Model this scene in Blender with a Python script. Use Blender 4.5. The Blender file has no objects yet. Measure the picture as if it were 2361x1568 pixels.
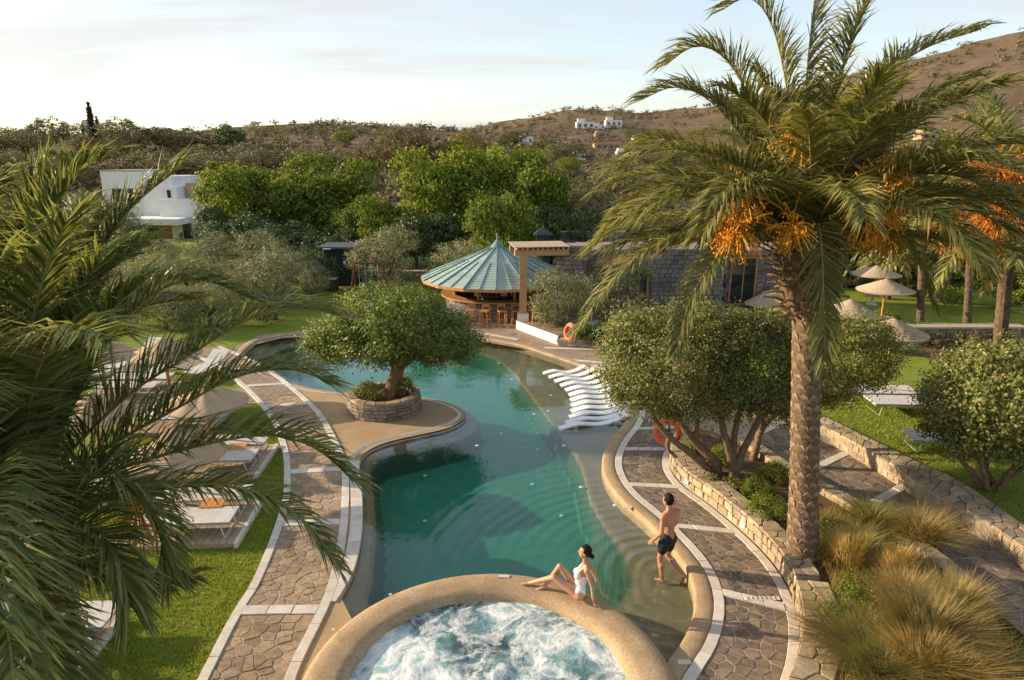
import bpy, bmesh, math, random
import numpy as np
from mathutils import Vector, Matrix
from mathutils.geometry import delaunay_2d_cdt

scene = bpy.context.scene
col = scene.collection
R = math.radians

# ------------------------------------------------------------------ camera
CAM_H, PITCH = 7.7, R(14.77)
cam_d = bpy.data.cameras.new('camera'); cam = bpy.data.objects.new('camera', cam_d); col.objects.link(cam)
cam.location = (0, 0, CAM_H); cam.rotation_euler = (R(90) - PITCH, 0, 0)
cam_d.lens = 24; cam_d.sensor_width = 36; cam_d.clip_start = 0.1; cam_d.clip_end = 20000
scene.camera = cam

# ------------------------------------------------------------------ sky and sun
SUN_AZ = R(-77)          # azimuth from +Y (view direction), negative = left
SUN_EL = R(17)
sun_dir = Vector((math.sin(SUN_AZ) * math.cos(SUN_EL), math.cos(SUN_AZ) * math.cos(SUN_EL), math.sin(SUN_EL)))
w = bpy.data.worlds.new('World'); scene.world = w; w.use_nodes = True
nt = w.node_tree; nt.nodes.clear()
out = nt.nodes.new('ShaderNodeOutputWorld'); bg = nt.nodes.new('ShaderNodeBackground')
sky = nt.nodes.new('ShaderNodeTexSky'); sky.sky_type = 'NISHITA'; sky.sun_disc = False
sky.sun_elevation = SUN_EL; sky.sun_rotation = SUN_AZ
sky.altitude = 50; sky.air_density = 1.0; sky.dust_density = 1.0; sky.ozone_density = 1.0
bg.inputs['Strength'].default_value = 0.15
# thin high cloud: noise on the view direction projected on a high flat layer
geo = nt.nodes.new('ShaderNodeTexCoord')
sep = nt.nodes.new('ShaderNodeSeparateXYZ'); nt.links.new(geo.outputs['Generated'], sep.inputs[0])
mx = nt.nodes.new('ShaderNodeMath'); mx.operation = 'MAXIMUM'; mx.inputs[1].default_value = 0.0; nt.links.new(sep.outputs['Z'], mx.inputs[0])
addz = nt.nodes.new('ShaderNodeMath'); addz.operation = 'ADD'; addz.inputs[1].default_value = 0.12; nt.links.new(mx.outputs[0], addz.inputs[0])
dvx = nt.nodes.new('ShaderNodeMath'); dvx.operation = 'DIVIDE'; nt.links.new(sep.outputs['X'], dvx.inputs[0]); nt.links.new(addz.outputs[0], dvx.inputs[1])
dvy = nt.nodes.new('ShaderNodeMath'); dvy.operation = 'DIVIDE'; nt.links.new(sep.outputs['Y'], dvy.inputs[0]); nt.links.new(addz.outputs[0], dvy.inputs[1])
cmb = nt.nodes.new('ShaderNodeCombineXYZ'); nt.links.new(dvx.outputs[0], cmb.inputs[0]); nt.links.new(dvy.outputs[0], cmb.inputs[1])
mp = nt.nodes.new('ShaderNodeMapping'); mp.inputs['Scale'].default_value = (0.30, 0.75, 1); mp.inputs['Location'].default_value = (5.7, 0.5, 3.1)
mp.inputs['Rotation'].default_value = (0, 0, R(25))
nt.links.new(cmb.outputs[0], mp.inputs[0])
nz = nt.nodes.new('ShaderNodeTexNoise'); nz.inputs['Scale'].default_value = 0.9; nz.inputs['Detail'].default_value = 7; nz.inputs['Roughness'].default_value = 0.55; nz.inputs['Distortion'].default_value = 0.5
nt.links.new(mp.outputs[0], nz.inputs['Vector'])
rp = nt.nodes.new('ShaderNodeValToRGB'); rp.color_ramp.elements[0].position = 0.46; rp.color_ramp.elements[1].position = 0.64
nt.links.new(nz.outputs['Fac'], rp.inputs[0])
cm = nt.nodes.new('ShaderNodeMapRange'); cm.inputs['To Min'].default_value = 0.34; cm.inputs['To Max'].default_value = 0.85; nt.links.new(rp.outputs[0], cm.inputs['Value'])   # a thin veil everywhere, thicker streaks in places
hz = nt.nodes.new('ShaderNodeMixRGB'); hz.inputs[2].default_value = (2.7, 2.62, 2.5, 1)
nt.links.new(cm.outputs[0], hz.inputs[0]); nt.links.new(sky.outputs[0], hz.inputs[1])
nt.links.new(hz.outputs[0], bg.inputs[0]); nt.links.new(bg.outputs[0], out.inputs[0])

sd = bpy.data.lights.new('sun', 'SUN'); sun = bpy.data.objects.new('sun', sd); col.objects.link(sun)
sd.energy = 4.3; sd.angle = R(0.6); sd.color = (1.0, 0.79, 0.55)
sun.rotation_euler = (-sun_dir).to_track_quat('-Z', 'Y').to_euler()
sun.location = (-40, 10, 30)

scene.view_settings.view_transform = 'Standard'; scene.view_settings.look = 'None'
scene.view_settings.exposure = 1.0; scene.view_settings.gamma = 1.0
scene.view_settings.use_curve_mapping = False
scene.render.engine = 'CYCLES'
scene.cycles.use_denoising = True
scene.cycles.max_bounces = 5; scene.cycles.transparent_max_bounces = 12
scene.cycles.diffuse_bounces = 3; scene.cycles.glossy_bounces = 2; scene.cycles.transmission_bounces = 4
scene.cycles.volume_bounces = 0
scene.cycles.caustics_reflective = False; scene.cycles.caustics_refractive = False

# ------------------------------------------------------------------ surveying: a sight line from the camera station to a level or a plane
F, CX, CY = 1574.0, 1180.5, 784.0
def ray(x, y):
    dx = (x - CX) / F; dy = -(y - CY) / F
    return np.array([dx, math.cos(PITCH) + dy * math.sin(PITCH), -math.sin(PITCH) + dy * math.cos(PITCH)])
def P(x, y, z=0.0):
    d = ray(x, y); t = (z - CAM_H) / d[2]
    return np.array([d[0] * t, d[1] * t, z])
def U(x, y, Y):
    d = ray(x, y); t = Y / d[1]
    return np.array([d[0] * t, Y, CAM_H + d[2] * t])
def PL(pts, z=0.0): return np.array([P(x, y, z)[:2] for x, y in pts])

# ------------------------------------------------------------------ object helpers
def link(o, parent=None):
    col.objects.link(o)
    if parent is not None: o.parent = parent
    return o
def wloc(o):
    v = Vector((0, 0, 0))
    while o is not None: v += o.location; o = o.parent
    return np.array(v)
def tag(o, label=None, cat=None, group=None, kind=None):
    if label: o['label'] = label
    if cat: o['category'] = cat
    if group: o['group'] = group
    if kind: o['kind'] = kind
    return o
def thing(name, label, cat, loc=(0, 0, 0), group=None, rz=0.0):
    o = bpy.data.objects.new(name, None); o.empty_display_size = 0.2
    o.location = [float(v) for v in loc]; o.rotation_euler = (0, 0, rz)
    link(o); return tag(o, label, cat, group)
def copy_tree(o, parent=None):
    c = o.copy(); col.objects.link(c); c.parent = parent
    for ch in list(o.children): copy_tree(ch, c)
    return c
def arr_mesh(name, V, Fc, mats=None, midx=None, smooth=False):
    """V (n,3), Fc: (m,k) int array of equal-size faces or a list of tuples."""
    me = bpy.data.meshes.new(name)
    if isinstance(Fc, np.ndarray):
        V = np.asarray(V, dtype=np.float32); m, k = Fc.shape
        me.vertices.add(len(V)); me.vertices.foreach_set('co', V.ravel())
        me.loops.add(m * k); me.loops.foreach_set('vertex_index', Fc.astype(np.int32).ravel())
        me.polygons.add(m); me.polygons.foreach_set('loop_start', np.arange(0, m * k, k, dtype=np.int32))
        try: me.polygons.foreach_set('loop_total', np.full(m, k, dtype=np.int32))
        except Exception: pass
        me.update(calc_edges=True)
    else:
        me.from_pydata([tuple(map(float, v)) for v in V], [], [tuple(map(int, f)) for f in Fc]); me.update()
    if mats is not None:
        for mm in (mats if isinstance(mats, (list, tuple)) else [mats]): me.materials.append(mm)
    if midx is not None: me.polygons.foreach_set('material_index', np.asarray(midx, dtype=np.int32))
    if smooth: me.polygons.foreach_set('use_smooth', np.ones(len(me.polygons), dtype=bool))
    return me
def mobj(name, me, parent=None, loc=(0, 0, 0)):
    o = bpy.data.objects.new(name, me); o.location = [float(v) for v in loc]; return link(o, parent)

class MB:
    def __init__(s): s.V = []; s.F = []; s.mi = []; s.cur = 0
    def add(s, V, Fc):
        n = len(s.V); s.V.extend([tuple(map(float, v)) for v in V])
        for f in Fc: s.F.append(tuple(int(i) + n for i in f)); s.mi.append(s.cur)
        return s
    def box(s, c, sz, rz=0.0, top=1.0, M=None):
        hx, hy, hz = sz[0] / 2, sz[1] / 2, sz[2] / 2
        v = [(-hx, -hy, -hz), (hx, -hy, -hz), (hx, hy, -hz), (-hx, hy, -hz), (-hx * top, -hy * top, hz), (hx * top, -hy * top, hz), (hx * top, hy * top, hz), (-hx * top, hy * top, hz)]
        ca, sa = math.cos(rz), math.sin(rz)
        if M is None: v = [(c[0] + x * ca - y * sa, c[1] + x * sa + y * ca, c[2] + z) for x, y, z in v]
        else: v = [tuple(M @ Vector(q) + Vector(c)) for q in v]
        return s.add(v, [(0, 3, 2, 1), (4, 5, 6, 7), (0, 1, 5, 4), (1, 2, 6, 5), (2, 3, 7, 6), (3, 0, 4, 7)])
    def tube(s, pts, rad, seg=8, cap=True, jit=0.0, rng=None, flat=1.0):
        pts = [Vector(map(float, p)) for p in pts]; n = len(pts)
        if not hasattr(rad, '__len__'): rad = [rad] * n
        base = len(s.V); V = []; up = None
        for i, p in enumerate(pts):
            t = (pts[min(i + 1, n - 1)] - pts[max(i - 1, 0)])
            if t.length < 1e-9: t = Vector((0, 0, 1))
            t.normalize()
            if up is None:
                up = Vector((0, 0, 1)) if abs(t.z) < 0.9 else Vector((1, 0, 0))
            a = t.cross(up)
            if a.length < 1e-6: a = t.orthogonal()
            a.normalize(); b = a.cross(t).normalized(); up = b
            for k in range(seg):
                th = 2 * math.pi * k / seg
                r = rad[i] * (1 + (rng.uniform(-jit, jit) if rng else 0))
                V.append(tuple(p + a * (r * math.cos(th)) + b * (r * flat * math.sin(th))))
        Fc = []
        for i in range(n - 1):
            for k in range(seg):
                k2 = (k + 1) % seg
                Fc.append((i * seg + k, i * seg + k2, (i + 1) * seg + k2, (i + 1) * seg + k))
        if cap:
            Fc.append(tuple(range(seg))); Fc.append(tuple((n - 1) * seg + k for k in reversed(range(seg))))
        return s.add(V, Fc)
    def lathe(s, prof, c=(0, 0, 0), seg=24, wob=None, close=False):
        V = []; n = len(prof)
        for i, (r, z) in enumerate(prof):
            for k in range(seg):
                th = 2 * math.pi * k / seg
                rr = r * (wob(th, i) if wob else 1.0)
                V.append((c[0] + rr * math.cos(th), c[1] + rr * math.sin(th), c[2] + z))
        Fc = []
        m = n if close else n - 1
        for i in range(m):
            j = (i + 1) % n
            for k in range(seg):
                k2 = (k + 1) % seg
                Fc.append((i * seg + k, i * seg + k2, j * seg + k2, j * seg + k))
        if not close:
            if prof[0][0] > 1e-4: Fc.append(tuple(reversed(range(seg))))
            if prof[-1][0] > 1e-4: Fc.append(tuple((n - 1) * seg + k for k in range(seg)))
        return s.add(V, Fc)
    def prism(s, poly, z0, z1):
        n = len(poly); V = [(p[0], p[1], z0) for p in poly] + [(p[0], p[1], z1) for p in poly]
        Fc = [tuple(reversed(range(n))), tuple(range(n, 2 * n))] + [(i, (i + 1) % n, n + (i + 1) % n, n + i) for i in range(n)]
        return s.add(V, Fc)
    def sweep(s, A, prof, closed=False):
        """A: list of (pos2d, normal2d); prof: closed section [(offset, z)]"""
        n = len(A); m = len(prof); V = []
        for p, nn in A:
            for off, z in prof: V.append((p[0] + nn[0] * off, p[1] + nn[1] * off, z))
        Fc = []
        for i in range(n if closed else n - 1):
            j = (i + 1) % n
            for k in range(m):
                k2 = (k + 1) % m
                Fc.append((i * m + k, i * m + k2, j * m + k2, j * m + k))
        if not closed:
            Fc.append(tuple(range(m))); Fc.append(tuple((n - 1) * m + k for k in reversed(range(m))))
        return s.add(V, Fc)
    def build(s, name, mats, parent=None, smooth=False, world=True, loc=None, fix=True):
        V = np.array(s.V)
        if loc is not None: V = V - np.array(loc)
        if world and parent is not None: V = V - wloc(parent)
        me = arr_mesh(name, V, s.F, mats, s.mi if isinstance(mats, (list, tuple)) else None, smooth)
        if fix:
            bm = bmesh.new(); bm.from_mesh(me); bmesh.ops.recalc_face_normals(bm, faces=bm.faces); bm.to_mesh(me); bm.free()
        return mobj(name, me, parent, loc if loc is not None else (0, 0, 0))
def smooth_auto(o, ang=40):
    me = o.data; me.polygons.foreach_set('use_smooth', np.ones(len(me.polygons), dtype=bool))
    bm = bmesh.new(); bm.from_mesh(me)
    for e in bm.edges:
        if len(e.link_faces) == 2 and e.calc_face_angle(0) > R(ang): e.smooth = False
    bm.to_mesh(me); bm.free(); return o

# ------------------------------------------------------------------ curves
def smooth_line(pts, step=0.25, it=2, closed=False):
    p = np.array(pts, float)
    for _ in range(it):
        if closed:
            q = np.roll(p, -1, 0); a = p * .75 + q * .25; b = p * .25 + q * .75
            p = np.stack([a, b], 1).reshape(-1, p.shape[1])
        else:
            a = p[:-1] * .75 + p[1:] * .25; b = p[:-1] * .25 + p[1:] * .75
            p = np.vstack([p[:1], np.stack([a, b], 1).reshape(-1, p.shape[1]), p[-1:]])
    return resample(p, step, closed)
def resample(p, step=None, closed=False, n=None):
    if closed: p = np.vstack([p, p[:1]])
    d = np.r_[0, np.cumsum(np.linalg.norm(np.diff(p, axis=0), axis=1))]
    if n is None: n = max(2, int(d[-1] / step) + 1)
    t = np.linspace(0, d[-1], n)
    q = np.stack([np.interp(t, d, p[:, k]) for k in range(p.shape[1])], 1)
    return q[:-1] if closed else q
def normals2(p, side=1):
    t = np.gradient(p, axis=0); t /= np.linalg.norm(t, axis=1)[:, None] + 1e-9
    return np.stack([t[:, 1], -t[:, 0]], 1) * side
def offset(p, d, side=1): return p + normals2(p, side) * d
def inpoly(px, py, poly):
    x, y = poly[:, 0], poly[:, 1]; x2, y2 = np.roll(x, -1), np.roll(y, -1)
    px = np.asarray(px)[..., None]; py = np.asarray(py)[..., None]
    c = ((y > py) != (y2 > py)) & (px < (x2 - x) * (py - y) / (y2 - y + 1e-12) + x)
    return c.sum(-1) % 2 == 1
def dist_poly(px, py, poly, closed=True):
    a = poly if closed else poly[:-1]; b = np.roll(poly, -1, 0) if closed else poly[1:]
    best = np.full(np.shape(px), 1e9)
    for (x0, y0), (x1, y1) in zip(a, b):
        dx, dy = x1 - x0, y1 - y0; L = dx * dx + dy * dy + 1e-12
        t = np.clip(((px - x0) * dx + (py - y0) * dy) / L, 0, 1)
        best = np.minimum(best, np.hypot(px - x0 - t * dx, py - y0 - t * dy))
    return best
def flat_poly(name, outer, holes, z, mat, parent=None, extra=None, zf=None):
    """triangulated sheet with holes"""
    vs = [Vector(p) for p in outer]; es = [(i, (i + 1) % len(outer)) for i in range(len(outer))]
    for h in holes:
        n = len(vs); vs += [Vector(p) for p in h]; es += [(n + i, n + (i + 1) % len(h)) for i in range(len(h))]
    if extra is not None: vs += [Vector(p) for p in extra]
    ov, oe, of, _, _, _ = delaunay_2d_cdt(vs, es, [], 0, 1e-5)
    V = np.array([(v.x, v.y) for v in ov]); Fc = np.array([f for f in of if len(f) == 3])
    c = V[Fc].mean(1); keep = inpoly(c[:, 0], c[:, 1], np.array(outer))
    for h in holes: keep &= ~inpoly(c[:, 0], c[:, 1], np.array(h))
    Fc = Fc[keep]
    a = V[Fc]; cr = (a[:, 1, 0] - a[:, 0, 0]) * (a[:, 2, 1] - a[:, 0, 1]) - (a[:, 1, 1] - a[:, 0, 1]) * (a[:, 2, 0] - a[:, 0, 0])
    Fc[cr < 0] = Fc[cr < 0][:, ::-1]
    Z = np.full(len(V), float(z)) if zf is None else zf(V[:, 0], V[:, 1])
    me = arr_mesh(name, np.c_[V, Z], Fc, mat)
    return mobj(name, me, parent)

# ------------------------------------------------------------------ materials
def newmat(name):
    m = bpy.data.materials.new(name); m.use_nodes = True; n = m.node_tree; n.nodes.clear()
    o = n.nodes.new('ShaderNodeOutputMaterial'); b = n.nodes.new('ShaderNodeBsdfPrincipled')
    n.links.new(b.outputs[0], o.inputs[0]); return m, n, b, o
def c4(c): return (c[0], c[1], c[2], 1)
def nd(n, t, **kw):
    x = n.nodes.new(t)
    for k, v in kw.items(): setattr(x, k, v)
    return x
def ramp(n, stops, src=None):
    r = nd(n, 'ShaderNodeValToRGB'); e = r.color_ramp.elements
    while len(e) < len(stops): e.new(0.5)
    for q, (p, c) in zip(e, stops): q.position = p; q.color = c4(c)
    if src is not None: n.links.new(src, r.inputs[0])
    return r.outputs[0]
def noise(n, scale, detail=5, rough=0.6, vec=None, dist=0.0):
    x = nd(n, 'ShaderNodeTexNoise'); x.inputs['Scale'].default_value = scale; x.inputs['Detail'].default_value = detail
    x.inputs['Roughness'].default_value = rough; x.inputs['Distortion'].default_value = dist
    if vec is not None: n.links.new(vec, x.inputs['Vector'])
    return x.outputs['Fac']
def mixc(n, fac, a, b, mode='MIX'):
    x = nd(n, 'ShaderNodeMixRGB', blend_type=mode)
    for i, v in ((0, fac), (1, a), (2, b)):
        if isinstance(v, (int, float)): x.inputs[i].default_value = v
        elif isinstance(v, tuple): x.inputs[i].default_value = c4(v)
        else: n.links.new(v, x.inputs[i])
    return x.outputs[0]
def math_(n, op, a, b=None):
    x = nd(n, 'ShaderNodeMath', operation=op)
    for i, v in ((0, a), (1, b)):
        if v is None: continue
        if isinstance(v, (int, float)): x.inputs[i].default_value = v
        else: n.links.new(v, x.inputs[i])
    return x.outputs[0]
def bump(n, b, h, strength=0.4, dist=0.02):
    x = nd(n, 'ShaderNodeBump'); x.inputs['Strength'].default_value = strength; x.inputs['Distance'].default_value = dist
    n.links.new(h, x.inputs['Height']); n.links.new(x.outputs[0], b.inputs['Normal']); return x
def objco(n): return nd(n, 'ShaderNodeTexCoord').outputs['Object']
def worldco(n): return nd(n, 'ShaderNodeNewGeometry').outputs['Position']
def simple(name, c1, c2, scale=6, rough=0.8, bs=0.3, bd=0.01, detail=6, spec=0.3, fine=None, metallic=0.0, stops=(0.3, 0.7), rand=0.0):
    m, n, b, o = newmat(name); v = worldco(n)
    f = noise(n, scale, detail, 0.65, v)
    colr = ramp(n, [(stops[0], c1), (stops[1], c2)], f)
    if fine:
        f2 = noise(n, fine, 3, 0.6, v)
        colr = mixc(n, 0.5, colr, ramp(n, [(0.3, (0.25,) * 3), (0.7, (0.75,) * 3)], f2), 'OVERLAY')
        bump(n, b, f2, bs, bd)
    elif bs: bump(n, b, f, bs, bd)
    if rand:
        r = nd(n, 'ShaderNodeObjectInfo').outputs['Random']
        colr = mixc(n, 1.0, colr, ramp(n, [(0, (1 - rand,) * 3), (1, (1 + rand * .6,) * 3)], r), 'MULTIPLY')
    n.links.new(colr, b.inputs['Base Color']); b.inputs['Roughness'].default_value = rough
    b.inputs['Specular IOR Level'].default_value = spec; b.inputs['Metallic'].default_value = metallic
    return m
def stone_mat(name, cols, scale=9, rough=0.85, bs=0.5):
    """each separate stone takes its own tone, with mottling and fine relief"""
    m, n, b, o = newmat(name); v = worldco(n)
    r = nd(n, 'ShaderNodeObjectInfo').outputs['Random']
    k = len(cols); base = ramp(n, [(i / max(1, k - 1), c) for i, c in enumerate(cols)], r)
    st_ = noise(n, 1.1, 4, 0.6, v)
    base = mixc(n, 0.4, base, ramp(n, [(0.3, (0.25,) * 3), (0.7, (0.75,) * 3)], st_), 'OVERLAY')
    f = noise(n, scale, 6, 0.7, v); f2 = noise(n, scale * 9, 3, 0.6, v)
    colr = mixc(n, 0.75, base, ramp(n, [(0.25, (0.18,) * 3), (0.75, (0.82,) * 3)], f), 'OVERLAY')
    colr = mixc(n, 0.35, colr, ramp(n, [(0.3, (0.2,) * 3), (0.7, (0.8,) * 3)], f2), 'OVERLAY')
    n.links.new(colr, b.inputs['Base Color']); b.inputs['Roughness'].default_value = rough; b.inputs['Specular IOR Level'].default_value = 0.25
    bump(n, b, math_(n, 'ADD', f, f2), bs, 0.012); return m
def leaf_mat(name, cols, rough=0.5, trans=0.35, spec=0.35):
    m, n, b, o = newmat(name)
    g = nd(n, 'ShaderNodeNewGeometry').outputs['Random Per Island']
    base = ramp(n, [(i / max(1, len(cols) - 1), c) for i, c in enumerate(cols)], g)
    r = nd(n, 'ShaderNodeObjectInfo').outputs['Random']
    base = mixc(n, 1.0, base, ramp(n, [(0, (0.8, 0.82, 0.8)), (1, (1.18, 1.12, 1.0))], r), 'MULTIPLY')
    n.links.new(base, b.inputs['Base Color']); b.inputs['Roughness'].default_value = rough; b.inputs['Specular IOR Level'].default_value = spec
    t = nd(n, 'ShaderNodeBsdfTranslucent')
    n.links.new(mixc(n, 1.0, base, (1.25, 1.2, 0.7), 'MULTIPLY'), t.inputs[0])
    ms = nd(n, 'ShaderNodeMixShader'); ms.inputs[0].default_value = trans
    n.links.new(b.outputs[0], ms.inputs[1]); n.links.new(t.outputs[0], ms.inputs[2]); n.links.new(ms.outputs[0], o.inputs[0])
    return m
M = {}
M['lawn'] = simple('lawn_turf', (0.13, 0.175, 0.016), (0.23, 0.265, 0.034), 1.6, 0.9, 0.6, 0.03, 8, 0.2, fine=55)
M['grassblade'] = leaf_mat('grass_blades', [(0.17, 0.24, 0.02), (0.26, 0.32, 0.034), (0.34, 0.37, 0.07)], 0.6, 0.3)
M['soil'] = simple('bed_soil', (0.09, 0.055, 0.03), (0.22, 0.14, 0.07), 5, 0.95, 0.7, 0.03, 8, 0.1, fine=40)
M['coping'] = simple('coping_pebbledash', (0.32, 0.225, 0.13), (0.46, 0.335, 0.205), 2.4, 0.8, 0.6, 0.006, 7, 0.2, fine=30)
M['sand'] = simple('sand_resin', (0.34, 0.235, 0.13), (0.46, 0.33, 0.19), 1.3, 0.85, 0.5, 0.004, 7, 0.2, fine=34)
M['white_stone'] = simple('white_stone', (0.52, 0.46, 0.39), (0.70, 0.64, 0.56), 3.5, 0.75, 0.25, 0.004, 6, 0.3, fine=60, rand=0.1)
M['mortar'] = simple('mortar', (0.34, 0.265, 0.185), (0.48, 0.385, 0.28), 8, 0.95, 0.5, 0.01, 6, 0.1, fine=70)
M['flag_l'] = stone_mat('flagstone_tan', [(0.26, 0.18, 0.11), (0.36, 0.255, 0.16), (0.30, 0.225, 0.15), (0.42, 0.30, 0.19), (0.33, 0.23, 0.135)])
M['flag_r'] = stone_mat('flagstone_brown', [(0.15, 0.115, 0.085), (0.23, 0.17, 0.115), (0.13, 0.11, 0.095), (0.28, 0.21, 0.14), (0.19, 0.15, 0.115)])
M['wall_stone'] = stone_mat('wall_stone', [(0.30, 0.22, 0.13), (0.42, 0.33, 0.20), (0.36, 0.27, 0.16), (0.25, 0.20, 0.15), (0.48, 0.38, 0.24)])
M['grey_stone'] = stone_mat('grey_stone', [(0.17, 0.145, 0.12), (0.27, 0.23, 0.19), (0.32, 0.25, 0.17), (0.21, 0.19, 0.175)])
M['dark_stone'] = stone_mat('dark_stone', [(0.11, 0.105, 0.105), (0.18, 0.165, 0.155), (0.24, 0.20, 0.165), (0.14, 0.135, 0.14)])
def paving_material():
    m, n, b, o = newmat('far_flagstones'); v = worldco(n)
    wv = mixc(n, 0.12, v, nd(n, 'ShaderNodeTexNoise').outputs['Color'], 'ADD')
    vo = nd(n, 'ShaderNodeTexVoronoi', feature='DISTANCE_TO_EDGE'); vo.inputs['Scale'].default_value = 2.6; n.links.new(v, vo.inputs['Vector'])
    vc = nd(n, 'ShaderNodeTexVoronoi'); vc.inputs['Scale'].default_value = 2.6; n.links.new(v, vc.inputs['Vector'])
    sp = nd(n, 'ShaderNodeSeparateXYZ'); n.links.new(vc.outputs['Color'], sp.inputs[0])
    st = ramp(n, [(0, (0.20, 0.145, 0.095)), (0.5, (0.30, 0.215, 0.135)), (1, (0.25, 0.20, 0.15))], sp.outputs[0])
    f = noise(n, 14, 6, 0.7, v)
    st = mixc(n, 0.5, st, ramp(n, [(0.25, (0.2,) * 3), (0.75, (0.8,) * 3)], f), 'OVERLAY')
    jt = ramp(n, [(0.0, (0, 0, 0)), (0.05, (1, 1, 1))], vo.outputs['Distance'])
    n.links.new(mixc(n, jt, (0.34, 0.27, 0.19), st), b.inputs['Base Color']); b.inputs['Roughness'].default_value = 0.85
    bump(n, b, math_(n, 'ADD', math_(n, 'MULTIPLY', jt, 1.0), math_(n, 'MULTIPLY', f, 0.5)), 0.6, 0.015); return m
M['paving'] = paving_material()
M['white_paint'] = simple('white_render', (0.72, 0.70, 0.66), (0.82, 0.80, 0.77), 1.5, 0.7, 0.1, 0.003, 5, 0.3)
M['lounger_white'] = simple('white_resin', (0.76, 0.76, 0.74), (0.84, 0.83, 0.81), 3, 0.35, 0.0, 0.0, 3, 0.5)
M['mesh_white'] = simple('pale_textile', (0.50, 0.475, 0.435), (0.60, 0.57, 0.53), 5, 0.8, 0.2, 0.003, 3, 0.2, fine=120)
M['alu'] = simple('pale_metal', (0.6, 0.58, 0.54), (0.72, 0.7, 0.66), 4, 0.4, 0, 0, 2, 0.5, metallic=0.3)
M['wood'] = simple('warm_wood', (0.34, 0.16, 0.055), (0.50, 0.26, 0.10), 7, 0.6, 0.2, 0.004, 6, 0.3, rand=0.15)
M['pale_wood'] = simple('weathered_deck', (0.36, 0.26, 0.17), (0.52, 0.40, 0.28), 6, 0.8, 0.25, 0.004, 6, 0.2, rand=0.22)
M['post_wood'] = simple('post_wood', (0.40, 0.21, 0.085), (0.55, 0.31, 0.14), 5, 0.65, 0.2, 0.004, 6, 0.3)
M['dark_wood'] = simple('dark_wood', (0.05, 0.03, 0.018), (0.10, 0.06, 0.035), 8, 0.7, 0.2, 0.004, 5, 0.3)
M['orange_wood'] = simple('orange_wood', (0.50, 0.21, 0.05), (0.66, 0.31, 0.09), 8, 0.5, 0.15, 0.003, 5, 0.4)
M['bark'] = simple('olive_bark', (0.10, 0.065, 0.04), (0.30, 0.20, 0.12), 14, 0.9, 0.9, 0.03, 7, 0.15)
M['bark_dark'] = simple('dark_bark', (0.06, 0.045, 0.032), (0.19, 0.135, 0.09), 14, 0.9, 0.9, 0.03, 7, 0.15)
M['palm_dark'] = simple('far_palm_bark', (0.07, 0.05, 0.035), (0.19, 0.135, 0.09), 9, 0.95, 0.8, 0.03, 6, 0.1)
M['palm_bark'] = simple('palm_bark', (0.16, 0.105, 0.065), (0.40, 0.29, 0.20), 16, 0.9, 0.7, 0.02, 6, 0.15, rand=0.2)
M['stub'] = simple('cut_stalk', (0.19, 0.125, 0.07), (0.40, 0.28, 0.165), 12, 0.85, 0.4, 0.01, 5, 0.15, rand=0.25)
M['fibre'] = simple('palm_fibre', (0.09, 0.06, 0.038), (0.22, 0.15, 0.09), 20, 0.95, 0.8, 0.02, 6, 0.1)
M['teal_roof'] = simple('teal_metal_roof', (0.27, 0.36, 0.325), (0.35, 0.44, 0.40), 2.0, 0.5, 0.05, 0.003, 5, 0.5, rand=0.12)
M['teal_ridge'] = simple('teal_ridge', (0.10, 0.20, 0.185), (0.15, 0.27, 0.25), 3, 0.5, 0.05, 0.003, 4, 0.5)
M['dark_green'] = simple('dark_green_paint', (0.012, 0.03, 0.026), (0.022, 0.05, 0.042), 3, 0.6, 0.05, 0.003, 4, 0.4)
M['straw'] = simple('straw', (0.36, 0.27, 0.185), (0.56, 0.45, 0.33), 18, 0.95, 0.8, 0.03, 6, 0.1, fine=70)
M['canvas'] = simple('beige_canvas', (0.40, 0.285, 0.17), (0.48, 0.35, 0.22), 3, 0.9, 0.15, 0.004, 4, 0.15, fine=200)
M['orange'] = simple('buoy_orange', (0.75, 0.105, 0.015), (0.85, 0.15, 0.025), 4, 0.45, 0.05, 0.002, 3, 0.5)
M['buoy_white'] = simple('buoy_band', (0.7, 0.68, 0.64), (0.8, 0.78, 0.75), 4, 0.5, 0, 0, 3, 0.4)
M['cushion'] = simple('cream_cushion', (0.58, 0.53, 0.45), (0.70, 0.65, 0.57), 5, 0.9, 0.2, 0.004, 4, 0.2)
M['blue'] = simple('blue_plastic', (0.03, 0.10, 0.30), (0.05, 0.16, 0.40), 4, 0.5, 0, 0, 2, 0.4)
M['rust'] = simple('rust_red_metal', (0.16, 0.05, 0.025), (0.24, 0.085, 0.045), 6, 0.7, 0.1, 0.003, 4, 0.3)
M['tan_wall'] = simple('tan_render', (0.36, 0.25, 0.165), (0.46, 0.34, 0.235), 2, 0.85, 0.2, 0.01, 6, 0.2)
M['red_tile'] = simple('terracotta', (0.35, 0.13, 0.07), (0.48, 0.20, 0.11), 3, 0.8, 0.3, 0.02, 5, 0.2)
M['grey_roof'] = simple('grey_roof', (0.22, 0.18, 0.15), (0.32, 0.27, 0.225), 3, 0.85, 0.3, 0.02, 5, 0.2)
M['light'] = simple('lens_white', (0.80, 0.86, 0.86), (0.88, 0.92, 0.92), 5, 0.4, 0, 0, 2, 0.4)
M['bronze'] = simple('lamp_metal', (0.05, 0.055, 0.05), (0.10, 0.11, 0.10), 5, 0.5, 0, 0, 2, 0.5)
M['black'] = simple('black_fabric', (0.010, 0.011, 0.014), (0.022, 0.024, 0.03), 14, 0.75, 0.3, 0.01, 5, 0.3)
M['hair'] = simple('dark_hair', (0.010, 0.007, 0.005), (0.030, 0.018, 0.012), 60, 0.7, 0.8, 0.01, 4, 0.15)
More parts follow.
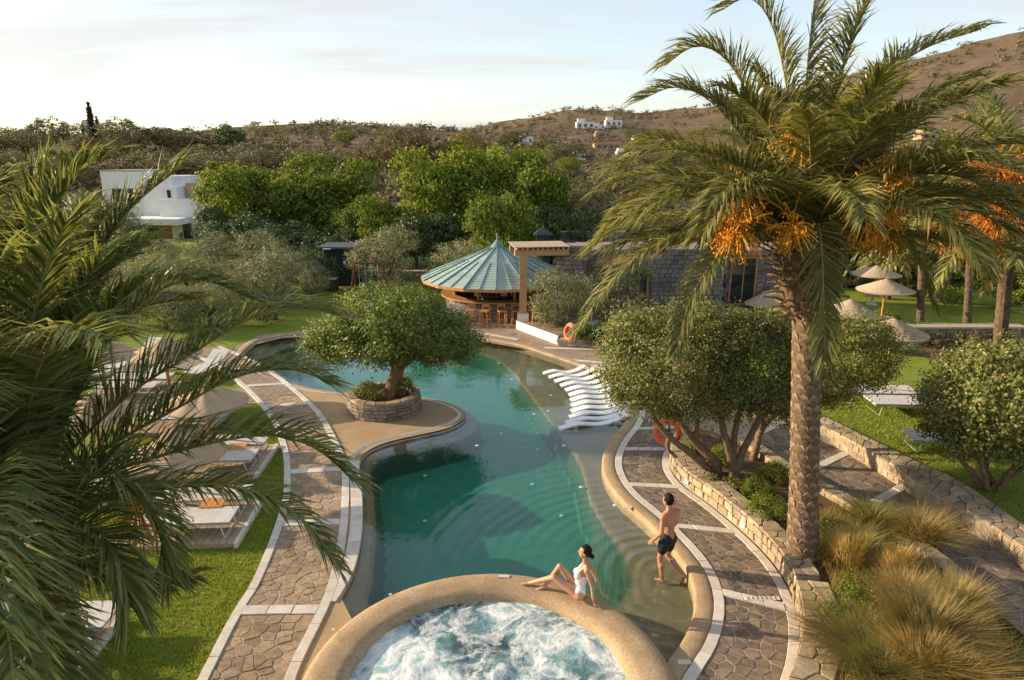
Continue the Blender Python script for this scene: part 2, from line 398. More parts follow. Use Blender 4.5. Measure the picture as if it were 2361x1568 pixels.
M['swimsuit'] = simple('white_swimsuit', (0.76, 0.72, 0.68), (0.84, 0.81, 0.77), 20, 0.7, 0.2, 0.004, 4, 0.3)
def skin_mat(name, a, b_):
    m, n, b, o = newmat(name); v = objco(n)
    f = noise(n, 9, 4, 0.6, v)
    n.links.new(ramp(n, [(0.3, a), (0.7, b_)], f), b.inputs['Base Color']); b.inputs['Roughness'].default_value = 0.5
    b.inputs['Subsurface Weight'].default_value = 0.15; b.inputs['Subsurface Radius'].default_value = (0.02, 0.008, 0.004)
    return m
M['skin_f'] = skin_mat('skin_tan', (0.46, 0.235, 0.135), (0.56, 0.30, 0.185))
M['skin_m'] = skin_mat('skin_bronze', (0.40, 0.185, 0.10), (0.50, 0.245, 0.14))
def glass_mat():
    m, n, b, o = newmat('window_glass'); b.inputs['Base Color'].default_value = (0.02, 0.028, 0.032, 1)
    b.inputs['Roughness'].default_value = 0.05; b.inputs['Specular IOR Level'].default_value = 0.7; return m
M['glass'] = glass_mat()
L_ISLE = [(0.062, 0.10, 0.026), (0.115, 0.175, 0.04), (0.185, 0.245, 0.055), (0.30, 0.33, 0.085)]
M['leaf_mastic'] = leaf_mat('mastic_leaves', L_ISLE)
M['leaf_olive'] = leaf_mat('olive_leaves', [(0.13, 0.15, 0.07), (0.20, 0.22, 0.11), (0.29, 0.30, 0.16), (0.35, 0.35, 0.20)], 0.55, 0.25)
M['leaf_bush'] = leaf_mat('bush_leaves', [(0.09, 0.12, 0.038), (0.155, 0.195, 0.056), (0.225, 0.26, 0.08), (0.33, 0.34, 0.12), (0.25, 0.19, 0.09)])
M['leaf_fig'] = leaf_mat('broad_leaves', [(0.06, 0.105, 0.018), (0.12, 0.18, 0.026), (0.20, 0.255, 0.04), (0.30, 0.32, 0.065)], 0.6, 0.4, 0.15)
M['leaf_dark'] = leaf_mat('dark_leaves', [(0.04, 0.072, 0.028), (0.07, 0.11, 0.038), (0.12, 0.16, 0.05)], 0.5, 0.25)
M['leaf_cypress'] = leaf_mat('cypress_leaves', [(0.014, 0.026, 0.016), (0.03, 0.045, 0.024)], 0.6, 0.1)
M['leaf_brown'] = leaf_mat('dry_leaves', [(0.10, 0.07, 0.035), (0.17, 0.12, 0.06), (0.14, 0.12, 0.05)], 0.7, 0.2)
M['leaf_gold'] = leaf_mat('autumn_leaves', [(0.17, 0.12, 0.025), (0.26, 0.18, 0.03), (0.14, 0.12, 0.03)], 0.6, 0.35)
M['leaf_lime'] = leaf_mat('lime_leaves', [(0.10, 0.15, 0.02), (0.17, 0.23, 0.03), (0.24, 0.29, 0.05)], 0.55, 0.4)
M['leaf_grove'] = leaf_mat('grove_leaves', [(0.12, 0.125, 0.06), (0.18, 0.175, 0.085), (0.25, 0.22, 0.11)], 0.6, 0.2)
M['scrub'] = leaf_mat('scrub_leaves', [(0.10, 0.10, 0.048), (0.15, 0.135, 0.064), (0.20, 0.16, 0.08), (0.13, 0.135, 0.052)], 0.8, 0.1)
M['frond'] = leaf_mat('frond_leaflets', [(0.10, 0.118, 0.036), (0.175, 0.185, 0.056), (0.265, 0.255, 0.085), (0.39, 0.34, 0.14)], 0.5, 0.38, 0.25)
M['frond_dk'] = leaf_mat('frond_leaflets_deep', [(0.08, 0.112, 0.036), (0.15, 0.185, 0.055), (0.24, 0.26, 0.085), (0.38, 0.35, 0.14)], 0.5, 0.38, 0.25)
M['frond_dry'] = leaf_mat('frond_dry', [(0.18, 0.12, 0.055), (0.27, 0.19, 0.09), (0.22, 0.16, 0.08)], 0.7, 0.2)
M['rachis'] = simple('frond_rib', (0.20, 0.19, 0.06), (0.34, 0.29, 0.11), 5, 0.5, 0.05, 0.002, 3, 0.4)
M['rachis_or'] = simple('orange_stalk', (0.55, 0.22, 0.02), (0.68, 0.31, 0.04), 5, 0.5, 0.05, 0.002, 3, 0.4)
M['date'] = leaf_mat('dates', [(0.66, 0.29, 0.02), (0.80, 0.40, 0.035), (0.55, 0.22, 0.015)], 0.5, 0.15)
M['date_red'] = leaf_mat('dates_red', [(0.66, 0.13, 0.012), (0.80, 0.22, 0.018), (0.50, 0.09, 0.01)], 0.5, 0.15)
M['grass_gold'] = leaf_mat('golden_grass', [(0.50, 0.36, 0.13), (0.64, 0.48, 0.20), (0.42, 0.31, 0.11)], 0.7, 0.4)
M['grass_brown'] = leaf_mat('feathery_grass', [(0.32, 0.24, 0.09), (0.46, 0.34, 0.14), (0.26, 0.23, 0.075)], 0.7, 0.35)
M['grass_olive'] = leaf_mat('olive_grass', [(0.18, 0.19, 0.05), (0.28, 0.27, 0.075), (0.38, 0.32, 0.11)], 0.7, 0.35)
def hill_mat():
    m, n, b, o = newmat('dry_hillside'); v = worldco(n)
    a = noise(n, 0.018, 8, 0.62, v); f = noise(n, 0.16, 8, 0.7, v, 0.4)
    dry = ramp(n, [(0.3, (0.155, 0.10, 0.07)), (0.55, (0.22, 0.145, 0.098)), (0.75, (0.32, 0.215, 0.135))], a)
    sc = ramp(n, [(0.36, (0, 0, 0)), (0.52, (1, 1, 1))], f)
    g = ramp(n, [(0.3, (0.08, 0.072, 0.038)), (0.7, (0.13, 0.105, 0.055))], noise(n, 0.5, 4, 0.6, v))
    n.links.new(mixc(n, math_(n, 'MULTIPLY', sc, 0.62), dry, g), b.inputs['Base Color']); b.inputs['Roughness'].default_value = 1.0; b.inputs['Specular IOR Level'].default_value = 0.05
    bump(n, b, f, 0.8, 1.5); return m
M['hill'] = hill_mat()
# ================================================================== THE SETTING
rng = random.Random(7); nr = np.random.default_rng(7)
DECK = 0.10
# pool outline, surveyed on the water level (z = 0)
right_px = [(1520, 1568), (1551, 1522), (1580, 1484), (1599, 1435), (1605, 1389), (1595, 1343), (1576, 1309), (1549, 1274), (1511, 1232), (1477, 1198), (1438, 1167), (1408, 1133), (1391, 1098), (1388, 1070), (1396, 1041), (1416, 1010), (1440, 984), (1452, 958), (1448, 925), (1428, 895), (1392, 870), (1336, 848), (1278, 828), (1238, 815), (1199, 801), (1130, 789)]
far_px = [(1060, 781), (960, 775), (850, 772), (740, 772), (650, 778), (590, 792), (560, 815)]
left_px = [(575, 845), (640, 878), (700, 898), (760, 908), (850, 914), (960, 919), (1030, 931), (1070, 950), (1079, 967), (1050, 988), (1010, 1000), (938, 1015), (888, 1027), (846, 1045), (826, 1072), (833, 1114), (837, 1167), (837, 1228), (827, 1293), (811, 1343), (775, 1400)]
rightL = smooth_line(PL(right_px), 0.22); farL = PL(far_px); leftL = smooth_line(PL(left_px), 0.2)
JC = np.array([-0.35, 8.38]); JR_O, JR_I = 2.78, 2.10
pool = np.vstack([rightL, farL, leftL, np.array([[-2.0, 9.2], [0.6, 7.6]])])
# deep basin outline
deep_px = [(1370, 1440), (1450, 1390), (1490, 1330), (1462, 1268), (1412, 1212), (1362, 1155), (1352, 1100), (1334, 1050), (1302, 1003), (1264, 955), (1215, 890), (1165, 830), (1110, 803), (1000, 788), (850, 782), (720, 784), (640, 795), (610, 825), (680, 872), (760, 897), (860, 905), (980, 910), (1060, 925), (1100, 950), (1102, 975), (1060, 1000), (1010, 1012), (938, 1026), (880, 1040), (850, 1062), (858, 1121), (866, 1198), (861, 1267), (855, 1332), (838, 1375), (900, 1420), (1100, 1450)]
deep = smooth_line(PL(deep_px), 0.25, 2, True)
# --- water shader
def water_mat():
    m, n, b, o = newmat('pool_water'); n.nodes.remove(b); v = worldco(n)
    s = nd(n, 'ShaderNodeMapping'); s.inputs['Scale'].default_value = (1.0, 1.0, 1); n.links.new(v, s.inputs[0])
    mp_ = nd(n, 'ShaderNodeMapping'); mp_.inputs['Location'].default_value = (-MAN[0], -MAN[1], 0); n.links.new(v, mp_.inputs[0])
    wv = nd(n, 'ShaderNodeTexWave', wave_type='RINGS', rings_direction='SPHERICAL'); wv.inputs['Scale'].default_value = 1.05
    wv.inputs['Distortion'].default_value = 2.2; wv.inputs['Detail'].default_value = 2.5; wv.inputs['Detail Scale'].default_value = 0.7
    n.links.new(mp_.outputs[0], wv.inputs['Vector'])
    ln = nd(n, 'ShaderNodeVectorMath', operation='LENGTH'); n.links.new(mp_.outputs[0], ln.inputs[0])
    fall = nd(n, 'ShaderNodeMapRange', interpolation_type='SMOOTHSTEP'); fall.inputs['From Min'].default_value = 0.6; fall.inputs['From Max'].default_value = 6.5
    fall.inputs['To Min'].default_value = 1; fall.inputs['To Max'].default_value = 0; n.links.new(ln.outputs['Value'], fall.inputs['Value'])
    rip = math_(n, 'MULTIPLY', wv.outputs['Fac'], math_(n, 'MULTIPLY', fall.outputs[0], 1.5))
    sw = noise(n, 1.1, 3, 0.5, v); fi = noise(n, 5.5, 3, 0.55, v)
    h = math_(n, 'ADD', rip, math_(n, 'ADD', math_(n, 'MULTIPLY', sw, 1.3), math_(n, 'MULTIPLY', fi, 0.30)))
    bp = nd(n, 'ShaderNodeBump'); bp.inputs['Strength'].default_value = 0.35; bp.inputs['Distance'].default_value = 0.022; n.links.new(h, bp.inputs['Height'])
    gm = nd(n, 'ShaderNodeNewGeometry'); dt = nd(n, 'ShaderNodeVectorMath', operation='DOT_PRODUCT')
    n.links.new(gm.outputs['Incoming'], dt.inputs[0]); n.links.new(bp.outputs[0], dt.inputs[1])
    one = math_(n, 'SUBTRACT', 1.0, math_(n, 'ABSOLUTE', dt.outputs['Value']))
    fres = math_(n, 'MINIMUM', math_(n, 'ADD', 0.045, math_(n, 'MULTIPLY', math_(n, 'POWER', one, 4.0), 0.92)), 1.0)   # Schlick, the same from both sides
    tr = nd(n, 'ShaderNodeBsdfTransparent'); tr.inputs[0].default_value = (0.97, 0.99, 0.98, 1)
    gl = nd(n, 'ShaderNodeBsdfGlossy'); gl.inputs['Roughness'].default_value = 0.015; n.links.new(bp.outputs[0], gl.inputs['Normal'])
    ms = nd(n, 'ShaderNodeMixShader'); n.links.new(fres, ms.inputs[0]); n.links.new(tr.outputs[0], ms.inputs[1]); n.links.new(gl.outputs[0], ms.inputs[2])
    n.links.new(ms.outputs[0], o.inputs['Surface'])
    ab = nd(n, 'ShaderNodeVolumeAbsorption'); ab.inputs['Color'].default_value = (0.0, 0.77, 0.69, 1); ab.inputs['Density'].default_value = 0.36
    n.links.new(ab.outputs[0], o.inputs['Volume'])
    return m
MAN = P(1533, 1340, -0.19)
M['water'] = water_mat()
def floor_mat():
    m, n, b, o = newmat('pool_floor'); v = worldco(n)
    sp = nd(n, 'ShaderNodeSeparateXYZ'); n.links.new(v, sp.inputs[0])
    f = noise(n, 3, 5, 0.6, v); f2 = noise(n, 90, 2, 0.6, v)
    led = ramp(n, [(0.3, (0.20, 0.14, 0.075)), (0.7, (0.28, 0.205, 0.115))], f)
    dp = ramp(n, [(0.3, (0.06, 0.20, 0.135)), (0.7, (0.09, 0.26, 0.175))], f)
    wl = ramp(n, [(0.3, (0.035, 0.075, 0.045)), (0.7, (0.055, 0.10, 0.06))], f)     # basin slopes coloured darker, shade painted in to mute the sun on them
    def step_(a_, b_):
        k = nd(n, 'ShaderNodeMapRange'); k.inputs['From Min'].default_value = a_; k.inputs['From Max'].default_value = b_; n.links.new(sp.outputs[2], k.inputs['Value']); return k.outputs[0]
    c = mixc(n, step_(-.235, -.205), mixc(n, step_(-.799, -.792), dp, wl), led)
    c = mixc(n, 0.35, c, ramp(n, [(0.3, (0.25,) * 3), (0.7, (0.75,) * 3)], f2), 'OVERLAY')
    n.links.new(c, b.inputs['Base Color']); b.inputs['Roughness'].default_value = 0.8; return m
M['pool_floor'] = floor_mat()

# --- pool floor: ledges at -0.18, basin at -0.8, a long ramp at the near right corner
def pool_depth(X, Y):
    ins = inpoly(X, Y, deep); d = dist_poly(X, Y, deep)
    rampw = np.clip(2.3 - 0.75 * np.hypot(X - 2.3, Y - 11.3), 0.16, 1.9)
    t = np.clip(d / rampw, 0, 1); t = t * t * (3 - 2 * t)
    z = np.where(ins, -0.20 - 0.60 * t, -0.18)
    dl = dist_poly(X, Y, leftL[len(leftL) // 2:], False)
    z = np.where(~ins & (X < -1.5) & (Y < 18), np.minimum(-0.04, -0.04 - 0.2 * np.clip(dl - 0.22, 0, 1)), z)
    return z
xs = np.arange(-17.5, 5.6, 0.09); ys = np.arange(7.0, 31.5, 0.09)
GX, GY = np.meshgrid(xs, ys); GZ = pool_depth(GX, GY)
near = inpoly(GX, GY, pool) | (dist_poly(GX, GY, pool) < 0.3)
idx = np.arange(GX.size).reshape(GX.shape)
q = np.stack([idx[:-1, :-1], idx[:-1, 1:], idx[1:, 1:], idx[1:, :-1]], -1).reshape(-1, 4)
keep = near.ravel()[q].any(1); q = q[keep]
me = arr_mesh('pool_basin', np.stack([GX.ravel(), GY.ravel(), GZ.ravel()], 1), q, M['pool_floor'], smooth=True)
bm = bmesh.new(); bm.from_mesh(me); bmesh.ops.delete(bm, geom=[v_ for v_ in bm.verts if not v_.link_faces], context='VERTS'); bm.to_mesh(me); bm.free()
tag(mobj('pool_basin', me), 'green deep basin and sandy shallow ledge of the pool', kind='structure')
# --- water body: closed volume, top sheet on the water level
npool = len(pool); big = np.array(pool)
wo = flat_poly('pool_water', pool, [], 0.0, M['water'])
me = wo.data; nv = len(me.vertices); tv = [tuple(v_.co) for v_ in me.vertices]; tf = [tuple(p_.vertices) for p_ in me.polygons]
from collections import Counter
ec = Counter(); 
for f in tf:
    for i in range(3): ec[(f[i], f[(i + 1) % 3])] += 1
sides = [(b_, a_, a_ + nv, b_ + nv) for (a_, b_) in ec if (b_, a_) not in ec]
wo.data = arr_mesh('pool_water', tv + [(x, y, -1.6) for x, y, z in tv], tf + [tuple(i + nv for i in reversed(f)) for f in tf] + sides, M['water'])
tag(wo, 'still green water of the freeform pool', kind='structure')

# --- the lawn and the ground around the pool, one sheet with the pool left open
outer = np.array([(-75, -25), (75, -25), (75, 66), (-75, 66)], float)
gx, gy = np.meshgrid(np.arange(-70, 71, 5.0), np.arange(-20, 66, 5.0))
def near_z(x, y):
    return 0.05 + 0.35 * np.clip((y - 36) / 25, 0, 1)
lawn = flat_poly('lawn', outer, [pool], 0.05, M['lawn'], extra=np.c_[gx.ravel(), gy.ravel()], zf=near_z)
tag(lawn, 'mown green lawn around the pool', kind='structure')

# --- hills: terrain with two ridges, in rings about the garden
def az_el(x, y):
    d = ray(x, y); return math.atan2(d[0], d[1]), math.atan2(d[2], math.hypot(d[0], d[1]))
r1 = [(0, 312), (200, 312), (450, 306), (560, 294), (700, 288), (800, 291), (950, 294), (1080, 303), (1200, 328), (1300, 350), (1450, 372), (1700, 378), (2361, 378)]
r2 = [(0, 335), (900, 330), (1080, 298), (1200, 276), (1300, 256), (1430, 253), (1500, 259), (1700, 232), (1850, 200), (2007, 157), (2200, 110), (2361, 70)]
A1 = np.array([az_el(*p) for p in r1]); A2 = np.array([az_el(*p) for p in r2])
def ridge(az, A, lo, hi): return np.interp(az, np.r_[-3.2, -1.4, A[:, 0], 1.3, 3.2], np.r_[lo, lo, A[:, 1], hi, hi])
from mathutils import noise as mnoise
def fbm(x, y, s, oct=4):
    v = 0; a = 1
    for k in range(oct):
        v += a * mnoise.noise(Vector((x * s, y * s, 3.7 + k))); s *= 2.1; a *= 0.5
    return v
def terr(x, y):
    r = math.hypot(x, y); az = math.atan2(x, y)
    e1 = float(ridge(az, A1, 0.03, 0.0)); e2 = float(ridge(az, A2, 0.0, 0.14))
    back = 1.0 if abs(az) < 1.7 else max(0.0, 1 - (abs(az) - 1.7) / 0.8)
    z1 = CAM_H + 260 * math.tan(e1); z2 = CAM_H + 750 * math.tan(e2)
    cr = [60, 78, 110, 180, 260, 340, 500, 750, 1100, 2500, 7000]
    zmid = max(z1 - 6, 0.45 * z1 + 0.0 * z2)
    cz = [0.2, 0.5, float(np.interp(z1, [6, 14], [1.6, 3.2])), 0.55 * z1 + 1, z1, min(zmid, max(z2 * .35, zmid)), zmid + (z2 - zmid) * 0.48, z2, z2 * 0.75, 0, -20]
    z = float(np.interp(r, cr, cz)) * back + 0.2 * (1 - back)
    amp = float(np.interp(r, [62, 90, 200, 700, 1500], [0, 0.4, 1.0, 3.0, 5.0]))
    return z + amp * fbm(x, y, 0.02) * (0.35 + 0.65 * back)
azs = np.concatenate([np.linspace(-math.pi, -1.0, 50)[:-1], np.linspace(-1.0, 1.0, 300), np.linspace(1.0, math.pi, 50)[1:]])
rs = np.concatenate([np.linspace(60, 280, 56), np.geomspace(290, 1200, 60), np.array([1500, 2200, 3500, 7000])])
V = np.array([(r * math.sin(a), r * math.cos(a), terr(r * math.sin(a), r * math.cos(a)) if r > 60.5 else -0.6) for r in rs for a in azs])
na = len(azs); ii = np.arange(len(rs) * na).reshape(len(rs), na)
q = np.stack([ii[:-1, :-1], ii[:-1, 1:], ii[1:, 1:], ii[1:, :-1]], -1).reshape(-1, 4)[:, ::-1]
q = q[:, ::-1]
hill = mobj('hills', arr_mesh('hills', V, q, M['hill'], smooth=True)); tag(hill, 'dry brown scrub-covered hills behind the garden', kind='structure')
def on_hill(x, y, r0=66):
    d = ray(x, y); hd = math.hypot(d[0], d[1])
    r = r0
    while r < 2000:
        t = r / hd; p = (d[0] * t, d[1] * t, CAM_H + d[2] * t)
        if p[2] <= terr(p[0], p[1]): return np.array([p[0], p[1], terr(p[0], p[1])]), r
        r *= 1.012
    return None, None

# --- coping round the pool
def band(name, line, o0, o1, z0, z1, mat, label, kind='structure', side=1, rnd=0.0, parent=None):
    nn = normals2(line, side); b = MB()
    if rnd: prof = [(o0, z0), (o0, z1 - rnd), (o0 + rnd * .35, z1 - rnd * .3), (o0 + rnd, z1), (o1 - rnd, z1), (o1 - rnd * .3, z1 - rnd * .3), (o1, z1 - rnd), (o1, z0)]
    else: prof = [(o0, z0), (o0, z1), (o1, z1), (o1, z0)]
    b.sweep(list(zip(line, nn)), prof)
    o = b.build(name, mat, parent)
    if rnd: smooth_auto(o, 50)
    if parent is None: tag(o, label, kind=kind)
    return o
RS = 1   # the land lies on the +normal side of the right edge
band('pool_coping', rightL, -0.02, 0.31, -0.55, DECK + 0.03, M['coping'], 'rounded sand-coloured coping on the right edge of the pool', rnd=0.05)
farC = resample(np.vstack([rightL[-1:], farL, leftL[:1]]), 0.4)
band('pool_coping', farC, -0.02, 0.31, -0.55, DECK + 0.02, M['coping'], 'sand-coloured coping along the far edge of the pool', rnd=0.04)
# white stone slabs next to the coping, laid piece by piece
def slabs(name, line, o0, o1, z0, z1, mat, step, parent, gap=0.012, side=1):
    L = np.r_[0, np.cumsum(np.linalg.norm(np.diff(line, axis=0), axis=1))]; nn = normals2(line, side)
    s = 0
    while s < L[-1] - 0.1:
        e = min(L[-1], s + step * rng.uniform(0.9, 1.1)); k = 4
        t = np.linspace(s + gap / 2, e - gap / 2, k)
        pt = np.stack([np.interp(t, L, line[:, 0]), np.interp(t, L, line[:, 1])], 1)
        pn = np.stack([np.interp(t, L, nn[:, 0]), np.interp(t, L, nn[:, 1])], 1)
        c = pt.mean(0) + pn.mean(0) * (o0 + o1) / 2
        b = MB(); b.sweep([(p - c, q_) for p, q_ in zip(pt, pn)], [(o0, z0), (o0, z1 - .006), (o0 + .006, z1), (o1 - .006, z1), (o1, z1 - .006), (o1, z0)])
        b.build(name, mat, parent, loc=None, world=False).location = (c[0], c[1], rng.uniform(-.003, .003))
        s = e
i_far = int(np.argmin(np.hypot(*(rightL - P(1336, 848)[:2]).T)))
nearR = rightL[:i_far]

# --- flagstone path: ribbon between two lines, mortar bed, crazy-paved stones, white cross bands
class Ribbon:
    def __init__(s, A, B, n=200):
        s.A = resample(np.array(A), n=n); s.B = resample(np.array(B), n=n)
        mid = (s.A + s.B) / 2; s.L = np.r_[0, np.cumsum(np.linalg.norm(np.diff(mid, axis=0), axis=1))]; s.len = s.L[-1]
        s.W = np.linalg.norm(s.A - s.B, axis=1)
    def at(s, u, v):
        a = np.stack([np.interp(u, s.L, s.A[:, k]) for k in (0, 1)], -1); b = np.stack([np.interp(u, s.L, s.B[:, k]) for k in (0, 1)], -1)
        v = np.asarray(v)[..., None]; return a * (1 - v) + b * v
    def width(s, u): return float(np.interp(u, s.L, s.W))
def clip_half(poly, p, q_):
    """keep the side of the bisector nearer p"""
    mx_, my_ = (p[0] + q_[0]) / 2, (p[1] + q_[1]) / 2; nx, ny = q_[0] - p[0], q_[1] - p[1]
    out_ = []
    for i in range(len(poly)):
        a, b = poly[i], poly[(i + 1) % len(poly)]
        da = (a[0] - mx_) * nx + (a[1] - my_) * ny; db = (b[0] - mx_) * nx + (b[1] - my_) * ny
        if da <= 0: out_.append(a)
        if (da < 0) != (db < 0):
            t = da / (da - db); out_.append((a[0] + (b[0] - a[0]) * t, a[1] + (b[1] - a[1]) * t))
    return out_
def crazy(L, W, size):
    nx, ny = max(1, round(L / size)), max(1, round(W / size)); pts = []
    for i in range(nx):
        for j in range(ny):
            pts.append(((i + .5 + rng.uniform(-.42, .42) + (.25 if j % 2 else -.25)) * L / nx, (j + .5 + rng.uniform(-.4, .4)) * W / ny))
    cells = []
    for p in pts:
        poly = [(0, 0), (L, 0), (L, W), (0, W)]
        for q_ in pts:
            if q_ is not p and abs(q_[0] - p[0]) < 3 * size and abs(q_[1] - p[1]) < 3 * size: poly = clip_half(poly, p, q_)
            if len(poly) < 3: break
        if len(poly) >= 3: cells.append(poly)
    return cells
def inset_poly(poly, d):
    p = np.array(poly); c = p.mean(0)
    # drop very short edges
    keep_ = [i for i in range(len(p)) if np.linalg.norm(p[i] - p[i - 1]) > 0.03]
    p = p[keep_] if len(keep_) >= 3 else p
    c = p.mean(0); r = np.linalg.norm(p - c, axis=1)
    return c + (p - c) * np.maximum(0.3, 1 - d * 1.3 / np.maximum(r, 1e-6))[:, None]
def stone_piece(name, pts, z0, z1, mat, parent, bev=0.012):
    c = pts.mean(0); n = len(pts); p = pts - c; r = np.linalg.norm(p, axis=1)[:, None]
    p2 = p * (1 - bev / np.maximum(r, 0.03))
    tx, ty = rng.uniform(-.012, .012), rng.uniform(-.012, .012); h = z1 + rng.uniform(-.004, .006)
    Vv = [(x, y, z0) for x, y in p] + [(x, y, h - bev * .6 + tx * x + ty * y) for x, y in p] + [(x, y, h + tx * x + ty * y) for x, y in p2]
    Fc = [tuple(range(2 * n, 3 * n))]
    for i in range(n):
        j = (i + 1) % n; Fc += [(i, j, n + j, n + i), (n + i, n + j, 2 * n + j, 2 * n + i)]
    a = sum(p[i][0] * p[(i + 1) % n][1] - p[(i + 1) % n][0] * p[i][1] for i in range(n))
    if a < 0: Fc = [tuple(reversed(f)) for f in Fc]
    return mobj(name, arr_mesh(name, Vv, Fc, mat), parent, (c[0], c[1], 0))
def subdivide(poly, d=0.12):
    out_ = []
    for i in range(len(poly)):
        a, b = np.array(poly[i]), np.array(poly[(i + 1) % len(poly)]); k = max(1, int(np.linalg.norm(b - a) / d))
        out_ += [tuple(a + (b - a) * t / k) for t in range(k)]
    return out_
def flag_path(name, label, A, B, z, mat, size, bands, bw=0.22, parent_kind='structure', limit=300, z_bed=None):
    rb = Ribbon(A, B); bed = MB(); n = 160
    us = np.linspace(0, rb.len, n); a = rb.at(us, np.zeros(n)); b_ = rb.at(us, np.ones(n))
    Vv = [(*p, z) for p in a] + [(*p, z) for p in b_]
    bed.add(Vv, [(i, i + 1, n + i + 1, n + i) for i in range(n - 1)])
    root = bed.build(name, M['mortar']); tag(root, label, kind='structure')
    edges = [0.0] + sorted(bands) + [rb.len]; cnt = 0; more = MB()
    for k in range(len(edges) - 1):
        u0 = edges[k] + (bw / 2 if k else 0); u1 = edges[k + 1] - (bw / 2 if k < len(edges) - 2 else 0)
        if u1 - u0 < 0.2: continue
        W = rb.width((u0 + u1) / 2)
        for poly in crazy(u1 - u0, W, size):
            p = inset_poly(poly, 0.009)
            if len(p) < 3: continue
            p = np.array([rb.at(u0 + x, y / W) for x, y in p])
            if cnt < limit: stone_piece('flagstone', p, z - .004, z + .008, mat, root, 0.008); cnt += 1
            else: more.add([(*q_, z + .001) for q_ in p] + [(*q_, z + .013) for q_ in p], [tuple(range(len(p), 2 * len(p)))] + [(i, (i + 1) % len(p), len(p) + (i + 1) % len(p), len(p) + i) for i in range(len(p))])
    if more.F: tag(more.build('far_flagstones', M['paving'], root), kind='stuff')
    for u in sorted(bands):
        if u <= 0 or u >= rb.len: continue
        vs = np.linspace(0, 1, 4)
        for j in range(3):
            qd = [rb.at(u - bw / 2 + .01, vs[j] + .006), rb.at(u + bw / 2 - .01, vs[j] + .006), rb.at(u + bw / 2 - .01, vs[j + 1] - .006), rb.at(u - bw / 2 + .01, vs[j + 1] - .006)]
            stone_piece('cross_slab', np.array(qd), z + .001, z + .024, M['white_stone'], root, 0.006)
    return root, rb
def u_of(rb, x, y, z=DECK):
    p = P(x, y, z)[:2]; mid = (rb.A + rb.B) / 2; return float(rb.L[np.argmin(np.hypot(*(mid - p).T))])
# right path
PA = offset(nearR, 0.50); PB = offset(nearR, 1.52)
tmp = Ribbon(PA, PB)
rb_bands = [u_of(tmp, x, y) for x, y in [(1745, 1385), (1620, 1222), (1500, 1122), (1470, 1035), (1480, 982), (1480, 940)]]
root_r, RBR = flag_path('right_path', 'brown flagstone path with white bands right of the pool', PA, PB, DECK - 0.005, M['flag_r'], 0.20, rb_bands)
slabs('edge_slab', nearR, 0.315, 0.495, 0.0, DECK + 0.018, M['white_stone'], 0.8, root_r)
slabs('outer_slab', nearR, 1.525, 1.70, 0.0, DECK + 0.012, M['white_stone'], 0.9, root_r)
# drain grating in the nearest cross band
dc = P(1757, 1382, DECK)
dr = thing('drain_grate', 'white slotted drain grate set in the near band of the right path', 'drain', (dc[0], dc[1], DECK + .02))
b = MB(); b.box((0, 0, .004), (.62, .10, .008)); b.build('plate', M['white_stone'], dr, world=False)
for k in range(7):
    b = MB(); b.box((-.24 + k * .08, 0, .0085), (.02, .07, .003)); b.build('slot', M['dark_wood'], dr, world=False)
# left path
lo_px = [(455, 1620), (480, 1568), (561, 1403), (600, 1350), (648, 1226), (670, 1149), (671, 1100), (668, 1040), (637, 958), (564, 882), (500, 838), (430, 805)]
li_px = [(640, 1620), (660, 1545), (734, 1406), (760, 1343), (783, 1226), (790, 1120), (785, 1060), (738, 964), (711, 934), (652, 882), (590, 838), (500, 800)]
LA = smooth_line(PL(li_px, DECK), 0.2); LB = smooth_line(PL(lo_px, DECK), 0.2)
tmp = Ribbon(LA, LB)
lb = [u_of(tmp, x, y) for x, y in [(650, 1408), (735, 1205), (725, 1085), (665, 933), (605, 890), (560, 850)]]
root_l, RBL = flag_path('left_path', 'tan flagstone path with white kerbs left of the pool', LA, LB, DECK - 0.005, M['flag_l'], 0.225, lb, 0.26)
slabs('kerb_slab', LB, 0.0, 0.16, 0.0, DECK + 0.02, M['white_stone'], 0.9, root_l, side=1 if normals2(LB)[20] @ (LB[20] - LA[20]) > 0 else -1)
sgn = 1 if normals2(LA)[20] @ (LA[20] - LB[20]) > 0 else -1
slabs('inner_slab', LA, 0.0, 0.17, 0.0, DECK + 0.02, M['white_stone'], 0.9, root_l, side=sgn)
i0 = int(np.argmin(np.hypot(*(leftL - P(826, 1072)[:2]).T)))
leftN = leftL[i0:]
sl = 1 if normals2(leftN)[10, 0] < 0 else -1
slabs('pool_slab', leftN, 0.0, 0.26, -0.05, DECK + 0.012, M['white_stone'], 0.7, root_l, side=sl)
b = MB(); b.sweep(list(zip(leftN, normals2(leftN, sl))), [(-0.0, -.4), (-0.0, 0.02), (.30, 0.02), (.30, -.4)]); o = b.build('pool_coping', M['coping']); tag(o, 'sand-coloured pool edge below the white slabs on the left', kind='structure')
# ground of paving between the pool slabs and the left path
fl = PL([(640, 1620), (660, 1545), (734, 1406), (760, 1343), (783, 1226), (790, 1120), (785, 1060), (738, 964), (711, 934), (652, 882), (590, 838), (560, 815)], DECK)
pen = np.vstack([fl, leftL[1:-1], np.array([[-2.3, 9.3], [-2.3, 6.3]])])
sp = flat_poly('pool_terrace', pen, [], DECK - 0.012, M['sand']); tag(sp, 'sand-coloured terrace round the island planter', kind='structure')
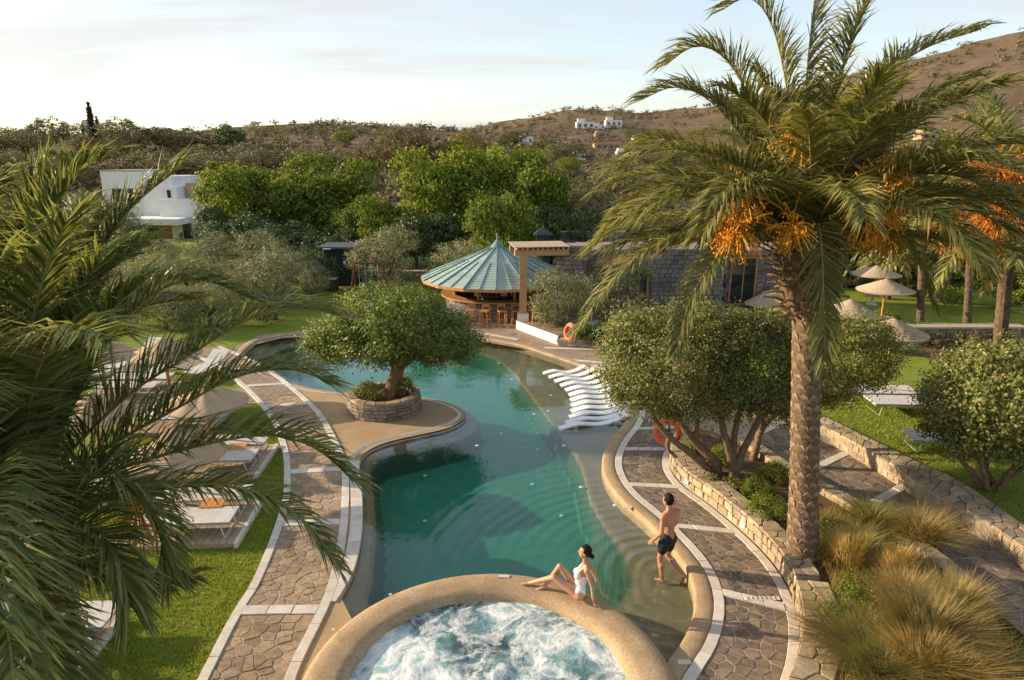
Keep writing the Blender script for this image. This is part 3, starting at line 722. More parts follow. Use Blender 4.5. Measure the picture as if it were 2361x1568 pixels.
# white edge band of the peninsula
pe0 = int(np.argmin(np.hypot(*(leftL - P(575, 845)[:2]).T))); penE = leftL[pe0:i0 + 2]
b = MB(); sgn2 = sl
b.sweep(list(zip(penE, normals2(penE, sgn2))), [(0, -.5), (0, .012), (.06, .04), (.16, DECK - .01), (.27, DECK + .012), (.27, -.1), (.2, -.5)]); o = smooth_auto(b.build('terrace_edge', M['white_stone'])); tag(o, 'pale stone rim round the tip of the sandy terrace', kind='structure')

# --- far paving round the bar
farp = PL([(1199, 801), (1238, 815), (1278, 828), (1336, 848), (1392, 870), (1428, 895), (1448, 925), (1455, 958), (1440, 985), (1530, 1045), (1700, 1060), (1830, 1040), (1890, 1000), (1840, 930), (1700, 870), (1560, 820), (1400, 770), (1420, 715), (980, 715), (900, 735), (760, 755), (600, 770), (540, 800), (560, 815), (590, 792), (650, 778), (740, 772), (850, 772), (960, 775), (1060, 781), (1130, 789)], DECK)
o = flat_poly('paving', farp, [], DECK - 0.03, M['paving']); tag(o, 'brown flagstone paving between the pool and the bar', kind='structure')
sp_px = [((1118, 768), (1195, 782)), ((1255, 801), (1400, 806)), ((1305, 828), (1420, 838)), ((1540, 985), (1640, 990)), ((1600, 1012), (1700, 1020)), ((1750, 972), (1850, 970))]
for (x0, y0), (x1, y1) in sp_px:
    a, c = P(x0, y0, DECK)[:2], P(x1, y1, DECK)[:2]; d = (c - a) / np.linalg.norm(c - a); nn = np.array([-d[1], d[0]]) * .11
    b = MB(); b.prism([a - nn, c - nn, c + nn, a + nn], DECK - .028, DECK - .012); o = b.build('paving_band', M['white_stone']); tag(o, 'white stone band across the flagstone paving', kind='structure')

# --- stone walls of the garden bed
def blocks(k=7):
    out_ = []
    for i in range(k):
        bm = bmesh.new(); bmesh.ops.create_cube(bm, size=1.0)
        bmesh.ops.bevel(bm, geom=list(bm.edges), offset=0.09, segments=1, affect='EDGES')
        for v_ in bm.verts: v_.co += Vector((rng.uniform(-.05, .05), rng.uniform(-.06, .06), rng.uniform(-.05, .05)))
        me_ = bpy.data.meshes.new('stone'); bm.to_mesh(me_); bm.free(); out_.append(me_)
    return out_
BLK = {}
def block_set(key):
    if key not in BLK:
        ms = blocks()
        for m_ in ms: m_.materials.append(M[key])
        BLK[key] = ms
    return BLK[key]
def wall_face(parent, line, z0, z1, rows, mean, key, side=1, depth=0.09, limit=300, cnt=None, name='stone', proud=0.02):
    """courses of separate stones along a line, faces looking to +normal*side"""
    L = np.r_[0, np.cumsum(np.linalg.norm(np.diff(line, axis=0), axis=1))]; nn = normals2(line, side); ms = block_set(key)
    pw = wloc(parent); c = cnt if cnt is not None else [0]; h = (z1 - z0) / rows
    for r in range(rows):
        s = -rng.uniform(0, mean)
        while s < L[-1]:
            l = mean * rng.uniform(.55, 1.45); m_ = s + l / 2
            if 0 <= m_ <= L[-1] and c[0] < limit:
                p = np.array([np.interp(m_, L, line[:, k]) for k in (0, 1)]); n2 = np.array([np.interp(m_, L, nn[:, k]) for k in (0, 1)])
                o = bpy.data.objects.new(name, rng.choice(ms)); link(o, parent); c[0] += 1
                pp = p + n2 * (proud - depth / 2 + rng.uniform(-.008, .008))
                hh = h * rng.uniform(.82, 1.0)
                o.location = (pp[0] - pw[0], pp[1] - pw[1], z0 + (r + .5) * h - pw[2]); o.scale = (max(.05, l - .025), depth, hh - .012)
                o.rotation_euler = (0, rng.uniform(-.03, .03), math.atan2(n2[1], n2[0]) + math.pi / 2)
            s += l
    return c
def wall_cap(parent, A, B, z, size, key, limit=300, cnt=None, th=0.05):
    rb = Ribbon(A, B); W = rb.width(rb.len / 2); pw = wloc(parent); c = cnt if cnt is not None else [0]
    for poly in crazy(rb.len, W, size):
        p = inset_poly(poly, 0.012)
        if len(p) < 3 or c[0] >= limit: continue
        p = np.array([rb.at(x, y / W) for x, y in p])
        o = stone_piece('capstone', p, z, z + th, M[key], parent, 0.014); o.location.x -= pw[0]; o.location.y -= pw[1]; o.location.z -= pw[2]; c[0] += 1
BEDZ = 0.46
def bed_wall(name, label, i0_, i1_, o0, o1, z0, z1, face=True):
    ln = nearR[i0_:i1_]; A = offset(ln, o0); B = offset(ln, o1)
    root = thing(name, label, 'wall', (A[len(A) // 2][0], A[len(A) // 2][1], 0))
    b = MB(); b.sweep(list(zip(ln, normals2(ln))), [(o0 + .03, z0), (o0 + .03, z1 - .01), (o1 - .03, z1 - .01), (o1 - .03, z0)]); b.build('core', M['mortar'], root)
    wall_face(root, A, z0 + .08, z1 - .01, 2, 0.26, 'wall_stone', side=-1, limit=150)
    wall_face(root, B, BEDZ - .12, z1 - .01, 1, 0.3, 'wall_stone', side=1, limit=60)
    wall_cap(root, A, B, z1 - .012, 0.25, 'wall_stone', 250)
    return root
iw0 = int(np.argmin(np.hypot(*(offset(nearR, 1.8) - P(1531, 1050, .1)[:2]).T)))
ij = int(np.argmin(np.hypot(*(offset(nearR, 1.8) - P(1815, 1370, .1)[:2]).T)))
bed_wall('garden_wall', 'curved low stone wall from the lifebuoy to the big palm', ij, iw0 + 1, 1.72, 2.16, 0.05, 0.52)
bed_wall('garden_wall', 'broad flat-topped stone wall bottom right beside the near path', 0, ij + 1, 1.70, 2.26, 0.05, 0.50)
# bed soil
bw_line = offset(nearR[:iw0 + 1], 2.1)
bk_px = [(1590, 985), (1700, 1012), (1752, 1040), (1809, 1082), (1896, 1126), (2031, 1203), (2200, 1320), (2361, 1500), (2450, 1640)]
bk = smooth_line(PL(bk_px, BEDZ), 0.25)
bed = np.vstack([bw_line, bk])
o = flat_poly('garden_bed', bed, [], BEDZ - 0.05, M['soil'], zf=lambda x, y: np.full(len(x), BEDZ - .05)); tag(o, 'brown soil of the planted bed right of the pool', kind='structure')
root = thing('bed_wall', 'low stone wall between planted bed and upper path', 'wall', (bk[len(bk) // 2][0], bk[len(bk) // 2][1], 0))
bA, bB = offset(bk[:int(len(bk) * .8)], -0.18), offset(bk[:int(len(bk) * .8)], 0.18)
b = MB(); ln = bk[:int(len(bk) * .8)]; b.sweep(list(zip(ln, normals2(ln))), [(-.16, 0), (-.16, BEDZ + .06), (.16, BEDZ + .06), (.16, 0)]); b.build('core', M['mortar'], root)
wall_cap(root, bA, bB, BEDZ + .055, 0.26, 'wall_stone', 200)
wall_face(root, bA, 0.2, BEDZ + .05, 1, 0.28, 'wall_stone', side=-1, limit=90, proud=0.0)
wall_face(root, bB, 0.2, BEDZ + .05, 1, 0.28, 'wall_stone', side=1, limit=90, proud=0.0)
# upper path on the right
UPZ = 0.30
ra_px = [(1796, 962), (1891, 1008), (2004, 1060), (2122, 1118), (2260, 1200), (2361, 1275), (2480, 1380)]
rB = smooth_line(PL([(1700, 1005), (1752, 1030), (1830, 1085), (1900, 1130), (2045, 1215), (2220, 1340), (2400, 1500)], UPZ), .25); rA = smooth_line(PL(ra_px, UPZ), .25)
tmp = Ribbon(rB, rA)
ub = [u_of(tmp, x, y, UPZ) for x, y in [(1800, 985), (1945, 1060), (2060, 1140)]]
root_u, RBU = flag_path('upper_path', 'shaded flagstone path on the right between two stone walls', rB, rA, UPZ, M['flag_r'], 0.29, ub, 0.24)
# wall and raised lawn on the right
LAWN2 = 0.62
wi = smooth_line(PL([(1700, 900), (1796, 940), (1891, 978), (2057, 1069), (2170, 1148), (2296, 1215), (2420, 1310)], LAWN2 + .08), .25)
wo_ = smooth_line(PL([(1700, 880), (1796, 918), (1891, 955), (2022, 1019), (2109, 1062), (2222, 1112), (2318, 1180), (2470, 1290)], LAWN2 + .08), .25)
wi = resample(wi, n=60); wo_ = resample(wo_, n=60)
root = thing('lawn_wall', 'stone retaining wall between the upper path and the raised lawn', 'wall', (wi[30][0], wi[30][1], 0))
b = MB(); b.add([(*p, 0) for p in wi] + [(*p, LAWN2 + .05) for p in wi] + [(*p, LAWN2 + .05) for p in wo_] + [(*p, 0) for p in wo_],
    [(i, i + 1, 60 + i + 1, 60 + i) for i in range(59)] + [(60 + i, 61 + i, 121 + i, 120 + i) for i in range(59)] + [(120 + i, 121 + i, 181 + i, 180 + i) for i in range(59)]); b.build('core', M['mortar'], root)
wall_face(root, wi, UPZ + .02, LAWN2 + .05, 2, 0.30, 'wall_stone', side=-1 if normals2(wi)[30, 0] > 0 else 1, limit=150)
wall_cap(root, wi, wo_, LAWN2 + .045, 0.30, 'wall_stone', 220)
rl = np.vstack([wo_, PL([(2900, 1290), (2900, 760), (2100, 742), (1700, 760)], LAWN2)])
o = flat_poly('raised_lawn', rl, [], LAWN2, M['lawn']); tag(o, 'raised green lawn on the right behind the stone wall', kind='structure')

# ================================================================== THE HOT TUB
tub = thing('hot_tub', 'round bubbling hot tub with broad sand-coloured rim', 'hot tub', (JC[0], JC[1], 0))
b = MB(); oz = 0.34
ring = [(JR_O - .04, -0.6), (JR_O, 0.0), (JR_O + .0, .20), (JR_O - .04, .29), (JR_O - .13, .335), (JR_O - .30, .345), (JR_I + .18, .335), (JR_I + .06, .31), (JR_I, .25), (JR_I - .03, .12), (JR_I - .05, -.3)]
b.lathe(ring, (0, 0, 0), 96); b.F = [f for f in b.F if len(f) == 4]; b.mi = [0] * len(b.F)
o = b.build('rim', M['coping'], tub, world=False); smooth_auto(o, 60)
def foam_mat():
    """churning water: clear teal with lacy white foam lines, thicker towards the jets"""
    m, n, b, o = newmat('foaming_water'); v = worldco(n)
    wn = nd(n, 'ShaderNodeTexNoise'); wn.inputs['Scale'].default_value = 1.1; wn.inputs['Detail'].default_value = 4; n.links.new(v, wn.inputs['Vector'])
    v2 = mixc(n, 0.75, v, wn.outputs['Color'], 'ADD')
    def ridged(sc, p, vec):
        x = noise(n, sc, 3, 0.55, vec, 0.6); d = math_(n, 'ABSOLUTE', math_(n, 'SUBTRACT', math_(n, 'MULTIPLY', x, 2.0), 1.0))
        return math_(n, 'POWER', math_(n, 'SUBTRACT', 1.0, math_(n, 'MINIMUM', math_(n, 'MULTIPLY', d, 1.6), 1.0)), p)
    v_a = ridged(1.9, 3.0, v2); v_b = ridged(4.6, 2.2, v2); v_c = ridged(11.0, 2.0, v2)
    dens = ramp(n, [(0.36, (0, 0, 0)), (0.62, (1, 1, 1))], noise(n, 0.75, 4, 0.55, v2))
    vein = math_(n, 'ADD', math_(n, 'MULTIPLY', v_a, .62), math_(n, 'ADD', math_(n, 'MULTIPLY', v_b, .34), math_(n, 'MULTIPLY', v_c, .20)))
    tot = math_(n, 'ADD', vein, math_(n, 'MULTIPLY', dens, .42))
    fm = ramp(n, [(0.40, (0, 0, 0)), (0.58, (.4, .4, .4)), (0.86, (1, 1, 1))], math_(n, 'MULTIPLY', tot, .66))
    wat = mixc(n, dens, (0.035, 0.07, 0.065), (0.23, 0.45, 0.47))
    n.links.new(mixc(n, fm, wat, (0.80, 0.81, 0.80)), b.inputs['Base Color'])
    n.links.new(ramp(n, [(0, (.05,) * 3), (1, (.55,) * 3)], fm), b.inputs['Roughness'])
    bump(n, b, math_(n, 'ADD', tot, math_(n, 'MULTIPLY', v_c, .2)), 0.35, 0.03); return m
M['foam'] = foam_mat()
rr = np.linspace(0, JR_I + .0, 90); th = np.linspace(0, 2 * np.pi, 260, endpoint=False)
TX = np.outer(rr, np.cos(th)); TY = np.outer(rr, np.sin(th)); TZ = np.zeros_like(TX)
for i in range(TX.shape[0]):
    for j in range(TX.shape[1]):
        x, y = TX[i, j], TY[i, j]
        TZ[i, j] = 0.19 + 0.03 * fbm(x + 9, y, 1.6, 6) + 0.06 * math.exp(-((x + .2) ** 2 + (y - .1) ** 2) / .8) * (1 + fbm(x, y, 2.2, 2)) + .03 * math.exp(-((x + 1.1) ** 2 + (y - .5) ** 2) / .2)
nn_ = len(th); ii = np.arange(TX.size).reshape(TX.shape); ii = np.c_[ii, ii[:, :1]]
q = np.stack([ii[:-1, :-1], ii[1:, :-1], ii[1:, 1:], ii[:-1, 1:]], -1).reshape(-1, 4)
mobj('foaming_water', arr_mesh('foaming_water', np.stack([TX.ravel(), TY.ravel(), TZ.ravel()], 1), q, M['foam'], smooth=True), tub)
for k, (x, y) in enumerate([(1162, 1329), (768, 1452), (900, 1371)]):
    p = P(x, y, .345); b = MB(); b.box((p[0], p[1], .35), (.2 if k == 0 else .05, .08 if k == 0 else .05, .006)); b.build('marker_tile', M['white_stone'], tub)
# ================================================================== VEGETATION
def unit(a): return a / (np.linalg.norm(a, axis=-1, keepdims=True) + 1e-9)
def leaf_quads(C, N, size, aspect=2.0, g=None):
    """one rhombus per leaf: centres C, rough normals N"""
    g = g or nr; n = len(C); N = unit(N + 0.55 * g.normal(size=(n, 3)))
    t = unit(np.cross(N, g.normal(size=(n, 3)))); s = np.cross(N, t)
    L = size * g.uniform(.6, 1.25, (n, 1)); W = L / aspect
    V = np.stack([C - t * L * .5, C + s * W * .5 + N * L * .06, C + t * L * .5 - N * L * .08, C - s * W * .5 + N * L * .06], 1).reshape(-1, 3)
    return V, np.arange(4 * n).reshape(n, 4)
def crown_points(blobs, n_clump, per, clump_r, g, inner=0.12, squash=0.8):
    """leaf positions: sprays of leaves over the skin of a few overlapping lobes, some inside"""
    B = np.array(blobs, float); ar = B[:, 3] * B[:, 4] + B[:, 4] * B[:, 5] + B[:, 3] * B[:, 5]
    k = g.choice(len(B), n_clump * 3, p=ar / ar.sum()); d = unit(g.normal(size=(len(k), 3)))
    rad = g.uniform(.74, 1.10, (len(k), 1)); c = B[k, :3] + d * B[k, 3:6] * rad
    keep = np.ones(len(k), bool)
    for i in range(len(B)):
        q_ = (((c - B[i, :3]) / (B[i, 3:6] * .80)) ** 2).sum(1); keep &= ~((q_ < 1) & (k != i))
    c, d = c[keep][:n_clump], d[keep][:n_clump]
    m = g.integers(int(per * .5), int(per * 1.5), len(c)); rep = np.repeat(np.arange(len(c)), m)
    cr = clump_r * g.uniform(.6, 1.35, len(c))
    off = g.normal(size=(len(rep), 3)) * .5; off = off * cr[rep][:, None]; off[:, 2] *= squash
    pts = c[rep] + off; nrm = d[rep] * .6 + unit(off) * .7 + np.array([0, 0, .25])
    ni = int(len(pts) * inner); k2 = g.integers(0, len(B), ni)
    pin = B[k2, :3] + unit(g.normal(size=(ni, 3))) * B[k2, 3:6] * g.uniform(.2, .8, (ni, 1))
    return np.vstack([pts, pin]), np.vstack([nrm, g.normal(size=(ni, 3))])
def limb(p0, p1, r0, r1, n=7, bend=0.12, g=random):
    p0, p1 = np.array(p0, float), np.array(p1, float); L = np.linalg.norm(p1 - p0)
    o1 = np.array([g.uniform(-1, 1), g.uniform(-1, 1), g.uniform(-.3, .6)]) * bend * L
    pts = []; rad = []
    for i in range(n):
        t = i / (n - 1); pts.append(p0 + (p1 - p0) * t + o1 * math.sin(math.pi * t) + np.array([g.uniform(-1, 1), g.uniform(-1, 1), 0]) * .03 * L * (0 < i < n - 1)); rad.append(r0 + (r1 - r0) * t ** .8)
    return pts, rad
def tree(name, label, cat, base, blobs, limbs, leaf, bark, n_clump, per, clump_r, size, aspect=2.0, group=None, seed=1, inner=.12, squash=.8):
    g = np.random.default_rng(seed); root = thing(name, label, cat, base, group)
    b = MB()
    for pts, rad in limbs: b.tube(pts, rad, 9, jit=.10, rng=random.Random(seed))
    if limbs: smooth_auto(b.build('trunk', M[bark], root, world=False), 60)
    C, N = crown_points(blobs, n_clump, per, clump_r, g, inner, squash)
    V, Fc = leaf_quads(C, N, size, aspect, g)
    mobj('crown', arr_mesh('crown', V, Fc, M[leaf]), root); return root

# ---- the tree on the island planter
PLC = P(887, 942, DECK); PLC[1] += 0.0; PR = 1.13
g1 = random.Random(3)
top = PLC[2] + .5
isl_limbs = []
isl_limbs.append(limb((0.15, 0, -.2), (.55, 0, 1.0), .26, .19, g=g1, bend=.06))
isl_limbs.append(limb((-.02, .1, -.2), (.35, .1, 1.15), .15, .10, g=g1, bend=.10))
for p in [((.55, 0, .95), (.2, .2, 2.3)), ((.55, 0, .95), (1.5, -.2, 1.75)), ((.5, .1, 1.0), (.6, .8, 2.3)), ((.35, .1, 1.1), (-.9, .1, 2.2)), ((.45, 0, .9), (.5, -.7, 2.2)), ((1.4, -.2, 1.7), (2.2, 0, 2.3)), ((-.6, .1, 1.9), (-1.7, -.2, 2.4))]:
    isl_limbs.append(limb(*p, .14, .05, g=g1))
blobs = [(0.35, 0, 2.35, 1.65, 1.5, .98), (-1.0, 0, 1.95, 1.1, 1.1, .75), (1.75, .1, 1.85, 1.1, 1.2, .72), (-.3, .3, 2.75, .9, 1.0, .58), (.95, -.2, 2.8, .9, 1.0, .58), (-1.7, -.1, 1.7, .6, .8, .55), (2.4, 0, 1.65, .55, .8, .5), (.3, -1.1, 2.0, 1.2, .7, .7), (1.1, 1.0, 2.1, 1.2, .8, .7)]
tree('island_tree', 'broad domed evergreen tree in the round stone planter beside the pool', 'tree', (PLC[0], PLC[1], PLC[2] + .45), blobs, isl_limbs, 'leaf_mastic', 'bark', 430, 95, .34, .095, 2.0, seed=11)
# planter
pl = thing('round_planter', 'round grey stone planter on the sandy terrace', 'planter', (PLC[0], PLC[1], DECK - .02))
b = MB(); b.lathe([(PR - .03, 0), (PR - .03, .52), (PR - .28, .52), (PR - .28, .42), (0.01, .44)], (0, 0, 0), 48); b.build('core', M['mortar'], pl, world=False)
thp = np.linspace(0, 2 * np.pi, 90); circ = np.stack([PLC[0] + PR * np.cos(thp), PLC[1] + PR * np.sin(thp)], 1)
wall_face(pl, circ, DECK - .01, DECK + .46, 4, .27, 'grey_stone', side=1, limit=200)
wall_cap(pl, np.stack([PLC[0] + (PR + .01) * np.cos(thp), PLC[1] + (PR + .01) * np.sin(thp)], 1), np.stack([PLC[0] + (PR - .27) * np.cos(thp), PLC[1] + (PR - .27) * np.sin(thp)], 1), DECK + .495, .27, 'wall_stone', 60)
b = MB(); b.lathe([(PR - .29, .43), (PR - .5, .46), (.01, .47)], (0, 0, 0), 32); b.build('soil', M['soil'], pl, world=False)
def shrub(name, label, base, r, h, leaf, n=60, per=30, size=.06, group=None, seed=1, aspect=2.0, stems=True, cat='shrub'):
    g = random.Random(seed); bl = [(0, 0, h * .55, r * .7, r * .7, h * .5)]
    for k in range(4): a = k * 1.57 + g.uniform(-.5, .5); bl.append((r * .42 * math.cos(a), r * .42 * math.sin(a), h * g.uniform(.38, .55), r * .55, r * .55, h * .4))
    lm = [limb((g.uniform(-.05, .05), g.uniform(-.05, .05), -.02), (r * .5 * math.cos(k * 2.1), r * .5 * math.sin(k * 2.1), h * .6), .03 * h + .006, .008, 4, g=g) for k in range(3)] if stems else []
    return tree(name, label, cat, base, bl, lm, leaf, 'bark_dark', n, per, r * .28, size, aspect, group, seed)
shrub('planter_shrub', 'low grey-green rounded shrub at the left of the stone planter', (PLC[0] - .5, PLC[1] - .15, DECK + .44), .42, .42, 'leaf_bush', 50, 60, .05, seed=21)
shrub('planter_shrub', 'brownish shrub at the right of the stone planter', (PLC[0] + .62, PLC[1] + .1, DECK + .44), .36, .55, 'leaf_bush', 50, 60, .05, seed=22)
shrub('planter_shrub', 'wispy green sucker shoot left of the island tree trunk', (PLC[0] - .1, PLC[1] - .5, DECK + .44), .16, .3, 'leaf_lime', 14, 18, .05, seed=23)
b = None

# ---- the multi-stemmed trees in the bed on the right
def bed_tree(label, x, y, crown_px, Y, limbs_px, seed, n=560):
    base = P(x, y, BEDZ - .05)
    bl = []
    for cx_, cy_, rx, rz, dy in crown_px:
        c = U(cx_, cy_, base[1] + dy); s_ = (base[1] + dy) / 1520.0; bl.append((c[0] - base[0], dy, c[2] - base[2], rx * s_, rx * s_ * .9, rz * s_))
    lm = []; g = random.Random(seed)
    for chain, r0, r1 in limbs_px:
        pts = [U(px, py, base[1] + dy) - base for px, py, dy in chain]; m = len(pts)
        pts = smooth_line(np.array(pts), .12, 2)
        lm.append((pts, [r0 + (r1 - r0) * (i / (len(pts) - 1)) for i in range(len(pts))]))
    return tree('bed_tree', label, 'tree', base, bl, lm, 'leaf_bush', 'bark', int(n * .72), 82, .27, .075, 1.9, 'trees of the planted bed', seed)
bed_tree('gnarled tree with low leaning trunks above the orange lifebuoy', 1640, 1092,
    [(1550, 830, 150, 105, 0), (1470, 860, 85, 85, -.3), (1620, 760, 110, 60, .3), (1500, 770, 95, 55, .2), (1590, 905, 105, 55, -.1), (1440, 800, 50, 50, .1), (1478, 905, 55, 38, .2)], None,
    [([(1640, 1095, 0), (1612, 1060, 0), (1570, 1030, -.1), (1535, 1000, -.2), (1500, 955, -.2)], .10, .06), ([(1655, 1095, 0), (1650, 1060, .05), (1600, 1020, .1), (1560, 960, .1), (1545, 900, 0)], .13, .05), ([(1600, 1020, .1), (1610, 960, .2), (1600, 880, .2)], .08, .04), ([(1548, 1000, -.1), (1532, 1030, -.25), (1560, 1055, -.3)], .05, .04)], 31, 640)
bed_tree('upright multi-stemmed tree left of the big palm trunk', 1694, 1102,
    [(1740, 840, 120, 110, .3), (1680, 800, 90, 70, 0), (1790, 900, 75, 70, .4), (1770, 770, 80, 50, .4), (1690, 900, 85, 60, -.1), (1820, 830, 55, 70, .5)], None,
    [([(1690, 1105, 0), (1688, 1060, 0), (1672, 1010, -.1), (1660, 950, -.1), (1660, 880, 0)], .11, .05), ([(1695, 1105, 0), (1705, 1050, 0), (1740, 990, .1), (1765, 930, .2), (1780, 880, .3)], .10, .05), ([(1690, 1070, 0), (1692, 1000, .1), (1710, 930, .1), (1720, 880, .1)], .09, .04)], 32, 560)
bed_tree('leafy tree half hidden behind the big palm trunk', 1735, 1060,
    [(1960, 830, 95, 80, 1.2), (1900, 870, 70, 70, 1.0), (2020, 810, 55, 60, 1.4), (1985, 770, 60, 40, 1.3), (1930, 780, 60, 45, 1.2), (1840, 880, 50, 60, .8)], None,
    [([(1735, 1062, 0), (1745, 1030, .1), (1752, 990, .2), (1790, 950, .5), (1850, 920, .8), (1920, 890, 1.0)], .10, .05), ([(1752, 990, .2), (1760, 950, .3), (1780, 900, .5)], .07, .04)], 33, 460)
# the vase-shaped tree at the right edge
base = P(2285, 1128, LAWN2)
vl = [limb((random.Random(k).uniform(-.15, .15), random.Random(k + 9).uniform(-.12, .12), -.05), (1.05 * math.cos(k * .9 + .3), .7 * math.sin(k * .9 + .3), 1.15), .075, .035, 6, .08, random.Random(k)) for k in range(8)]
tree('vase_tree', 'dense round-crowned tree fanning from many stems on the raised lawn', 'tree', base,
    [(0, 0, 2.15, 1.5, 1.4, 1.15), (-.85, 0, 1.85, .9, .9, .85), (.8, .1, 2.0, 1.0, .9, .9), (.1, -.4, 2.85, 1.1, 1.0, .6), (-.5, .2, 1.35, .7, .7, .4), (.6, -.3, 1.35, .8, .7, .4)], vl, 'leaf_bush', 'bark', 400, 75, .29, .09, 1.7, seed=35)

# ---- palms
def frond_mesh(path, L_leaf, n_side, mats, g, width=.032, vee=.35, rach=.022, petiole=.14, drop=.55):
    """rachis along path (k,3) with two ranks of folded leaflets"""
    path = resample(np.array(path, float), n=28); n = len(path)
    d = np.r_[0, np.cumsum(np.linalg.norm(np.diff(path, axis=0), axis=1))]; L = d[-1]
    T = unit(np.gradient(path, axis=0)); up0 = np.array([0, 0, 1.0])
    S = np.cross(T, up0); bad = np.linalg.norm(S, axis=1) < .15
    if bad.any():
        ref = S[~bad][0] if (~bad).any() else np.array([1.0, 0, 0]); S[bad] = ref
    for i in range(1, n):
        if S[i] @ S[i - 1] < 0: S[i] = -S[i]
    S = unit(S); Nn = unit(np.cross(S, T))
    b = MB(); b.cur = 1
    b.tube(path, [rach * (1 - .82 * (x / L)) + .003 for x in d], 5, True)
    V0 = np.array(b.V); F0 = list(b.F); m0 = list(b.mi)
    t = np.linspace(petiole, .995, n_side); Vs = []; Fs = []; base = len(V0)
    for side in (-1, 1):
        tt = np.clip(t + g.normal(size=n_side) * .004, 0, 1); s = tt * L
        Pp = np.stack([np.interp(s, d, path[:, k]) for k in range(3)], 1)
        Tt = unit(np.stack([np.interp(s, d, T[:, k]) for k in range(3)], 1)); Ss = unit(np.stack([np.interp(s, d, S[:, k]) for k in range(3)], 1)); Nt = unit(np.stack([np.interp(s, d, Nn[:, k]) for k in range(3)], 1))
        u = (tt - petiole) / (1 - petiole)
        ln = L_leaf * (np.clip(.45 + 1.6 * u, 0, 1) * np.clip(1.15 - .62 * u, 0, 1)) * g.uniform(.85, 1.1, n_side)
        fw = np.radians(42 + 4 * g.normal(size=n_side) + 24 * (1 - u) - 14 * u)   # angle off the rachis
        vv = vee + .20 * g.normal(size=n_side)
        D = unit(Tt * np.cos(fw)[:, None] + (Ss * side * np.cos(vv)[:, None] + Nt * np.sin(vv)[:, None]) * np.sin(fw)[:, None])
        W = unit(np.cross(D, Nt + .4 * g.normal(size=(n_side, 3)))) * (width * g.uniform(.75, 1.15, n_side))[:, None]
        mid = Pp + D * (ln * .5)[:, None]
        D2 = unit(D + np.array([0, 0, -1.0]) * (drop * g.uniform(.4, 1.5, n_side))[:, None])
        tip = mid + D2 * (ln * .5)[:, None]
        Vq = np.stack([Pp - W * .35, Pp + W * .35, mid + W * .5, mid - W * .5, tip], 1).reshape(-1, 3)
        k0 = base + 5 * np.arange(n_side)[:, None]
        Vs.append(Vq); Fs += [tuple(r) for r in (k0 + np.array([0, 1, 2, 3]))] + [tuple(r) for r in (k0 + np.array([3, 2, 4]))]
        base += 5 * n_side
    V = np.vstack([V0] + Vs); Fc = F0 + Fs; mi = m0 + [0] * len(Fs)
    return arr_mesh('frond', V, Fc, mats, mi)
def arc(az, e0, L, bend, n=16, pw=1.4):
    """a frond leaving at elevation e0 and bending down by bend radians"""
    pts = [np.zeros(3)]
    for i in range(n):
        t = (i + .5) / n; e = e0 - bend * t ** pw; s = L / n
        pts.append(pts[-1] + s * np.array([math.cos(e) * math.sin(az), math.cos(e) * math.cos(az), math.sin(e)]))
    return np.array(pts)
def bunch_mesh(path, mats, g, n=70, sl=.55, spread=.34, dates=6):
    """a stalk with a hanging brush of strands set with dates"""
    b = MB(); b.cur = 1; b.tube(path, [.022, .018, .014, .012][:len(path)] if len(path) <= 4 else list(np.linspace(.022, .01, len(path))), 5)
    V0 = np.array(b.V); Fc = list(b.F); mi = list(b.mi); Vs = []; base = len(V0); end = np.array(path[-1]); prev = np.array(path[-2]); dr = unit((end - prev)[None])[0]
    for k in range(n):
        s0 = end - dr * g.uniform(0, .22); dd = unit((dr * .7 + g.normal(size=3) * 1.05)[None])[0]
        pts = [s0]
        for i in range(4):
            dd = unit((dd + np.array([0, 0, -.2]))[None])[0]; pts.append(pts[-1] + dd * sl / 4 * g.uniform(.7, 1.2))
        pts = np.array(pts); w = unit(np.cross(dd, g.normal(size=3))[None])[0] * .008
        m = len(pts); Vs.append(np.vstack([pts - w, pts + w])); Fc += [(base + i, base + i + 1, base + m + i + 1, base + m + i) for i in range(m - 1)]; mi += [1] * (m - 1); base += 2 * m
        for q_ in range(dates):
            c = pts[g.integers(1, m)] + g.normal(size=3) * .02; r = .014
            o6 = np.array([(r, 0, 0), (-r, 0, 0), (0, r, 0), (0, -r, 0), (0, 0, r * 1.5), (0, 0, -r * 1.5)]); Vs.append(c + o6)
            Fc += [(base + a, base + c_, base + d_) for a, c_, d_ in ((0, 2, 4), (2, 1, 4), (1, 3, 4), (3, 0, 4), (2, 0, 5), (1, 2, 5), (3, 1, 5), (0, 3, 5))]; mi += [0] * 8; base += 6
    return arr_mesh('fruit_bunch', np.vstack([V0] + Vs), Fc, mats, mi)
def scale_mesh(mat):
    b = MB(); b.add([(-.5, 0, -.32), (.5, 0, -.32), (.42, .55, .18), (-.42, .55, .18), (0, .42, .52), (-.45, -.35, .1), (.45, -.35, .1), (0, -.2, .5)], [(0, 1, 2, 3), (3, 2, 4), (0, 3, 5), (1, 6, 2), (3, 4, 7, 5), (2, 6, 7, 4)])
    me_ = arr_mesh('leaf_base', b.V, b.F, mat); bm_ = bmesh.new(); bm_.from_mesh(me_); bmesh.ops.recalc_face_normals(bm_, faces=bm_.faces); bm_.to_mesh(me_); bm_.free(); return me_
SCALE = scale_mesh(M['palm_bark'])
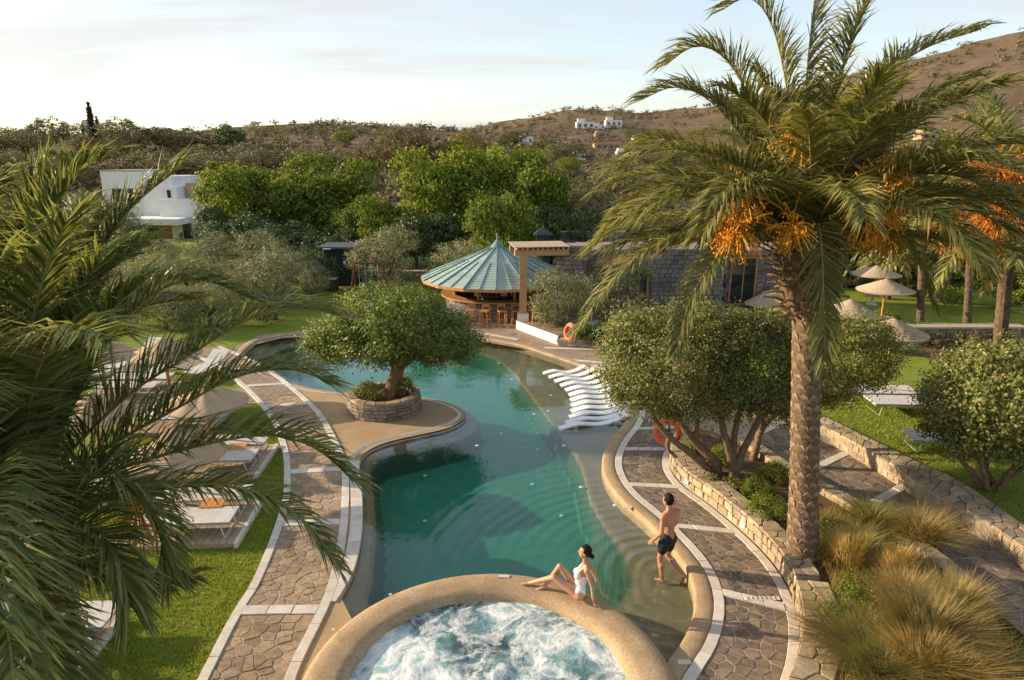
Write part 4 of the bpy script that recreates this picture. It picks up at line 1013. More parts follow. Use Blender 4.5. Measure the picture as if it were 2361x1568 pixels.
def palm(label, base, top, r, fronds, n_auto, L, seed, leafmats=('frond', 'rachis'), n_side=72, bunches=(), L_leaf=.52, group=None, scar=True, fruit='date', fan=(78, -38), skirt=0, width=.034, bend=(.55, 1.5), avoid=None, keep=None, boss=1.0):
    g = np.random.default_rng(seed); gr = random.Random(seed)
    base = np.array(base); top = np.array(top); root = thing('palm_tree', label, 'palm', base, group)
    mats = [M[leafmats[0]], M[leafmats[1]]]; ax = top - base; H = np.linalg.norm(ax)
    pts = [base * 0 + ax * t for t in np.linspace(-.02, 1, 14)]
    if not scar:
        pts = [ax * t for t in np.linspace(-.02, 1, 46)]; b = MB(); b.tube(pts, [r * (1.18 - .22 * min(1, t * 4) + .07 * (k_ % 2)) for k_, t in enumerate(np.linspace(0, 1, 46))], 12, jit=.05, rng=gr); b.build('trunk', M['palm_dark'], root, world=False)
    b = MB(); b.tube(pts, [r * (1.18 - .22 * min(1, t * 4) + (.25 * max(0, t - .86) / .14)) for t in np.linspace(0, 1, len(pts))], 16, jit=.03, rng=gr)
    if scar: smooth_auto(b.build('trunk', M['fibre'], root, world=False), 60)
    if scar:
        rows = int(H / .165); per = 9
        while rows * per > 290: rows -= 1
        for i in range(rows):
            t = (i + .4) / rows
            for k in range(per):
                a = 2 * math.pi * (k + .5 * (i % 2)) / per + gr.uniform(-.05, .05) + .1 * i; p = ax * t
                rr_ = r * (1.16 - .2 * min(1, t * 4) + .35 * max(0, t - .82) / .18)
                o = bpy.data.objects.new('leaf_base', SCALE); link(o, root); s_ = 2 * math.pi * rr_ / per
                o.location = (p[0] + rr_ * .93 * math.cos(a), p[1] + rr_ * .93 * math.sin(a), p[2]); o.rotation_euler = (gr.uniform(-.12, .12), gr.uniform(-.12, .12), a - math.pi / 2)
                o.scale = (s_ * .98, .045 + .12 * max(0, t - .8) / .2, H / rows * (1.05 + .5 * max(0, t - .8) / .2))
    # fibrous crown boss bristling with old cut stalks
    prof = [(r * 1.0, -.75 * boss), (r * (1 + .35 * boss), -.45 * boss), (r * (1 + .62 * boss), -.1 * boss), (r * (1 + .3 * boss), .25), (r * .5, .45), (.01, .5)]
    b = MB(); b.lathe(prof, (0, 0, 0), 18, wob=lambda th_, i: 1 + .08 * math.sin(7 * th_ + i))
    b.build('crown_boss', M['fibre'], root, world=False).location = ax
    for k in range(skirt):
        a = k * 2.399 + gr.uniform(-.2, .2); u_ = k / max(1, skirt - 1); z = -.85 * boss + 1.0 * boss * u_; ln = gr.uniform(.22, .5) * (.8 + .4 * u_); e = -.1 + .75 * u_ + gr.uniform(-.25, .25)
        rr_ = float(np.interp(z, [q_[1] for q_ in prof], [q_[0] for q_ in prof])) * .9
        p0 = ax + np.array([rr_ * math.sin(a), rr_ * math.cos(a), z]); p1 = p0 + ln * np.array([math.cos(e) * math.sin(a), math.cos(e) * math.cos(a), math.sin(e)])
        bb = MB(); bb.tube([p0, (p0 + p1) / 2 + np.array([0, 0, .03]), p1], [.06, .042, .026], 5, flat=.5); bb.build('stalk_stub', M['stub'], root, world=False)
    for f in fronds:
        dy0 = f[0][2] if len(f[0]) > 2 else 0
        w3 = [U(px, py, base[1] + dy) - base for px, py, dy in f]
        w3 = np.vstack([ax + np.array([0, 0, .05]), w3])
        pth = smooth_line(w3, .15, 3)
        o = mobj('frond', frond_mesh(pth, L_leaf * (1.12 if pth[-1][2] > ax[2] - .2 else .85), n_side, mats, g, width, .68 if pth[-1][2] > ax[2] - .2 else .3), root)
    for i in range(n_auto):
        u = (i + .5) / n_auto; az = i * 2.39996 + g.normal() * .12; e0 = math.radians(fan[0] + (fan[1] - fan[0]) * u ** 1.05 + g.normal() * 5)
        if avoid and avoid(az % (2 * math.pi), e0): continue
        ll = L * g.uniform(.86, 1.08) * (1 - .25 * max(0, 1 - 5 * u) - .18 * max(0, u - .75) * 4)
        bd = (bend[0] + (bend[1] - bend[0]) * math.sin(math.pi * min(1, u * 1.15)) ) * g.uniform(.85, 1.15)
        pth = arc(az, e0, ll, bd) + ax + np.array([math.sin(az), math.cos(az), 0]) * r * .6
        if keep and not keep(pth + base): continue
        o = mobj('frond', frond_mesh(pth, L_leaf * g.uniform(1.0, 1.25), n_side, mats if u < .93 or g.random() < .5 else [M['frond_dry'], M['rachis']], g, width, .35 if u < .7 else .15), root)
    for path, n_, sl in bunches:
        pth = [np.array(p_) - base for p_ in path]
        mobj('fruit_bunch', bunch_mesh(pth, [M[fruit], M['rachis_or']], g, n_, sl), root)
    return root
def proj(p):
    p = np.asarray(p); zc = p[:, 1] * math.cos(PITCH) - (p[:, 2] - CAM_H) * math.sin(PITCH); yc = p[:, 1] * math.sin(PITCH) + (p[:, 2] - CAM_H) * math.cos(PITCH)
    return CX + F * p[:, 0] / zc, CY - F * yc / zc, zc
def keep_r(p):
    x, y, z = proj(p[3:]); return not (((y > 600) & (x > 1430) & (x < 2250)).any() or (y[-1] > 690))
def keep_l(p):
    x, y, z = proj(p[2:])
    if (z < 1.2).any(): return False
    return not (x > np.interp(y, [300, 400, 700, 900, 1000, 1300, 1400, 1700], [240, 330, 400, 290, 170, 150, 200, 260])).any() and not (y[-1] < 330)
# big palm on the right
b0 = P(1850, 1283, BEDZ - .05); tp = U(1866, 560, b0[1])
C0 = tp
def bz(px, py, dy): return U(px, py, b0[1] + dy)
bn = [([C0, bz(1860, 400, -.6), bz(1850, 300, -.8)], 60, .5), ([C0, bz(1800, 480, -.8), bz(1740, 440, -1.1), bz(1705, 455, -1.3)], 80, .5), ([C0, bz(1790, 520, -.9), bz(1725, 510, -1.3), bz(1695, 530, -1.5)], 90, .5),
      ([C0, bz(1930, 470, -.6), bz(1990, 420, -.7), bz(2035, 400, -.8)], 120, .6), ([C0, bz(1930, 510, -.8), bz(1985, 470, -1.1), bz(2020, 480, -1.2)], 150, .62), ([C0, bz(1850, 500, -.9), bz(1830, 490, -1.3), bz(1825, 530, -1.5)], 60, .42), ([C0, bz(1960, 530, -.4), bz(2020, 510, -.6), bz(2050, 540, -.7)], 100, .55), ([C0, bz(1770, 500, -.6), bz(1700, 480, -.9), bz(1665, 500, -1.0)], 70, .5)]
kf = [[(1885, 500, -.9), (1895, 560, -1.3), (1898, 680, -1.5), (1902, 830, -1.55)],
      [(1740, 500, -.3), (1600, 520, -.8), (1440, 600, -1.2), (1330, 760, -1.5)],
      [(1740, 480, 0), (1580, 440, .1), (1470, 440, .2), (1380, 560, .3)],
      [(1760, 520, -.8), (1660, 580, -1.3), (1590, 680, -1.6), (1560, 810, -1.7)],
      [(1760, 480, .3), (1620, 370, .6), (1520, 310, .8), (1455, 350, 1.0)],
      [(1780, 420, .2), (1660, 240, .3), (1560, 190, .4), (1480, 230, .5)],
      [(1790, 380, -.2), (1700, 150, -.3), (1610, 90, -.4), (1535, 150, -.5)],
      [(1830, 300, .1), (1790, 60, .3), (1730, -20, .4), (1670, 20, .5)],
      [(1850, 300, 0), (1870, 60, .1), (1885, -40, .1), (1890, -90, .2)],
      [(1900, 300, .1), (1970, 60, .2), (2030, -40, .3), (2080, -60, .4)],
      [(1920, 380, 0), (2010, 200, 0), (2120, 110, .1), (2255, 70, .2)],
      [(1950, 470, -.2), (2080, 400, -.3), (2220, 400, -.4), (2330, 470, -.5)],
      [(1960, 500, .4), (2100, 480, .9), (2220, 540, 1.2), (2290, 640, 1.4)],
      [(1940, 520, -.6), (2050, 520, -1.0), (2120, 600, -1.2), (2150, 700, -1.3)]]
palm('tall date palm with orange fruit bunches in the bed right of the pool', b0, tp, .255, kf, 60, 3.75, 41, keep=keep_r, fan=(84, -8), bunches=bn, skirt=120, boss=1.55, n_side=165, L_leaf=.80, width=.03)
# big palm on the left, close to the camera
b0 = np.array([-5.15, 6.35, 0.05]); tp = U(70, 1190, 6.35); tp[0] = -5.05
kf = [[(95, 800, .3), (106, 606, .5), (137, 481, .6), (150, 416, .6), (175, 384, .55), (237, 363, .5)],
      [(120, 950, .2), (190, 690, .4), (237, 572, .5), (281, 500, .6), (337, 444, .7), (408, 392, .8)],
      [(100, 950, .5), (120, 846, .7), (141, 793, .8), (166, 751, .9), (230, 680, 1.0)],
      [(130, 1010, .3), (240, 793, .7), (282, 743, .8), (339, 687, .9), (406, 648, 1.0), (476, 641, 1.1), (580, 690, 1.2)],
      [(140, 1060, .2), (300, 900, .5), (416, 832, .8), (494, 782, .9), (572, 733, 1.0), (653, 712, 1.1), (737, 712, 1.2), (769, 726, 1.2)],
      [(150, 1090, 0), (280, 1010, .2), (370, 962, .3), (459, 913, .4), (529, 871, .5), (617, 849, .6), (706, 853, .7), (755, 885, .7)],
      [(160, 1120, -.2), (320, 1065, -.1), (423, 1036, 0), (512, 1015, 0), (600, 1001, .1), (670, 1008, .1), (741, 1036, .2), (815, 1110, .2)],
      [(160, 1150, -.4), (280, 1135, -.5), (381, 1127, -.5), (459, 1117, -.5), (550, 1120, -.5), (635, 1149, -.5), (706, 1198, -.5), (785, 1314, -.5)],
      [(140, 1150, -.5), (173, 1120, -.8), (212, 1096, -.9), (254, 1096, -1.0), (300, 1120, -1.0), (346, 1173, -1.0), (374, 1244, -1.0), (388, 1314, -1.0)],
      [(110, 1000, .1), (150, 880, .6), (230, 770, 1.0), (330, 700, 1.4), (450, 690, 1.7)],
      [(60, 900, .3), (40, 650, .4), (60, 480, .5), (110, 380, .6)],
      [(20, 900, .1), (-60, 650, .2), (-60, 480, .3), (0, 400, .3)],
      [(110, 1250, -.6), (200, 1300, -.7), (330, 1350, -.6), (440, 1330, -.5)],
      [(50, 950, .4), (20, 700, .8), (50, 560, 1.0), (130, 470, 1.2)],
      [(80, 900, .2), (70, 640, .2), (100, 500, .2), (170, 420, .2)],
      [(-20, 950, .2), (-80, 760, .3), (-60, 620, .4), (30, 540, .5)],
      [(110, 980, -.2), (170, 820, -.3), (250, 720, -.4), (320, 660, -.4)],
      [(90, 940, .7), (120, 720, 1.2), (190, 600, 1.6), (290, 560, 1.9)],
      [(130, 1180, -.8), (220, 1210, -1.2), (280, 1290, -1.4), (300, 1400, -1.5)]]
bnl = [([tp, tp + np.array([.45, .35, .35]), tp + np.array([.75, .6, .1]), tp + np.array([.8, .65, -.3])], 80, .6), ([tp, tp + np.array([.35, -.45, .3]), tp + np.array([.5, -.7, 0]), tp + np.array([.5, -.75, -.4])], 60, .6)]
palm('bushy palm with dark feathery fronds filling the left foreground', b0, tp, .27, kf, 190, 4.15, 42, ('frond_dk', 'rachis'), 190, bnl, .70, skirt=26, width=.024,
     keep=keep_l, fan=(88, -38))
# palms behind the raised lawn
def back_palm(label, x, ybase, z0, Y, ytop, seed, n=34, L=3.2, fruit='date', bunch=False, r=.15, leaf='frond', Ll=.5):
    bb = np.array([U(x, 700, Y)[0], Y, z0]); tt = U(x + (seed % 3 - 1) * 6, ytop, Y)
    bun = [([tt, tt + np.array([.5 * math.cos(a), .5 * math.sin(a), .3]), tt + np.array([.85 * math.cos(a), .85 * math.sin(a), 0]), tt + np.array([.95 * math.cos(a), .95 * math.sin(a), -.4])], 240, 1.25) for a in (3.4, 4.2, 5.0, 2.8, 3.8)] + [([tt, (tt + U(px_, py_, Y - dy_)) / 2 + np.array([0, 0, .25]), U(px_, py_, Y - dy_)], 260, .9) for px_, py_, dy_ in ((2295, 400, 1.2), (2335, 430, 1.3), (2310, 480, 1.4), (2350, 500, 1.2))] if bunch else []
    palm(label, bb, tt, r, [], n, L, seed, (leaf, 'rachis'), 54, bun, Ll, scar=False, fruit=fruit, skirt=10, width=.045, group='palms behind the raised lawn')
back_palm('palm with a red-orange fruit bunch at the right edge', 2345, 0, LAWN2, 16.3, 440, 51, 44, 3.9, 'date_red', True, leaf='frond_dk', Ll=.55)
back_palm('slim palm left of the dark leaning palm trunk beyond the lawn', 2130, 0, .5, 29.5, 470, 52, 30, 3.4)
back_palm('dark-trunked palm between two others beyond the lawn', 2238, 0, .5, 30.0, 450, 53, 30, 3.4)
back_palm('small far palm behind the straw parasols', 2080, 0, .5, 40.0, 600, 54, 28, 2.8)

# ---- clumps of grass and low shrubs in the bed
def tuft(name, label, base, r, h, mat, n, g, lean=.35, w=.010, group=None, cat='grass', plume=False):
    """upright or arching blades"""
    root = thing(name, label, cat, base, group)
    n = int(n * 1.5); h = h * .85
    a = g.uniform(0, 2 * np.pi, n); rr_ = r * .35 * np.sqrt(g.uniform(0, 1, n)); p0 = np.stack([rr_ * np.cos(a), rr_ * np.sin(a), np.zeros(n) - .03], 1)
    d = a + g.normal(size=n) * .6; hh = h * g.uniform(.55, 1.1, n); ln = lean * g.uniform(.2, 1.3, n) * (0.4 + 1.2 * rr_ / (r * .35 + 1e-6))
    out_ = np.stack([np.cos(d), np.sin(d), np.zeros(n)], 1)
    m = p0 + out_ * (ln * r * .6)[:, None] + np.array([0, 0, 1]) * (hh * .62)[:, None]; t = p0 + out_ * (ln * r * 1.7)[:, None] + np.array([0, 0, 1]) * hh[:, None]
    s = np.stack([-np.sin(d), np.cos(d), np.zeros(n)], 1) * w * .5
    V = np.stack([p0 - s, p0 + s, m + s * .9, m - s * .9, t], 1).reshape(-1, 3); k0 = 5 * np.arange(n)[:, None]
    Fc = [tuple(x) for x in (k0 + np.array([0, 1, 2, 3]))] + [tuple(x) for x in (k0 + np.array([3, 2, 4]))]
    mobj('blades', arr_mesh('blades', V, Fc, M[mat]), root)
    return root
def at_bed(x, y): return P(x, y, BEDZ - .05)
tufts = [(2080, 1420, .5, .8, 'grass_gold', 1500, .5, 'golden feathery clump between the green shrub and the brown mound'), (2190, 1430, .5, .85, 'grass_brown', 1500, .5, 'straw-coloured clump at the right of the brown mound'), (2120, 1555, .5, .8, 'grass_gold', 1500, .5, 'golden clump at the bottom edge of the bed'), (2000, 1480, .4, .55, 'grass_olive', 1100, .5, 'olive clump between the broad wall and the golden clumps'), (1955, 1318, .42, 1.0, 'grass_gold', 1500, .28, 'tall pale golden grass tuft right of the palm trunk base'), (2055, 1345, .36, .85, 'grass_gold', 1100, .32, 'smaller golden grass tuft beside the larger one'),
         (2130, 1490, .62, .95, 'grass_brown', 3400, .5, 'large feathery brown grass mound bottom right'), (2030, 1565, .5, .6, 'grass_olive', 1800, .6, 'olive-yellow grass mound at the bottom edge'),
         (1960, 1270, .5, .5, 'grass_olive', 900, .9, 'low arching olive grass behind the golden tuft'), (2120, 1250, .6, .75, 'grass_brown', 700, .6, 'thin wispy grass beside the upper path'),
         (2010, 1215, .55, .62, 'grass_olive', 600, .6, 'thin green grass against the bed wall'), (2180, 1580, .5, .7, 'grass_brown', 1600, .8, 'brown grass mound at the bottom right corner'),
         (1965, 1490, .5, .5, 'grass_brown', 1000, .9, 'low brown grass beside the broad stone wall')]
for i, (x, y, r, h, m, n, ln, lb_) in enumerate(tufts):
    tuft('grass_clump', lb_, at_bed(x, y), r, h, m, n, np.random.default_rng(60 + i), ln, .013, 'grass clumps of the planted bed')
lows = [(1770, 1195, .42, .5, 'leaf_lime', 'bright lime-green shrub left of the palm trunk base'), (1985, 1395, .5, .5, 'leaf_fig', 'fresh green shrub below the golden grass'), (1745, 1145, .38, .35, 'leaf_fig', 'small green shrub below the upright tree'),
        (1660, 1070, .35, .45, 'leaf_fig', 'green undergrowth behind the leaning trunks'), (1590, 1040, .3, .35, 'leaf_bush', 'small shrub beside the lifebuoy wall'), (1780, 1110, .4, .4, 'leaf_fig', 'green shrub behind the upright tree'),
        (1690, 1125, .25, .2, 'leaf_bush', 'ground-hugging plant at the foot of the stems'), (2090, 1440, .55, .55, 'leaf_bush', 'scrubby green bush among the brown grass'), (1930, 1440, .3, .3, 'leaf_fig', 'small green plant beside the broad wall'), (1905, 1235, .35, .35, 'leaf_bush', 'dry low shrub right of the palm trunk'), (1640, 1115, .2, .18, 'leaf_bush', 'tiny plant by the curved wall top')]
for i, (x, y, r, h, m, lb_) in enumerate(lows):
    shrub('bed_shrub', lb_, at_bed(x, y), r, h, m, 70, 34, .05, 'shrubs of the planted bed', 80 + i)
# ================================================================== BUILDINGS AND FURNITURE
# ---- bar pavilion
BX, BY = U(1147, 660, 34.8)[0], 34.8
bar = thing('bar_pavilion', 'round poolside bar under a conical teal metal roof', 'bar', (BX, BY, DECK - .03))
EV, AP, ER = 1.84, 3.42, 3.9
NF = 16
def rp_(a, r, z): return (r * math.sin(a), r * math.cos(a), z)
roof_b = MB()
for k in range(NF):   # underside deck of the roof
    a0, a1 = 2 * math.pi * k / NF, 2 * math.pi * (k + 1) / NF
    roof_b.add([rp_(a0, ER - .03, EV - .05), rp_(a1, ER - .03, EV - .05), (0, 0, AP - .06)], [(0, 1, 2)])
roof = roof_b.build('roof', M['dark_wood'], bar, world=False)
NR = 18
for k in range(NF):
    a0, a1 = 2 * math.pi * k / NF, 2 * math.pi * (k + 1) / NF
    for j in range(NR):
        t0, t1 = j / NR, (j + 1) / NR + .012
        r0, r1 = ER * (1 - t0) + .06 * t0, ER * (1 - min(t1, 1)) + .06 * min(t1, 1)
        z0, z1 = EV + (AP - EV) * t0 + .022, EV + (AP - EV) * min(t1, 1)
        b = MB(); b.add([rp_(a0, r0, z0), rp_(a1, r0, z0), rp_(a1, r1, z1), rp_(a0, r1, z1), rp_(a0, r0, z0 - .045), rp_(a1, r0, z0 - .045)], [(0, 1, 2, 3), (4, 5, 1, 0)])
        b.build('roof_panel', M['teal_roof'], roof, world=False)
    b = MB(); b.tube([rp_(a0, ER + .01, EV + .03), rp_(a0, .05, AP + .03)], [.045, .035], 5); b.build('roof_rib', M['teal_ridge'], roof, world=False)
    am = (a0 + a1) / 2; cc = math.cos(math.pi / NF)
    b = MB(); b.tube([rp_(am, ER * cc, EV + .035), rp_(am, ER * .42, EV + (AP - EV) * .58 + .03)], [.028, .02], 5); b.build('roof_rib', M['teal_ridge'], roof, world=False)
b = MB(); b.lathe([(.34, AP - .16), (.36, AP - .06), (.16, AP + .18), (.05, AP + .30), (.035, AP + .55), (.005, AP + .68)], (0, 0, 0), 16); b.build('finial', M['teal_ridge'], bar, world=False)
b = MB(); b.lathe([(ER - .02, EV - .12), (ER + .02, EV - .12), (ER + .02, EV + .02), (ER - .02, EV + .02)], (0, 0, 0), NF, close=True); b.build('eave_board', M['wood'], bar, world=False)
# counter: stone drum and wooden top
b = MB(); b.lathe([(2.60, 0), (2.60, .98), (2.35, .98), (2.35, 0)], (0, 0, 0), 40, close=True); ctr = b.build('counter', M['mortar'], bar, world=False)
tc = np.linspace(0, 2 * np.pi, 80); cl_ = np.stack([BX + 2.62 * np.cos(tc), BY + 2.62 * np.sin(tc)], 1)
wall_face(ctr, cl_[38:80], DECK, DECK + .95, 6, .34, 'dark_stone', side=1, limit=170)
b = MB(); b.lathe([(2.25, .98), (2.92, .98), (2.92, 1.05), (2.25, 1.05)], (0, 0, 0), 48, close=True); b.build('counter_top', M['wood'], bar, world=False)
for k in range(8):
    a = 2 * math.pi * (k + .5) / 8; b = MB(); b.tube([rp_(a, 2.3, 1.0), rp_(a, 2.3, EV + .5)], .075, 8); b.build('post', M['post_wood'], bar, world=False)
b = MB(); b.lathe([(.85, 0), (.85, 1.75), (.80, 1.75), (.80, 0)], (0, 0, 0), 20, close=True); b.build('back_bar', M['dark_wood'], bar, world=False)
for z in (.95, 1.25, 1.5):
    b = MB(); b.lathe([(.84, z), (1.08, z), (1.08, z + .03), (.84, z + .03)], (0, 0, 0), 24, close=True); b.build('shelf', M['wood'], bar, world=False)
gb = random.Random(5)
ORD = ['first', 'second', 'third', 'fourth', 'fifth', 'sixth', 'seventh', 'eighth', 'ninth', 'tenth', 'eleventh', 'twelfth', 'thirteenth', 'fourteenth', 'fifteenth']
for k in range(21):
    a = math.pi + 1.35 - (k % 7) * .45 + gb.uniform(-.1, .1); z = (.98, 1.28, 1.53)[k // 7]; r = .97
    o = thing('bottle', f"{ORD[k % 7]} bottle from the left on the {['lower', 'middle', 'upper'][k // 7]} shelf of the round bar", 'bottle', (BX + r * math.sin(a), BY + r * math.cos(a), DECK - .03 + z), 'bottles on the bar shelves')
    b = MB(); b.lathe([(.035, 0), (.037, .14), (.014, .19), (.014, .25)], (0, 0, 0), 8); b.build('glass', gb.choice([M['glass'], M['wood'], M['dark_green'], M['cushion']]), o, world=False)
for x0 in (-.95, .35):
    o = thing('bar_curtain', 'pale rolled blind hanging inside the round bar ' + ('on the left' if x0 < 0 else 'on the right'), 'blind', (BX + x0, BY - 1.75, DECK + 1.05))
    b = MB(); b.box((0, 0, .42), (.32, .05, .7)); b.build('cloth', M['cushion'], o, world=False)
def stool(loc, rz, label):
    o = thing('bar_stool', label, 'stool', loc, 'stools around the bar', rz)
    for sx in (-1, 1):
        for sy in (-1, 1):
            b = MB(); hgt = .72 if sy < 0 else 1.05; b.tube([(sx * .20, sy * .20, 0), (sx * .165, sy * .165 + (0 if sy < 0 else .03), hgt)], .022, 5); b.build('leg', M['orange_wood'], o, world=False)
    b = MB(); b.box((0, 0, .74), (.40, .38, .045)); b.build('seat', M['orange_wood'], o, world=False)
    for z in (.94, 1.02): b = MB(); b.box((0, .19, z), (.36, .025, .05)); b.build('back_rail', M['orange_wood'], o, world=False)
    b = MB(); b.box((0, -.18, .28), (.34, .02, .03)); b.box((0, .18, .28), (.34, .02, .03)); b.box((-.18, 0, .34), (.02, .34, .03)); b.box((.18, 0, .34), (.02, .34, .03)); b.build('footrest', M['orange_wood'], o, world=False)
names = ['leftmost', 'second', 'third', 'fourth', 'fifth', 'sixth', 'seventh']
for k, px in enumerate([1085, 1118, 1158, 1190, 1222, 1252, 1278]):
    dx = U(px, 750, 31.6)[0] - BX; a = math.asin(max(-.97, min(.97, dx / 3.3))) ; y = -math.cos(a) * 3.3
    stool((BX + dx, BY + y, DECK - .03), math.atan2(-dx, y) + math.pi + 0.15 * (-1) ** k, f'{names[k]} wooden bar stool from the left along the round counter')
# ---- raised terrace with pergola
TZ = 0.46
t0, t1 = P(1190, 757, DECK), P(1285, 793, DECK)
tdir = (t1 - t0)[:2] / np.linalg.norm((t1 - t0)[:2])
tpoly = np.array([t0[:2], t1[:2], P(1330, 760, DECK)[:2], (9.5, 33.0), (9.5, 39.0), (2.4, 39.0), (1.6, 35.2)])
ter = thing('raised_terrace', 'raised terrace with a white rendered step edge beside the bar', 'terrace', (t1[0], t1[1], 0))
b = MB(); b.prism(tpoly, 0.0, TZ); b.build('slab', M['white_paint'], ter)
fl_ = flat_poly('floor', tpoly * .998 + .002 * tpoly.mean(0), [], TZ + .005, M['paving']); fl_.parent = ter; fl_.location = (-t1[0], -t1[1], 0)
cp = t0[:2] + np.array([.32, .15])
col_o = thing('pergola', 'timber pergola on a thick wooden post beside the bar', 'pergola', (cp[0], cp[1], TZ))
b = MB(); b.box((0, 0, .17), (.52, .52, .34)); b.build('plinth', M['white_paint'], col_o, world=False)
b = MB(); b.box((0, 0, (3.5 - TZ) / 2 + .15), (.34, .34, 3.5 - TZ - .3)); b.build('post', M['post_wood'], col_o, world=False)
bt = 3.5 - TZ
bdir = np.array([3.0, .4]); bdir = bdir / np.linalg.norm(bdir); bang = math.atan2(bdir[1], bdir[0])
bc = bdir * .85; b = MB(); b.box((bc[0], bc[1], bt + .12), (2.5, .26, .28), bang); b.build('beam', M['post_wood'], col_o, world=False)
bn_ = np.array([-bdir[1], bdir[0]])
c2 = bdir * .85 + bn_ * 1.7; b = MB(); b.box((c2[0], c2[1], bt + .12), (2.5, .22, .28), bang); b.build('beam', M['post_wood'], col_o, world=False)
for k in range(11):
    c = bdir * (-.3 + k * .235) + bn_ * .85; b = MB(); b.box((c[0], c[1], bt + .31), (.07, 2.2, .10), bang); b.build('rafter', M['post_wood'], col_o, world=False)
c = bdir * .85 + bn_ * .85; b = MB(); b.box((c[0], c[1], bt + .385), (2.6, 2.2, .03), bang); b.build('reed_cover', M['straw'], col_o, world=False)
# stone buildings behind the terrace
def stone_house(label, p, q_, depth, z0, z1, rows, mean, key='dark_stone', openings=(), limit=290, cap=True):
    p, q_ = np.array(p, float), np.array(q_, float); d = (q_ - p) / np.linalg.norm(q_ - p); nn = np.array([d[1], -d[0]]); W = np.linalg.norm(q_ - p)
    root = thing('stone_building', label, 'building', (p[0], p[1], z0), 'stone pool buildings')
    b = MB(); b.prism([p, q_, q_ - nn * depth, p - nn * depth], z0, z1); b.build('wall', M['dark_stone'], root)
    for (u0, u1, za, zb, kind) in openings:
        c = p + d * (u0 + u1) / 2 + nn * .045
        f = MB(); f.box((c[0], c[1], (za + zb) / 2), (u1 - u0, .05, zb - za), math.atan2(d[1], d[0])); o = f.build('window', M['glass'], root)
        e = MB(); fw_ = .09
        for (cu, cz, su, sz) in (((u0 + u1) / 2, zb, u1 - u0 + fw_, fw_), ((u0 + u1) / 2, za, u1 - u0 + fw_, fw_), (u0, (za + zb) / 2, fw_, zb - za), (u1, (za + zb) / 2, fw_, zb - za), ((u0 + u1) / 2, (za + zb) / 2, .05, zb - za)):
            c = p + d * cu + nn * .06; e.box((c[0], c[1], cz), (su, .09, sz), math.atan2(d[1], d[0]))
        e.build('window_frame', M['wood'], root)
    ln = resample(np.vstack([p, q_]), .1); L = W
    ms = block_set(key); cnt = 0; h = (z1 - z0) / rows; pw = wloc(root)
    for r in range(rows):
        s = -rng.uniform(0, mean)
        while s < L and cnt < limit:
            l = mean * rng.uniform(.5, 1.5); m_ = s + l / 2; z = z0 + (r + .5) * h
            s += l
            if not (0 < m_ < L) or any(u0 - .05 < m_ < u1 + .05 and za < z < zb for (u0, u1, za, zb, k_) in openings): continue
            c = p + d * m_ + nn * (.02 + rng.uniform(-.01, .012))
            o = bpy.data.objects.new('stone', rng.choice(ms)); link(o, root); cnt += 1
            o.location = (c[0] - pw[0], c[1] - pw[1], z - pw[2]); o.scale = (max(.06, l - .03), .1, h - .02); o.rotation_euler = (0, 0, math.atan2(d[1], d[0]))
    if cap:
        b = MB(); b.prism([p + nn * .08 - d * .08, q_ + nn * .08 + d * .08, q_ - nn * (depth + .08) + d * .08, p - nn * (depth + .08) - d * .08], z1 + .002, z1 + .10); b.build('roof_edge', M['grey_roof'], root)
    return root
stone_house('square dark stone block at the right end of the timber pergola', U(1283, 600, 32.2)[:2], U(1352, 600, 32.0)[:2], 1.0, TZ, 3.72, 16, .36, 'grey_stone')
stone_house('long dark stone building with a tall glazed opening behind the palm', U(1352, 600, 33.6)[:2], U(1672, 600, 34.0)[:2], 3, .2, 3.35, 14, .42, 'dark_stone', [(2.2, 3.1, .4, 2.5, 'd')])
stone_house('dark stone wing with a dining opening behind the palm crown', U(1675, 600, 34.6)[:2], U(1900, 600, 35.2)[:2], 3, .2, 3.2, 13, .42, 'dark_stone', [(.25, 1.6, .5, 2.9, 'd'), (3.6, 4.7, .5, 2.6, 'd')])
stone_house('low pale-topped building far right behind the parasols', U(1905, 600, 41.0)[:2], U(2110, 600, 41.5)[:2], 3, .3, 3.0, 10, .5, 'dark_stone', [(1.0, 2.2, .6, 2.3, 'd'), (3.0, 4.2, .6, 2.3, 'd')])
# terrace seats
def armchair(loc, rz, label):
    o = thing('armchair', label, 'armchair', loc, 'terrace armchairs', rz)
    for sx in (-1, 1):
        for sy in (-1, 1): b = MB(); b.box((sx * .33, sy * .32, .3 if sy < 0 else .4), (.05, .05, .6 if sy < 0 else .8)); b.build('leg', M['orange_wood'], o, world=False)
        b = MB(); b.box((sx * .33, -.02, .61), (.07, .74, .035)); b.build('armrest', M['orange_wood'], o, world=False)
    b = MB(); b.box((0, 0, .32), (.6, .64, .05)); b.build('seat_frame', M['orange_wood'], o, world=False)
    b = MB(); b.box((0, -.02, .40), (.58, .6, .11), top=.94); b.build('seat_cushion', M['cushion'], o, world=False)
    b = MB(); b.box((0, .27, .66), (.58, .12, .45), M=Matrix.Rotation(.2, 3, 'X')); b.build('back_cushion', M['cushion'], o, world=False)
armchair((*U(1250, 745, 30.2)[:2], TZ), R(60), 'wooden armchair with cream cushions at the terrace edge')
armchair((*U(1282, 735, 31.2)[:2], TZ), R(-20), 'wooden armchair with cream cushions deeper on the terrace')
o = thing('side_table', 'low wooden table between the terrace armchairs', 'table', (*U(1266, 740, 30.8)[:2], TZ)); b = MB(); b.box((0, 0, .4), (.6, .6, .04)); b.build('top', M['wood'], o, world=False)
for sx in (-.25, .25):
    for sy in (-.25, .25): b = MB(); b.box((sx, sy, .19), (.04, .04, .38)); b.build('leg', M['wood'], o, world=False)
